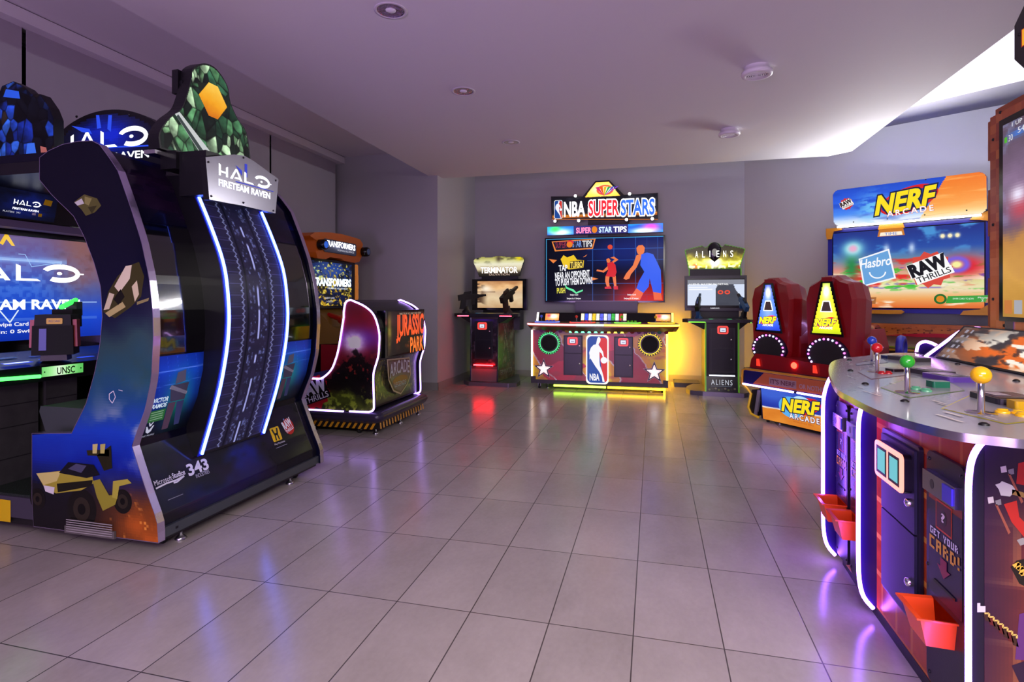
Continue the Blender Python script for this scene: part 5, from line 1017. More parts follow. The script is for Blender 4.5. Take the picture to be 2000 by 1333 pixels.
# big player in blue, small player in red (plain flat figures)
SK = 'f07a3c'; BL = '1c5af0'; RD = 'd81c1c'
PS([(700, 455), (712, 440), (735, 438), (748, 455), (745, 480), (735, 498), (708, 492), (702, 475)], SK); PS([(735, 488), (700, 500), (680, 560), (640, 610), (625, 640), (640, 648), (660, 640), (668, 615), (700, 575), (725, 520), (740, 500)], SK); 
PS([(728, 495), (760, 484), (795, 495), (812, 530), (838, 590), (842, 690), (840, 730), (795, 722), (775, 640), (770, 690), (740, 728), (700, 700), (715, 655), (745, 600), (722, 560)], BL, .003); PS([(700, 700), (740, 728), (720, 770), (650, 770), (680, 730)], 'f0642c', .0022); PS([(795, 722), (840, 730), (846, 770), (800, 770)], 'f0642c', .0022)
q = S([(547, 446)])[0]; b.ell(fm, q[0], q[1], .036, .036, LIT, 'e0482c', .0025)
PS([(525, 520), (540, 514), (550, 528), (544, 545), (528, 540)], SK); PS([(530, 545), (560, 535), (578, 555), (585, 600), (575, 630), (520, 625), (535, 590)], RD, .003); PS([(535, 560), (505, 590), (470, 582), (466, 592), (510, 602), (540, 580)], SK); PS([(565, 545), (596, 525), (570, 505), (548, 512), (575, 522), (556, 538)], SK)
PS([(520, 625), (545, 620), (540, 655), (545, 690), (528, 690), (518, 655)], SK, .0028); PS([(560, 625), (580, 622), (585, 690), (572, 690)], SK, .0028); PS([(516, 690), (550, 686), (556, 702), (516, 702)], RD, .003); PS([(566, 688), (592, 684), (594, 706), (570, 706)], RD, .003)
b.build('screen', N_)
b = MB(); b.box(-1.12, 8.2, .3, -.22, 8.40, 1.18, SATIN); b.box(-.95, 8.36, 1.1, -.35, 8.42, 2.75, SATIN); b.build('mast', N_)
YH_ = 8.26; fh = FY(YH_); a, c = xz(1069, 460, YH_), xz(1295, 436, YH_)
b = MB(); b.box(a[0], YH_, a[1], c[0], YH_ + .08, c[1], BLACK); w, h = c[0] - a[0], c[1] - a[1]
def hd(U, Vv):
    n = fbm(U * 10, Vv * 4, 6); C = mixc(const(U, '1030a0'), const(U, '20a0d8'), n); C = mixc(C, const(U, 'e83ad0'), blob(U, Vv, .9, .6, .07, .5)); C = mixc(C, const(U, 'f0fff8'), np.clip(blob(U, Vv, .12, .3, .09, .4) + blob(U, Vv, .84, .2, .1, .3), 0, 1)); C = mixc(C, const(U, '40e060'), blob(U, Vv, .07, .7, .05, .4)); return mixc(C, const(U, '2a1a4a'), ((U > .24) & (U < .71)) * .85)
b.grid(fh, w, h, 110, 14, hd, LIT2, .001, a[0], a[1])
b.text(fh, 'SUPER', a[0] + .26 * w, a[1] + .15 * h, .13 * w, .62 * h, LIT2, 'ff78a0', .002, bold=.03); b.ell(fh, a[0] + .42 * w, a[1] + .5 * h, .04, .05, LIT, 'f08a20', .002); b.text(fh, 'STAR', a[0] + .46 * w, a[1] + .15 * h, .11 * w, .62 * h, LIT2, 'a8c8ff', .002, bold=.03); b.text(fh, 'TIPS', a[0] + .585 * w, a[1] + .15 * h, .11 * w, .62 * h, LIT2, 'f4faff', .002, bold=.02)
b.build('header_panel', N_)
YS = 8.22; fs = FY(YS); P = lambda px, py: xz(px, py, YS)
outl = [P(1077.5, 428), P(1285, 428), P(1285, 377), P(1219, 381), P(1190, 352), P(1163, 353.6), P(1138, 384), P(1076, 384)]
b = MB(); b.prism(fs, outl, -.08, 0, BLACK, edge=M('amber_sign_edge', 'c06a20', .3, emit=.8)); x0, z0 = outl[0]; w, h = outl[1][0] - x0, P(1180, 381)[1] - z0
b.grid(fs, w * .985, h * .92, 60, 14, lambda U, Vv: mixc(ramp(Vv, [(0, 'b85a18'), (.12, 'e08a30'), (.2, '20202c'), (1, '14141e')]), const(U, '5a5a70'), sm(.5, .8, fbm(U * 9, Vv * 4, 2)) * .4), LIT, .001, x0 + w * .008, z0 + h * .02)
ip = in_poly([P(1142, 386), P(1164, 356.5), P(1189, 355), P(1214, 386)]); q0, q1 = P(1140, 386), P(1216, 354)
b.grid(fs, q1[0] - q0[0], q1[1] - q0[1], 50, 30, lambda U, Vv: mixc(mixc(const(U, 'f0b840'), const(U, 'fff4d0'), blob(U, Vv, .5, .5, .3, .3)), const(U, 'c8402a'), sm(.08, .02, np.abs(np.hypot((U - .55) * 1.6, Vv - .45) - .3)) + 0), LIT2, .001, q0[0], q0[1], lambda u, v: ip(q0[0] + u * (q1[0] - q0[0]), q0[1] + v * (q1[1] - q0[1])))
for k, c in enumerate(('e03070', 'f06020', 'f0c020', '30b060', '3060e0', '8040d0')): qq = P(1184, 383); b.poly(fs, [(qq[0] - .03, qq[1]), (qq[0] - .16 + .06 * k, qq[1] + .13), (qq[0] - .11 + .06 * k, qq[1] + .14)], LIT, c, .002)
def ST(t, x0_, x1_, y0_, y1_, col, oc=None): p, q = P(x0_, y1_), P(x1_, y0_); b.text(fs, t, p[0], p[1], q[0] - p[0], q[1] - p[1], LIT2, col, .003, bold=.03, outline=oc, ow=.06)
ST('NBA', 1102, 1142, 394, 423, 'ffffff'); ST('SUPER', 1150, 1208, 391, 422, 'd0202c', 'ffffff'); ST('STARS', 1213, 1278, 389, 421, '2a5ad0', 'ffffff')
p, q = P(1082.5, 428), P(1098.5, 391); league(b, Fr((0, YS - .001, 0), XW, ZW), p[0], p[1], q[0], q[1], LIT, False)
b.build('lit_sign', N_, label='backlit sign in white, red and blue letters')
for px, py in ((1124.7, 384), (1230, 380), (1085, 433), (1131, 432), (1224, 430), (1274, 428.5)):
    p = P(px, py); b = MB(); b.lathe((p[0], YS, p[1]), (0, -1, 0), [(.03, 0), (.022, .03)], BLACK, 12); b.ball((p[0], YS - .048, p[1]), .021, M('white_sign_bulb', 'ffffff', .3, emit=9), 12); b.build('bulb', N_)
# ================================================================ foam dart seated cabinet
R_ = thing('seated_dart_arcade_cabinet', 'arcade cabinet with two red shell seats and wide bright screen against the right wall', 'arcade cabinet', (1.9, 6.3, 0))
RED = M('red_moulded_seat_plastic', '8a0c12', .3, bump=.03, scale=120, coat=.3)
u_ = Vector((.642, -.766, 0)); nB = Vector((-.766, -.642, 0)); oB = Vector((1.076, 5.811, 0))
FBs = Fr(oB, u_, ZW)
AW = Vector((1.258, 8.47, 0)); uS = Vector((.8515, -.524, 0)); nS = Vector((-.524, -.8515, 0)); FS = Fr(AW + nS * .45, uS, ZW)
# platform
b = MB()
b.loft([[FBs.p(a, z, l) for z, l in ((.345, .02), (.36, .03), (.50, .03), (.515, .02), (.515, -1.0), (.345, -1.0))] for a in (-.27, 1.75)], M('navy_platform', '141232', .35))
f = Fr(FBs.p(0, 0, .031), u_, ZW)
b.rect(f, -.255, .365, 1.7, .495, PRINT, '1c1a5a', .001); b.poly(f, [(-.15, .37), (-.02, .49), (.9, .49), (1.1, .37)], PRINT, 'c06440', .0016)
b.rect(f, .04, .385, .33, .455, PRINT, 'a08088', .002); b.text(f, "IT'S NERF", .055, .40, .26, .042, PRINT, '6a3a4a', .0026, bold=.02); b.text(f, 'OR NOTHIN\'!', .36, .395, .28, .042, PRINT, 'b0909a', .0026, bold=.02)
b.build('platform', R_)
b = MB(); b.tube([FBs.p(a, z, .03) for a, z in ((1.72, .505), (-.24, .505), (-.275, .49), (-.285, .36))], .012, M('amber_edge_moulding', 'b07818', .35, emit=.15), 6); b.tube([FBs.p(a, z, l) for a, z, l in ((-.285, .36, .03), (-.24, .30, 0), (-.20, .26, 0), (-.235, .12, 0), (-.20, .06, 0), (-.11, .04, 0))], .012, M('yellow_edge_moulding', 'd0a818', .35, emit=.2), 6); b.build('edge_moulding', R_)
led('platform_light', R_, [FBs.p(-.27, .352, .035), FBs.p(.30, .352, .035)], .009, 'd0a0ff', 9); led('platform_light', R_, [FBs.p(.34, .352, .035), FBs.p(1.5, .352, .035)], .009, 'd0a0ff', 9)
b = MB(); b.loft([[FBs.p(a, z, l) for z, l in ((.03, -.03), (.345, .0), (.345, -.9), (.03, -.9))] for a in (-.10, 1.7)], M('navy_platform'))
fl = Fr(FBs.p(0, .03, -.029), u_, Vector((0, 0, .315)) + nB * .03)
def np_(U, Vv):
    n = fbm(U * 6, Vv * 3, 4); C = mixc(const(U, '1a2a9a'), const(U, '3a60d0'), np.clip(blob(U, Vv, .1, .9, .3, .3) + n * .3, 0, 1)); o = Vv < .40 + .12 * U; C = np.where(o[..., None], mixc(const(U, 'd0701c'), const(U, 'f09a38'), n), C); return mixc(C, const(U, 'f4ece8'), sm(.03, .012, np.abs(Vv - .40 - .12 * U)) * .9)
b.grid(fl, 1.2, .31, 110, 40, np_, LIT, .001, -.08, .0)
b.ell(fl, .24, .17, .13, .10, LIT, '5ab0f0', .0015); b.ell(fl, .35, .24, .09, .05, LIT, 'b8e4ff', .0014); nerf_word(b, fl, .16, .125, .36, .125, LIT, .06)
b.text(fl, 'ARCADE', .22, .065, .30, .05, LIT, 'f4f4ff', .003, space=1.35, bold=.02, outline='6a2a4a', ow=.07); b.text(fl, 'POWERED BY RAW THRILLS', .26, .035, .20, .014, LIT, 'b04018', .003)
b.build('lower_panel', R_, label='backlit blue and orange panel')
b = MB(); b.loft([[FBs.p(a, z, l) for a, z in ((-.20, .06), (-.235, .12), (-.20, .30), (-.11, .32), (-.13, .05))] for l in (-.85, -.01)], SATIN); b.prism(FBs, [(-.165, .05), (-.135, .05), (-.085, .31), (-.12, .31)], -.02, .004, M('silver_bracket', 'a8a8b0', .3, .7)); b.build('platform_end', R_)
b = MB()
b.loft([[FBs.p(a, z, l) for a, z in ((-.27, .515), (1.7, .515), (1.68, .60), (1.3, .68), (.95, .62), (.35, .63), (.05, .66), (-.20, .66), (-.25, .60))] for l in (-1.0, -.06)], RED)
b.build('seat_base', R_, bevel=.02)
for a in (.24,): 
    q = FBs.p(a, .585, -.055); b = MB(); b.lathe(q, nB, [(.03, 0), (.026, .01), (.012, .014), (0, .015)], M('red_tail_light', '400404', .2, emit=14, ecol='ff2a1c'), 14); b.build('tail_light', R_)
for a in (-.15, .46):
    q = FBs.p(a, .57, -.05); b = MB(); b.prism(Fr(q, u_, ZW), [(-.02, -.03), (.02, -.03), (.005, .04), (-.02, .04)], 0, .01, M('red_reflector', '600808', .2, emit=1.2, ecol='ff3a28')); b.build('reflector', R_)
def seat(a0, col, c2):
    f = Fr(oB - nB * .10, u_, ZW); P = lambda a, z, l=0.0: f.p(a0 + a, z, l)
    s = MB()
    back = [(-.16, .56), (-.215, .70), (-.225, .95), (-.235, 1.21), (-.20, 1.33), (-.115, 1.37), (-.05, 1.415), (.06, 1.415), (.115, 1.375), (.20, 1.35), (.235, 1.21), (.225, .95), (.215, .70), (.17, .56)]
    def ring(sc, l, dz=0, narrow=1.0): return [P(a * sc * narrow, 1.0 + (z - 1.0) * (sc * .5 + .5) + dz, l) for a, z in back]
    s.loft([ring(.80, -.30, -.05), ring(.98, -.25, -.03), ring(1.06, -.14, -.01), ring(1.0, -.04), ring(.90, .0)], RED, smooth=False)
    # head wings and lower bolster
    for sg in (-1, 1):
        s.loft([[P(sg * a, z, l) for a, z in ((.10, .56), (.24, .56), (.25, .78), (.21, .95))][::sg] for l in (-.46, -.12)], RED)
    s.loft([[P(a, z, l) for a, z in ((-.035, 1.0), (.035, 1.0), (.05, 1.40), (-.05, 1.40))] for l in (-.01, .02)], RED)
    o = s.build('seat_shell', R_, bevel=.012)
    g = Fr(P(0, 0, .022), u_, ZW)
    b = MB(); b.prism(g, [(-.155, .885), (.16, .875), (.055, 1.36), (-.05, 1.36)], 0, .006, GLOSSBLACK)
    def gl(U, Vv): return mixc(mixc(const(U, c2), const(U, col), sm(.9, .2, np.abs(Vv - .45) * 1.6)), const(U, 'ffffff'), np.clip(blob(U, Vv, .5, .84, .12, .14) * .9 + blob(U, Vv, .5, .45, .25, .3) * .3, 0, 1))
    b.grid(g, .29, .445, 34, 50, gl, LIT2, .007, -.143, .90, lambda u, v: abs(u - .5) < .47 * (1 - v) + .10 * v)
    b.poly(g, [(-.055, 1.09), (.06, 1.09), (.035, 1.19), (-.03, 1.19)], LIT2, 'ffffff', .008); b.poly(g, [(-.045, 1.097), (.05, 1.097), (.028, 1.18), (-.023, 1.18)], M('brown_grey_vent', '6a5c50', .5), (1, 1, 1), .009)
    nerf_word(b, g.sub(0, 0, .0085), -.09, .965, .18, .065, LIT2, .05); b.text(g, 'ARCADE', -.06, .94, .12, .02, LIT2, 'f8f8f8', .010, bold=.02)
    b.build('lit_back_panel', o, label='lit triangular panel')
    b = MB(); pts = [(.0 + .155 * math.cos(t) * (1 - .18 * (math.sin(t) < 0) * -math.sin(t)), .705 + .13 * math.sin(t)) for t in np.linspace(0, 2 * math.pi, 26, endpoint=False)]
    b.prism(g, [(x * 1.28, .705 + (z - .705) * 1.22) for x, z in pts], -.03, .004, M('purple_black_grille', '1a0a2a', .5)); b.prism(g, pts, .004, .008, M('speaker_mesh', '0c0c0e', .7)); b.build('speaker', o)
    for k in range(26):
        t = 2 * math.pi * k / 26; c = ('e8b0ff', 'ff60e0', 'd0d8ff')[k % 3]; b = MB(); q = g.p(.172 * math.cos(t) * (1 - .18 * (math.sin(t) < 0) * -math.sin(t)), .705 + .145 * math.sin(t), .008)
        b.ball(q, .010, M('bead_' + c, '202020', .3, emit=4, ecol=c), 6); b.build('light_bead', o)
    b = MB(); b.loft([[P(a, z, l) for a, z in ((-.18, .56), (.18, .56), (.19, .68), (-.19, .68))] for l in (-.80, -.30)], M('dark_seat_vinyl', '120e12', .5)); b.build('seat_cushion', R_, bevel=.02)
seat(-.06, '3a62e8', '142a9c'); seat(.545, 'e4dc14', '8aa010')
# arm arch lights between the seats, side rails
led('arm_light', R_, [FBs.p(a, z, -.55) for a, z in ((.19, .60), (.17, .74), (.20, .90), (.26, .955), (.36, .95), (.42, .90))], .010, 'd8a8ff', 8)
b = MB(); b.prism(Fr(FBs.p(0, 0, -.56), u_, ZW), spline([(.20, .58), (.19, .74), (.22, .89), (.27, .935), (.36, .93), (.42, .88), (.42, .58)], 3)[::-1], -.03, 0, M('purple_side_arm', '3c1a6a', .35)); b.build('arm', R_)
# deck with guns in front of the screen
b = MB(); D0 = FS.p(1.15, 0, .70)
b.loft([[FS.p(a, z, l) for z, l in ((.0, .0), (.0, .85), (.62, .85), (.68, .95), (.74, .95), (.76, .80), (.80, .0))] for a in (1.22, 2.95)], M('maroon_dark_deck', '2a0c14', .4))
f = Fr(FS.p(0, .745, .951), uS, nS * -.15 + ZW * .02); 
for y, c in ((.70, 'c8901c'), (.725, '8ab01c')): b.box(0, 0, 0, 0, 0, 0, SATIN)
b.prism(Fr(FS.p(0, 0, .95), uS, ZW), [(1.25, .70), (2.9, .70), (2.9, .72), (1.25, .72)], 0, .006, M('amber_deck_edge', 'c08a1c', .35)); b.prism(Fr(FS.p(0, 0, .95), uS, ZW), [(1.7, .73), (2.9, .73), (2.9, .745), (1.7, .745)], 0, .006, M('lime_deck_edge', '8aa01c', .35))
b.build('gun_deck', R_)
def backd(U, Vv):
    n = fbm(U * 8, Vv * 5, 7); C = mixc(const(U, 'a04c20'), const(U, 'c87434'), n); C = mixc(C, const(U, '3a1a14'), sm(.72, .78, vnoise(U * 70, Vv * 20, 3)) * sm(.6, .2, np.abs(Vv - .35)) * .7); return mixc(C, const(U, 'b0182c'), sm(.04, -.02, Vv - .42 + ((U - .62) * 1.8) ** 2))
b = MB(); b.box(0, 0, 0, .0001, .0001, .0001, SATIN); b = MB(); b.prism(FS, [(1.2, .76), (2.95, .76), (2.95, .935), (1.2, .935)], -.02, .06, M('maroon_dark_deck')); b.grid(FS, 1.70, .17, 100, 16, backd, PRINT, .062, 1.22, .763); b.build('splash_panel', R_)
b = MB(); b.prism(FS, [(1.2, .935), (2.95, .935), (2.95, 1.05), (1.2, 1.05)], -.10, -.01, M('grey_lower_band', '56565e', .4)); b.build('speaker_bar', R_)
def dart_gun(a):
    b = MB(); o = FS.p(a, .86, .72); D = (-nS * 1.0 + ZW * .12).normalized(); b.lathe(o - D * .06, D, [(.0, -.02), (.05, -.02), (.062, .0), (.065, .10), (.062, .18), (.045, .22), (.045, .34), (.03, .36)], RED, 14); b.lathe(o - D * .075, D, [(.066, .02), (.069, .03), (.066, .04)], M('olive_gun_band', '5a6a2a', .4), 14, cap=False)
    for sg in (-1, 1): b.loft([[o + uS * (sg * w) + ZW * z - nS * l for z, l in ((-.10, -.06), (-.10, .08), (.05, .10), (.05, -.04))] for w in (sorted((.066, .088), reverse=sg < 0))], GLOSSBLACK)
    b.lathe(o - ZW * .14, (0, 0, 1), [(.05, 0), (.04, .02), (.025, .04), (.025, .09)], BLACK, 12); return b.build('mounted_gun', R_)
dart_gun(1.80); dart_gun(1.30)
b = MB(); b.lathe(FBs.p(.93, .79, -.45), uS, [(.0, 0), (.10, 0), (.11, .02), (.10, .05), (.06, .055), (.06, .03), (0, .03)], M('blue_white_reel', '2a2ea8', .35), 20); b.build('cable_reel', R_)
# screen with bracket frame
b = MB(); b.prism(FS, [(1.205, 1.05), (2.69, 1.05), (2.69, 2.05), (1.205, 2.05)], -.10, -.004, M('blue_screen_frame', '1a1e8a', .35)); b.build('screen_frame', R_)
CY = M('amber_corner_moulding', 'd08a1c', .35)
for pts in ([(1.19, 1.98), (1.19, 2.06), (1.36, 2.06), (1.36, 2.03), (1.27, 2.02), (1.25, 1.93), (1.20, 1.93)], [(1.62, 1.04), (1.62, 1.085), (1.95, 1.085), (1.98, 1.065), (1.95, 1.04)], [(2.46, 1.04), (2.49, 1.085), (2.62, 1.10), (2.70, 1.16), (2.70, 1.04)], [(2.54, 2.03), (2.58, 2.07), (2.70, 2.11), (2.70, 2.0), (2.62, 2.02)]):
    b = MB(); b.prism(FS, pts, -.05, .02, CY); b.build('corner_bracket', R_)
b = MB(); FSs = Fr(FS.p(0, 0, .0), uS, ZW); b.prism(FSs, [(1.255, 1.10), (2.665, 1.10), (2.665, 2.005), (1.255, 2.005)], -.03, 0, GLOSSBLACK)
def race(U, Vv):
    n = fbm(U * 4, Vv * 10, 14); n2 = fbm(U * 9, Vv * 26, 15); C = ramp(Vv, [(0, 'e06a30'), (.12, 'f0a860'), (.22, 'f0dcb8'), (.33, 'e0e8a0'), (.5, 'd88a80'), (.62, '6a8aa8'), (.75, '2a50a8'), (1, '1c2f86')])
    bl = sm(.18, .3, Vv) * sm(.68, .58, Vv)
    C = mixc(C, const(U, 'e0342c'), sm(.55, .68, n) * bl); C = mixc(C, const(U, '3ac030'), sm(.62, .72, n2) * sm(.15, .3, Vv) * sm(.6, .45, Vv)); C = mixc(C, const(U, 'fff6e0'), sm(.6, .75, fbm(U * 5, Vv * 14, 19)) * sm(.6, .3, Vv) * .85); C = mixc(C, const(U, '5a48c8'), sm(.66, .74, fbm(U * 7, Vv * 20, 23)) * bl * .8)
    C = mixc(C, const(U, '58b8f0'), sm(.55, .75, fbm(U * 9, Vv * 9, 29)) * sm(.6, .8, Vv) * .7); C = mixc(C, const(U, '2a8a4a'), blob(U, Vv, .14, .55, .05, .18)); C = mixc(C, const(U, '90ecf0'), np.clip(blob(U, Vv, .15, .78, .07, .09) * 1.4, 0, 1)); C = mixc(C, const(U, 'e8b0d0'), np.clip(blob(U, Vv, .15, .78, .035, .05) * 1.3, 0, 1))
    C = mixc(C, const(U, 'e02838'), np.clip(blob(U, Vv, .88, .5, .12, .12) * 1.2, 0, 1)); C = mixc(C, const(U, 'f8f0a0'), np.clip(blob(U, Vv, .84, .52, .04, .05) * 1.3, 0, 1)); C = mixc(C, const(U, '7a60e0'), sm(.04, .0, np.abs(np.hypot((U - .84) * 1.0, (Vv - .52) * .8) - .06)))
    for cu in (.755, .80, .845): C = mixc(C, const(U, 'fff0c0'), np.clip(blob(U, Vv, cu, .87, .014, .025) * 1.6, 0, 1))
    for cu in (.39, .56): C = mixc(C, const(U, 'dcecff'), np.clip(blob(U, Vv, cu, .75, .02, .06), 0, 1) * .8)
    return C
b.grid(FSs, 1.39, .885, 160, 100, race, SCREEN, .001, 1.265, 1.11)
hq = [ab(FSs, *p) for p in ((1677, 506), (1736.6, 486), (1750, 544), (1686.6, 560.4))]; cx, cz = sum(p[0] for p in hq) / 4, sum(p[1] for p in hq) / 4
for s, c, l in ((1.0, 'f4f6fc', .002), (.90, '6aa4dc', .0026)): b.poly(FSs, [(cx + (x - cx) * s, cz + (z - cz) * s) for x, z in hq], LIT, c, l)
b.text(FSs, 'Hasbro', cx - .15, cz + .0, .30, .10, LIT, 'f8faff', .0034, bold=.02, rot=.12, shear=.2); b.ring(FSs, cx + .01, cz - .04, .085, .08, .014, LIT, 'f8faff', .0034, 20, math.pi * 1.02, math.pi * 1.98)
q = ab(FSs, 1822, 521); raw_thrills(b, FSs, q[0] - .03, q[1] - .03, .36, LIT, .38, '14141a', 'd84a3c', 'fbfbfb')
# player labels
q = ab(FSs, 1875, 590); b.poly(FSs, [(q[0] - .12, q[1] - .015), (q[0] + .23, q[1] + .0), (q[0] + .25, q[1] + .07), (q[0] - .1, q[1] + .06)], LIT, '3aa03a', .002); b.text(FSs, 'SWIPE CARD TO JOIN', q[0] - .06, q[1] + .02, .17, .022, LIT, 'f0fff0', .003); b.text(FSs, 'Player', q[0] + .145, q[1] + .03, .09, .022, LIT, 'ffffff', .003); b.text(FSs, '2', q[0] + .17, q[1] + .005, .02, .022, LIT, 'ffffff', .003)
b.ell(FSs, q[0] - .165, q[1] + .03, .055, .055, LIT, '1c6a28', .003); b.ell(FSs, q[0] - .165, q[1] + .03, .035, .035, LIT, 'e08a20', .0035); b.poly(FSs, [(q[0] + .20, q[1] - .01), (q[0] + .27, q[1] + .0), (q[0] + .275, q[1] + .075), (q[0] + .23, q[1] + .07)], LIT, 'b07a4a', .0025)
b.poly(FSs, [(1.56, 1.155), (1.70, 1.15), (1.71, 1.23), (1.58, 1.225)], LIT, 'a86a38', .002); b.text(FSs, 'Player', 1.60, 1.185, .09, .025, LIT, 'ffffff', .003); b.text(FSs, '1', 1.64, 1.16, .015, .02, LIT, 'ffffff', .003)
b.poly(FSs, [(1.72, 1.92), (1.98, 1.92), (1.965, 2.0), (1.735, 2.0)], LIT, 'c87828', .002); b.poly(FSs, [(1.74, 1.925), (1.96, 1.925), (1.95, 1.965), (1.75, 1.965)], LIT, 'fff0d8', .003); b.text(FSs, 'TIME', 1.79, 1.93, .12, .03, LIT, '3a6ad0', .004)
b.build('screen', R_)
b = MB(); b.prism(FS, [(1.73, 2.0), (1.98, 2.0), (1.965, 2.055), (1.745, 2.055)], -.02, .03, CY); b.build('header_bracket', R_)
# marquee
mo = rrect(1.285, 2.075, 2.68, 2.50, .07, 5); tl = Fr(FS.p(0, 2.06, .05), uS, ZW + nS * .10)
mq = [(x, z - 2.06) for x, z in mo]; b = MB(); b.prism(tl, mq, -.10, 0, M('blue_screen_frame'), edge=M('marquee_edge_blue', '2a3ab0', .3)); ip = in_poly(mq)
def nm(U, Vv):
    n = fbm(U * 5, Vv * 9, 44); C = mixc(ramp(Vv, [(0, 'ffffff'), (.12, 'd0e4ff'), (.3, '4a8af4'), (.65, '2a60e4'), (1, '1e4ccc')]), const(U, '1a3fb8'), sm(.5, .8, n) * .5)
    o = U > .60 + .17 * Vv; O = mixc(ramp(Vv, [(0, 'fff4d8'), (.12, 'ffd890'), (.3, 'ffa850'), (.7, 'f88a30'), (1, 'f47a24')]), const(U, 'ffc070'), sm(.5, .7, fbm(U * 4, Vv * 14, 45)) * .6)
    C = np.where(o[..., None], O, C); return mixc(C, const(U, '70c4f8'), sm(.35, .6, fbm(U * 18, Vv * 12, 46)) * blob(U, Vv, .29, .42, .10, .35))
b.grid(tl, 1.395, .425, 150, 46, nm, LIT2 if False else LIT, .001, 1.285, .015, lambda u, v: ip(1.285 + u * 1.395, .015 + v * .425))
q = ab(tl, 1716, 417); q2 = ab(tl, 1826, 360); nerf_word(b, tl, q[0], q[1] - .01, q2[0] - q[0], .215, LIT, .10)
q = ab(tl, 1727, 423); b.text(tl, 'ARCADE', q[0] + .03, q[1] - .005, .42, .06, LIT, 'fffafa', .004, space=1.4, rot=.05, bold=.02, outline='d8583a', ow=.03)
q = ab(tl, 1653, 397); raw_thrills(b, tl, q[0], q[1] - .01, .13, LIT, .4, '2a1414', 'd02c2c', 'fbf4f0')
for px, py in ((1667, 434), (1733, 428), (1806, 420), (1888, 411), (1808, 351)): q = ab(tl, px, py); b.lathe(tl.p(*q, 0), nS, [(.008, 0), (.006, .005), (0, .006)], BLACK, 8)
b.build('marquee', R_)
led('marquee_light', R_, [tl.p(1.33, .004, .03), tl.p(2.64, .004, .03)], .010, 'fff8f4', 14)
al_ = area_light('slab_fill_light', tl.p(1.98, .447, -.085), tl.p(1.98, .447, -.085) + nS * .95 + ZW * .31, 1.2, 62, (1.0, .98, 1.0), .012); al_.parent = R_; al_.matrix_parent_inverse = world_matrix(R_).inverted()  # added fill light hidden on the marquee top, whitens the slab's underside
b = MB(); b.prism(FS, [(1.3, .1), (2.66, .1), (2.66, 2.3), (1.3, 2.3)], -.40, -.11, M('black_cabinet_back', '0c0c10', .5)); b.build('rear_cabinet', R_)
for a, l in ((-.05, -.06), (.06, -.09), (.95, -.1)):
    q = FBs.p(a, 0, l); caster(R_, q.x, q.y, z=.06) if a != .06 else foot(R_, q.x, q.y, z=.06)
# ================================================================ four-player joystick cabinet on the right
D_ = thing('joystick_arcade_cabinet', 'four-player arcade cabinet with coloured joysticks on a grey control deck and purple-white edge lights', 'arcade cabinet', (1.25, 2.5, 0))
XF = .82
FL = lambda X: Fr((X, 0, 0), Vector((0, -1, 0)), ZW)      # plane facing -X, coordinates (-y, z)
def nz(px, py, X): q = onX(px, py, X); return (-q[1], q[2])
Y0, Y1 = 1.665, 3.36
BRK = ['5c1c1a', '702820', '84382a', '4a1618']
def bricks(U, Vv, sx, sy, base, seam, seed):
    r = np.floor(Vv * sy); x = U * sx + .5 * (r % 2); fx = x % 1; fy = (Vv * sy) % 1; n = vnoise(np.floor(x) * 3.1, r * 1.7, seed); C = mixc(const(U, base[0]), const(U, base[1]), n); C = C * (.85 + .3 * fbm(U * sx * 4, Vv * sy * 4, seed))[..., None]
    e = np.minimum(np.minimum(fx, 1 - fx) / sx * sy * 1.3, np.minimum(fy, 1 - fy)); return mixc(C, const(U, seam), sm(.07, .03, e))
b = MB(); XK, YK, XE, YE = .835, 2.80, 1.06, 3.50
b.prism(Fr((0, 0, .02), XW, YW), [(XF, Y0 + .02), (1.75, Y0 + .02), (1.75, YE), (XE, YE), (XK, YK), (XF, 2.42)], 0, .855, M('maroon_cabinet', '3a1210', .4))
fr = FL(XF - .001)
def front(U, Vv):
    C = bricks(U, Vv, 9, 6, ('a83c20', 'c85426'), 'f0a044', 5); C = mixc(C, const(U, '9a1624'), sm(.6, .95, Vv) * .6); return mixc(C, const(U, 'c05a24'), sm(.35, .0, Vv) * .45)
b.grid(fr, YK - Y0 - .05, .83, 140, 90, front, PRINT, .001, -YK, .035)
fe = Fr((XE, YE, 0), Vector((XK - XE, YK - YE, 0)), ZW); b.grid(fe, .70, .83, 80, 90, front, PRINT, .002, .01, .035)
b.prism(Fr((0, 0, 0), XW, YW), [(XF - .005, Y0 + .02), (1.7, Y0 + .02), (1.7, YE), (XE - .005, YE), (XK - .005, YK), (XF - .005, 2.42)], 0, .035, BLACK); b.build('cabinet_body', D_)
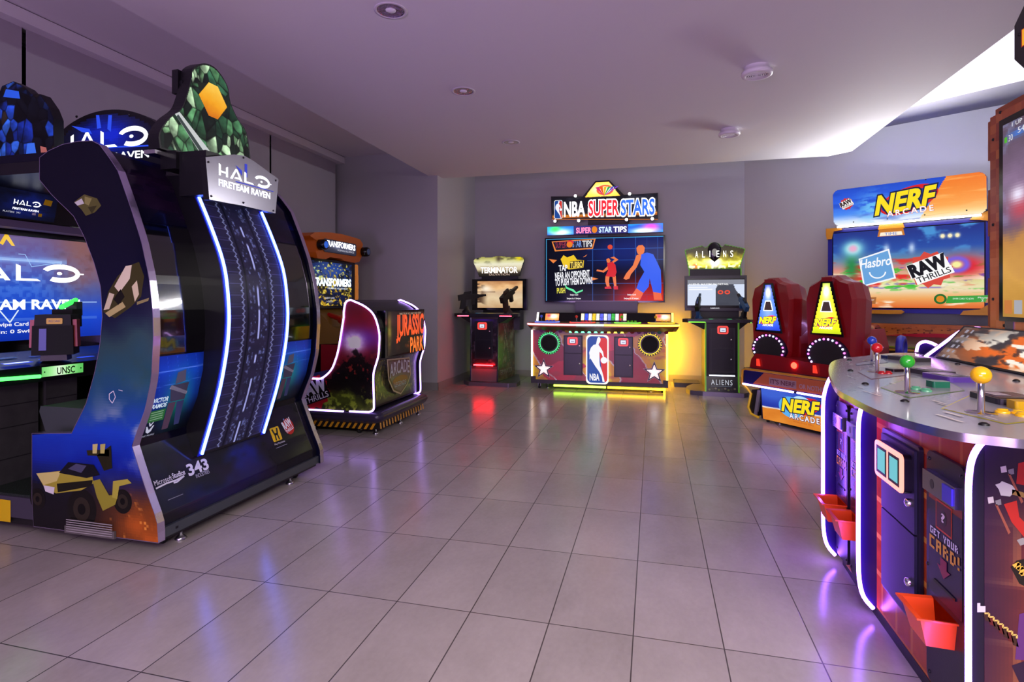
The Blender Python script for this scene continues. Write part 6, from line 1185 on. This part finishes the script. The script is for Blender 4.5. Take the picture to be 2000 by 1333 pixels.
# near side panel
def sidea(U, Vv):
    C = bricks(U, Vv, 5, 5.5, ('7a2820', 'b05224'), 'd07a38', 9); C = mixc(C, const(U, '1c0c22'), sm(.58, .9, Vv) * .92); C = mixc(C, const(U, '241030'), sm(.22, .0, U) * .9); return mixc(C, const(U, 'b0602a'), blob(U, Vv, .35, .18, .3, .14) * .4)
sp = [(.785, .03), (1.76, .03), (1.76, .872), (.89, .872), (.845, .858), (.81, .815), (.79, .77), (.785, .72)]
for k, y in enumerate((Y0,)):
    b = MB(); b.prism(FY(y), sp, -.03, 0, M('purple_black_side', '140a1e', .3)); ip = in_poly(sp)
    if k == 0:
        f = FY(y); b.grid(f, .96, .82, 110, 100, sidea, PRINT, .001, .79, .033, lambda u, v: ip(.79 + u * .96, .033 + v * .82) and u > .03)
        pp = lambda pts, c, l=.0016: b.poly(f, [ab(f, *q) for q in pts], PRINT, c, l)
        for dx, dy in ((0, 0), (-25, 60)):
            pp([(1953 + dx, 912 + dy), (1964 + dx, 910 + dy), (1966 + dx, 922 + dy), (1955 + dx, 924 + dy)], 'b8b0ac'); pp([(1968 + dx, 918 + dy), (1979 + dx, 915 + dy), (1980 + dx, 926 + dy), (1970 + dx, 928 + dy)], '7a7678'); pp([(1968 + dx, 926 + dy), (1972 + dx, 925 + dy), (1998 + dx, 980 + dy), (1994 + dx, 984 + dy)], '8a4a3a')
        pp([(1943, 947), (1952, 944), (1956, 940), (1976, 948), (1984, 958), (1972, 970), (1954, 968), (1950, 956)], 'b4b2ae'); pp([(1976, 956), (1998, 962), (2004, 974), (1976, 966)], '8a6a3a')
        pp([(1988, 905), (2010, 900), (2010, 950), (1984, 945)], 'a01c20'); pp([(1960, 985), (1985, 978), (1990, 1010), (2010, 1030), (2000, 1050), (1975, 1020)], 'a82420'); pp([(1985, 1055), (1998, 1050), (2004, 1062), (1992, 1066)], '8a8684')
        pp([(1908, 1178), (1914, 1178), (1914, 1184), (1924, 1184), (1924, 1196), (1908, 1196)], 'c8c0bc')
        for k2 in range(7): pp([(1920 + k2 * 9, 1200 + k2 * 7), (1929 + k2 * 9, 1200 + k2 * 7), (1935 + k2 * 9, 1216 + k2 * 8), (1924 + k2 * 9, 1212 + k2 * 8)], ('3a2018', '5a1c1c')[k2 % 2]); b.line(f, [ab(f, 1922 + k2 * 9, 1198 + k2 * 7), ab(f, 1931 + k2 * 9, 1198 + k2 * 7), ab(f, 1931 + k2 * 9, 1205 + k2 * 7)], .004, PRINT, 'd8b860', .002)
        pp([(1973, 1108), (1985, 1095), (2010, 1090), (2010, 1150), (1990, 1140)], '1a1210'); b.line(f, [ab(f, *q) for q in ((1978, 1106), (1990, 1100), (1986, 1112), (1998, 1108), (1992, 1122), (2004, 1120))], .008, PRINT, 'd8a840', .0022)
        pp([(1990, 1200), (2002, 1196), (2004, 1290), (1982, 1288)], '5a2c6a'); pp([(1975, 1300), (2004, 1290), (2004, 1333), (1990, 1333)], '2a1430')
    b.build('side_panel', D_, label='brick printed side panel with arrows' if k == 0 else 'plain far side panel')
def led_col(name, y, x0):
    p = [(x0 + .06, y, .868), (x0 + .026, y, .835), (x0 + .006, y, .77), (x0, y, .70)] + [(x0, y, z) for z in (.55, .4, .25)] + [(x0 + .003, y, .14), (x0 + .018, y, .075), (x0 + .05, y, .035)]
    led(name, D_, spline(p, 3), .0075, '9458ff', 28)
b = MB()
led('edge_light', D_, spline([(1.3, Y0 - .004, .874), (1.0, Y0 - .004, .874), (.89, Y0 - .004, .872), (.835, Y0 - .004, .855), (.798, Y0 - .004, .815), (.782, Y0 - .004, .75), (.780, Y0 - .004, .6), (.780, Y0 - .004, .3), (.780, Y0 - .004, .035)], 4), .0075, '9458ff', 28)
for y in (2.37, 2.82):
    b = MB(); fp = [(XF, .872), (.80, .86), (.777, .83), (.762, .77), (.757, .70), (.757, .20), (.760, .12), (.775, .06), (.805, .03), (XF, .03)]
    b.prism(FY(y), fp[::-1] if False else fp, -.025, 0, M('deep_purple_fin', '1e0f4a', .3)); b.build('divider_fin', D_); led_col('edge_light', y - .012, .752)
# coin door with the double card reader
fr = FL(XF - .004)
p, q = nz(1712, 1150, XF), nz(1802, 880, XF)
b = MB(); b.prism(fr, rrect(-2.28, .16, -1.99, .735, .012), 0, .012, M('black_indigo_door_frame', '15132a', .35, bump=.1, scale=400)); 
b.prism(fr, [(-2.265, .175), (-2.005, .175), (-2.005, .45), (-2.265, .45)], .012, .020, M('indigo_steel_door', '151230', .5, bump=.25, scale=500)); b.prism(fr, [(-2.265, .456), (-2.005, .456), (-2.005, .718), (-2.265, .718)], .012, .020, M('indigo_steel_door')); cd = b.build('coin_door', D_)
for z in (.29, .545):
    b = MB(); b.lathe(fr.p(-2.04, z, .02), fr.n, [(.014, 0), (.013, .010), (.005, .013), (0, .013)], CHROME, 14); b.build('lock', cd)
b = MB(); rr = rrect(-2.245, .575, -2.02, .70, .018, 5); b.prism(fr, rr, .02, .042, M('reader_housing', '0c0a12', .35)); b.prism(fr, rr, .042, .048, M('reader_pink_glow', '40100c', .3, emit=2.2, ecol='ff9080'))
for x in (-2.228, -2.127):
    b.rect(fr, x, .59, x + .088, .685, PRINT, '2a0c10', .0486); b.rect(fr, x + .012, .60, x + .076, .675, LIT, '6cc4cc', .0492)
b.build('card_reader', D_)
# card dispensers with bins
def bin_(par, y, z, w, m):
    b = MB(); d = .10; o = [(XF - .012, -w / 2), (XF - .012 - d, -w / 2 * .92), (XF - .012 - d, w / 2 * .92), (XF - .012, w / 2)]
    ring = lambda s, zz, dd: [(XF - .012 - (XF - .012 - x) * dd, y + a * s, zz) for x, a in o]
    b.loft([ring(.82, z - .085, .8), ring(1.0, z, 1.0), ring(1.14, z + .004, 1.14)], m, cap=False); b.loft([ring(1.14, z + .010, 1.14), ring(.97, z + .006, .96), ring(.78, z - .078, .76)], m, cap=False); b.loft([ring(1.14, z + .004, 1.14), ring(1.14, z + .010, 1.14)], m, cap=False)
    b.add(ring(.82, z - .085, .8), [(0, 1, 2, 3)], m); b.add(ring(.78, z - .078, .76), [(3, 2, 1, 0)], m); return b.build('card_bin', par)
BIN = M('orange_translucent_bin', 'f25016', .35, emit=.06, coat=.2)
PIX = {'G': '01110 10000 10111 10001 01110', 'E': '111 100 110 100 111', 'T': '111 010 010 010 010', 'Y': '101 101 010 010 010', 'O': '111 101 101 101 111', 'U': '101 101 101 101 111', 'R': '110 101 110 101 101', 'C': '111 100 100 100 111', 'A': '111 101 111 101 101', 'D': '110 101 101 101 110', '!': '1 1 1 0 1', ' ': '00 00 00 00 00'}
PIX['G'] = '111 100 101 101 111'
def pixtext(b, f, t, x, y, w, h, m, c, l):
    cols = sum(len(PIX[k].split()[0]) + 1 for k in t) - 1; cx = w / cols; cy = h / 5; X = x
    for k in t:
        rows = PIX[k].split()
        for j, r in enumerate(rows):
            i = 0
            while i < len(r):
                if r[i] == '1':
                    e = i
                    while e < len(r) and r[e] == '1': e += 1
                    b.rect(f, X + i * cx, y + (4 - j) * cy, X + e * cx, y + (5 - j) * cy + cy * .02, m, c, l); i = e
                else: i += 1
        X += (len(rows[0]) + 1) * cx
def dispenser(fr, c, w, bw):
    """c = the centre along the frame"""
    b = MB(); b.prism(fr, rrect(c - w / 2, .055, c + w / 2, .745, .025), 0, .012, M('black_indigo_door_frame'))
    b.prism(fr, [(c - w * .42, .63), (c + w * .44, .63), (c + w * .44, .69), (c - w * .42, .69)], .012, .030, M('chrome_slot_head', '9a98a8', .25, .9, bump=.1)); b.prism(fr, [(c + w * .16, .637), (c + w * .40, .637), (c + w * .40, .683), (c + w * .16, .683)], .030, .034, M('violet_slot', '3a30b0', .2, emit=.25)); b.ell(fr, c - w * .15, .66, .012, .014, PRINT, '3a3844', .0304)
    b.rect(fr, c - w * .42, .60, c + w * .44, .628, PRINT, '8a3420', .0126); b.rect(fr, c - w * .42, .33, c + w * .44, .605, PRINT, '221a38', .0130)
    b.rect(fr, c - w * .22, .53, c + w * .20, .615, PRINT, 'c84428', .0136); b.rect(fr, c - w * .20, .535, c + w * .18, .61, PRINT, '4a1420', .0140); b.ell(fr, c - w * .01, .572, .018, .022, PRINT, '1c0c1c', .0144); b.text(fr, '?', c - w * .05, .56, .016, .024, PRINT, 'e8d8e0', .0150, bold=.03)
    pixtext(b, fr, 'GET YOUR', c - w * .36, .505, w * .72, .020, PRINT, 'e0e0ea', .0150); pixtext(b, fr, 'CARD!', c - w * .38, .462, w * .78, .036, PRINT, 'e0a828', .0150)
    b.poly(fr, [(c - .018, .455), (c + .018, .455), (c + .018, .43), (c + .036, .43), (c, .40), (c - .036, .43), (c - .018, .43)], PRINT, '8a1c3a', .0150); b.prism(fr, [(c - w * .25, .37), (c + w * .3, .37), (c + w * .3, .377), (c - w * .25, .377)], .012, .016, GLOSSBLACK)
    for a, z in ((-.42, .72), (.42, .72), (-.42, .08), (.42, .08), (-.46, .40)): b.lathe(fr.p(c + w * a, z, .012), fr.n, [(.006, 0), (.005, .003), (0, .004)], BLACK, 8)
    o = b.build('card_dispenser', D_)
    b = MB(); d = .085; P = lambda a, l, z: fr.p(c + a, z, .012 + l)
    ring = lambda s, zz, dd: [P(-bw / 2 * s, 0, zz), P(-bw / 2 * .92 * s, d * dd, zz), P(bw / 2 * .92 * s, d * dd, zz), P(bw / 2 * s, 0, zz)]
    z = .305; b.loft([ring(.80, z - .075, .78), ring(1.0, z, 1.0), ring(1.14, z + .004, 1.14)], BIN, cap=False); b.loft([ring(1.14, z + .009, 1.14), ring(.97, z + .006, .96), ring(.77, z - .07, .75)], BIN, cap=False); b.loft([ring(1.14, z + .004, 1.14), ring(1.14, z + .009, 1.14)], BIN, cap=False)
    b.add(ring(.80, z - .075, .78), [(0, 1, 2, 3)], BIN); b.add(ring(.77, z - .07, .75), [(3, 2, 1, 0)], BIN); b.build('card_bin', o)
dispenser(fr, -1.835, .215, .135); dispenser(fr, -2.54, .15, .125); dispenser(fr, -2.725, .15, .125)
dispenser(Fr((XE, YE, 0), Vector((XK - XE, YK - YE, 0)), ZW).sub(0, 0, .003), .20, .16, .13)
# control deck
DECK = M('grey_blue_control_print', '8d909c', .22, bump=.02, scale=80, var=.06, coat=.3)
dk = spline([(1.42, 3.56), (1.30, 3.53), (1.05, 3.27), (.866, 3.035), (.721, 2.613), (.601, 2.094), (.585, 1.90), (.583, 1.72), (.60, 1.58), (.65, 1.46), (.72, 1.42), (.85, 1.40), (1.42, 1.40)], 8)
Fd = Fr((0, 0, .90), XW, YW)
b = MB(); CE = M('chrome_deck_edge', 'c8c4d0', .24, 1.0, bump=.02, scale=40); top = [(x, y, .90) for x, y in dk[::-1]]; bot = [(x, y, .88) for x, y in dk[::-1]]
b.add(top, [tuple(range(len(top)))], DECK); b.add(bot, [tuple(range(len(bot)))[::-1]], DECK); b.loft([bot, top], CE, cap=False, smooth=True)
Z_ = lambda px, py, z=.9: (lambda q: (q.x, q.y))(onP(px, py, (0, 0, z), (0, 0, 1)))
def dpoly(pts, c, l): b.poly(Fd, [Z_(*p) for p in pts], PRINT, c, l)
for pts, c in (([(1837, 799), (1965, 830), (2020, 824), (2040, 780), (1900, 770)], 'b8b030'), ([(1719, 758), (1776, 779), (1885, 764), (1850, 744), (1780, 738)], '7a9a50'), ([(1675, 727), (1701, 742), (1780, 733), (1760, 720), (1700, 716)], '9a3a44'), ([(1671, 711), (1672, 714.5), (1735, 709), (1725, 702)], '3a4a8a')):
    dpoly(pts, c, .0008); cx = sum(p[0] for p in pts) / len(pts); cy = sum(p[1] for p in pts) / len(pts); dpoly([(cx + (x - cx) * .965, cy + (y - cy) * .95) for x, y in pts], '8a8a94', .0014)
for x, y, w in ((1650, 707, 10), (1657, 712, 9), (1652, 735, 12), (1662, 739, 10), (1658, 748, 9), (1695, 720, 12), (1675, 757, 12), (1685, 765, 20), (1700, 770, 22), (1735, 748, 16), (1745, 765, 14), (1820, 784, 30), (1828, 789, 26), (1824, 811, 40), (1840, 806, 44), (1850, 819, 36), (1895, 808, 24), (1920, 815, 30)): dpoly([(x, y), (x + w * .8, y + w * .22), (x + w, y + w * .22), (x + w * .2, y)], 'c4bcb8', .002)
b.build('control_deck', D_)
def joystick(px, py, c, r=.021):
    x, y = Z_(px, py); g = 'ball_' + c; b = MB(); b.lathe((x, y, .90), (0, 0, 1), [(.035, .0015), (.034, .003), (.008, .004), (.007, .085)], CHROME, 16); o = b.build('joystick', D_)
    b = MB(); b.ball((x, y, .90 + .10), r, M(g, c, .18, coat=.5), 20); b.build('ball_top', o)
joystick(1703, 706, '1c3cb0'); joystick(1713, 728, 'c01018'); joystick(1772, 768, '28a828'); joystick(1916, 808, 'f0b808', .023)
def btn(px, py, c, r=.014, h=.012):
    x, y = Z_(px, py); b = MB(); m = M('btn_' + c, c, .25, coat=.3); b.lathe((x, y, .90), (0, 0, 1), [(r, .001), (r, h * .5), (r * .8, h * .7), (r * .75, h * .6), (r * .7, h), (0, h * 1.05)], m, 18); b.build('push_button', D_)
for px, py in ((1789, 762), (1809, 766)): btn(px, py, '5aa880', .016)
for px, py in ((1958, 808), (1990, 810), (1998, 815)): btn(px, py, 'e8b010', .016)
for px, py in ((1722, 731), (1735, 731)): btn(px, py, 'b01820', .014)
def slab(px, py, w, h, d, c, ang=0.0, name='card_holder', screen=None):
    x, y = Z_(px, py); b = MB(); f = Fr((x, y, .90), Vector((math.cos(ang), math.sin(ang), 0)), Vector((-math.sin(ang), math.cos(ang), 0)))
    b.prism(f, rrect(-w / 2, -h / 2, w / 2, h / 2, min(w, h) * .15), 0, d, M('slab_' + c, c, .3, bump=.05))
    if screen: b.rect(f, -w * .4, -h * .36, w * .4, h * .36, PRINT, screen, d + .001); b.rect(f, -w * .3, -h * .1, w * .05, h * .3, PRINT, 'b0a8b8', d + .002); b.line(f, [(-w * .2, -h * .3), (w * .3, -h * .2)], .006, PRINT, '6a8a7a', d + .002)
    return b.build(name, D_)
slab(1737, 700, .06, .05, .014, '1a2a5a', .3, 'start_button'); slab(1775, 704, .11, .16, .018, '3a3a40', .35, 'card_holder', '20242a'); slab(1747, 726, .05, .05, .012, '1c0a10', .3, 'start_button'); slab(1817, 731, .10, .15, .018, '3c3840', .25, 'card_holder', '20202a'); slab(1852, 742, .10, .15, .018, '5a3c9a', .2, 'card_holder', '28242c'); slab(1832, 757, .055, .045, .022, '1c6a50', .15, 'start_button'); slab(1965, 785, .12, .15, .018, '2a2630', .05, 'card_holder', '2a2048'); slab(1995, 800, .05, .045, .024, 'c89a10', .0, 'start_button')
for px, py in ((1659, 704), (1661, 725), (1690, 751), (1767, 785), (1793, 690.5), (1870, 712), (1922, 831), (1985, 745)):
    x, y = Z_(px, py); b = MB(); b.lathe((x, y, .90), (0, 0, 1), [(.011, 0), (.011, .003), (.005, .007), (0, .007)], BLACK, 10); b.build('deck_bolt', D_)
# slanted art panel and its lit fins
P0, P1 = Vector((1.40, 0, .905)), Vector((1.53, 0, 1.065)); fa = Fr((1.40, 0, .905), Vector((0, -1, 0)), P1 - P0)
b = MB(); b.prism(fa, [(-3.30, 0), (-1.45, 0), (-1.45, .206), (-3.30, .206)], -.05, 0, SATIN)
def orange(U, Vv):
    n = fbm(U * 9 + Vv * 2, Vv * 3 - U * 5, 21); C = mixc(const(U, '28242a'), const(U, '5a4a4c'), n); m_ = blob(U, Vv, .36, .5, .26, .6); C = mixc(C, const(U, 'e86a1c'), sm(.35, .5, n) * np.clip(m_ * 1.6, 0, 1)); C = mixc(C, const(U, 'fff4e4'), sm(.52, .60, fbm(U * 14 + Vv * 3, Vv * 5, 25)) * np.clip(m_ * 1.4, 0, 1)); C = mixc(C, const(U, '2a2028'), sm(.6, .68, fbm(U * 20, Vv * 8, 27)) * .7)
    g = ((U * 40) % 1 < .45) & ((Vv * 6) % 1 < .5) & (U < .07) & (U > .015); C = np.where(g[..., None], hexc('9a94a4'), C); return mixc(C, const(U, 'c8d0d8'), sm(.62, .9, U) * .6)
b.grid(fa, 1.83, .19, 220, 40, orange, LIT, .001, -3.28, .008); b.build('art_panel', D_)
YFi = 3.36; ps = [xz(px, py, YFi) for px, py in ((1806, 697), (1840, 672), (1872, 649), (1892, 642), (1913, 642), (1930, 648))]
led('fin_light', D_, spline([(x, YFi - .006, z) for x, z in ps], 4), .0075, 'd890ff', 9)
pb = [xz(px, py, YFi) for px, py in ((1836, 696), (1862, 675), (1888, 654), (1896, 645), (1910, 645), (1928, 651))]
b = MB(); b.prism(FY(YFi), spline(ps, 3)[::-1][:] + [(ps[0][0], .90), (pb[0][0], .90)] + spline(pb, 3) if False else [(ps[0][0], .90), (pb[0][0], .895)] + pb[1:] + [(1.78, .95), (1.78, 1.03)] + ps[::-1][:-1], -.03, 0, M('deep_purple_fin')); b.build('dash_fin', D_)
led('fin_light', D_, spline([(x, YFi - .008, z) for x, z in pb[:4]], 4), .003, 'f0a0ff', 4)
ps2 = [xz(px, py, 3.62) for px, py in ((1790, 688), (1793.6, 674), (1804, 668), (1817, 669.5), (1831, 676))]
led('fin_light', D_, spline([(x, 3.62, z) for x, z in ps2], 4), .008, 'd890ff', 9)
b = MB(); b.prism(FY(3.63), [(ps2[0][0], .84)] + [(ps2[-1][0] + .1, .84)] + ps2[::-1], -.02, 0, M('deep_purple_fin')); b.box(1.36, 3.36, .80, 1.7, 3.65, .86, M('deep_purple_fin')); b.build('side_fin', D_)
# screen with blocky frame
XS = 1.55; fs = FL(XS); BR = M('blocky_orange_frame', '9a4a22', .4, var=.35, scale=16)
b = MB(); st = [(-3.13, 1.07), (-3.04, 1.06), (-3.04, 1.035), (-2.9, 1.035), (-2.9, 1.01), (-1.85, 1.01), (-1.85, 2.07), (-2.5, 2.07), (-2.5, 2.09), (-2.62, 2.09), (-2.62, 2.06), (-2.66, 2.06), (-2.66, 2.085), (-3.07, 2.085), (-3.07, 2.045), (-3.13, 2.045), (-3.13, 1.86), (-3.11, 1.86), (-3.11, 1.72), (-3.13, 1.72), (-3.13, 1.5), (-3.115, 1.5), (-3.115, 1.3), (-3.13, 1.3)]
b.prism(fs, st, -.05, 0, BR)
fsb = Fr((XS - .0005, 0, 0), fs.u, fs.v)
def blk(U, Vv): k = vnoise(np.floor(U * 26) * 3.3, np.floor(Vv * 24) * 2.1, 8); return mixc(mixc(const(U, '8a2c22'), const(U, 'd07a3a'), k), mixc(const(U, 'e0803a'), const(U, 'f09a58'), k), sm(.75, .15, Vv))
b.grid(fsb, 1.20, 1.0, 52, 48, blk, PRINT, .0006, -3.11, 1.06, lambda u, v: u < .075 or v < .06 or v > .94)
for y, z in ((3.085, 1.95), (3.085, 1.55), (3.085, 1.2), (3.03, 2.06), (2.75, 2.06), (3.0, 1.08)): b.lathe(fs.p(-y, z, 0), fs.n, [(.008, 0), (.006, .005), (0, .005)], BLACK, 8)
b.build('screen_frame', D_)
b = MB(); b.prism(fs, [(-3.03, 1.10), (-1.90, 1.10), (-1.90, 2.02), (-3.03, 2.02)], -.04, .006, GLOSSBLACK)
def dun(U, Vv):
    n = fbm(U * 7, Vv * 9, 31); C = ramp(Vv + (n - .5) * .25, [(0, 'b8863a'), (.2, 'd8a04c'), (.4, 'c0884c'), (.5, '6a5a72'), (.7, '8a7090'), (1, '5a4a5a')]); C = mixc(C, const(U, '9ab0e8'), sm(.55, .75, fbm(U * 10, Vv * 8, 33)) * sm(.4, .6, Vv) * .6); C = mixc(C, const(U, 'c04a5a'), blob(U, Vv, .12, .55, .08, .07)); C = mixc(C, const(U, 'f0e8ff'), np.clip(blob(U, Vv, .10, .62, .05, .04), 0, 1)); return mixc(C, const(U, '4a78d0'), blob(U, Vv, .1, .93, .06, .02))
b.grid(fs, 1.08, .87, 90, 72, dun, SCREEN, .007, -3.0, 1.12)
b.text(fs, '30', -2.955, 1.905, .03, .028, LIT, 'e0e0e0', .009); b.poly(fs, [(-2.985, 1.905), (-2.965, 1.905), (-2.965, 1.93), (-2.985, 1.93)], LIT, '50b030', .009); b.text(fs, '54589', -2.89, 1.925, .12, .025, LIT, 'e8e8f0', .009); b.text(fs, '1 UP', -2.93, 1.965, .07, .018, LIT, 'e8e8f0', .009)
for k in range(6): b.rect(fs, -2.985 + k * .07, 1.135, -2.93 + k * .07, 1.195, LIT, ('c87a3c', 'a8a8b0', '5a7ac8')[k % 3], .009)
b.build('screen', D_)
b = MB(); b.box(1.56, 1.9, .85, 1.85, 3.10, 2.0, BLACK); b.box(1.60, 2.0, .86, 1.75, 3.05, 1.10, SATIN); b.build('screen_cabinet', D_)
b = MB(); b.box(1.545, 2.93, .98, 1.60, 2.99, 1.10, M('violet_steel_post', '6a6884', .25, .9)); b.build('screen_post', D_)
b = MB(); fq = FL(1.46); b.prism(fq, [(-2.76, 2.20), (-2.70, 2.14), (-1.8, 2.14), (-1.8, 2.40), (-2.69, 2.40), (-2.76, 2.34)], -.06, 0, M('dark_olive_marquee', '1e1c1c', .35)); b.text(fq, 'DUNGEONS', -2.70, 2.235, .80, .06, LIT, 'f0a818', .002, bold=.04, outline='a02c10', ow=.04); b.lathe(fq.p(-2.73, 2.29), fq.n, [(.008, 0), (.006, .005), (0, .005)], BLACK, 8); b.build('marquee', D_)
b = MB()
for k in range(4): b.box(1.50, 2.55 + k * .03, 2.075, 1.60, 2.58 + k * .03, 2.16, M('black_stripe', '101010', .4) if k % 2 else M('white_stripe', 'd8d8d8', .4))
b.build('striped_bracket', D_)
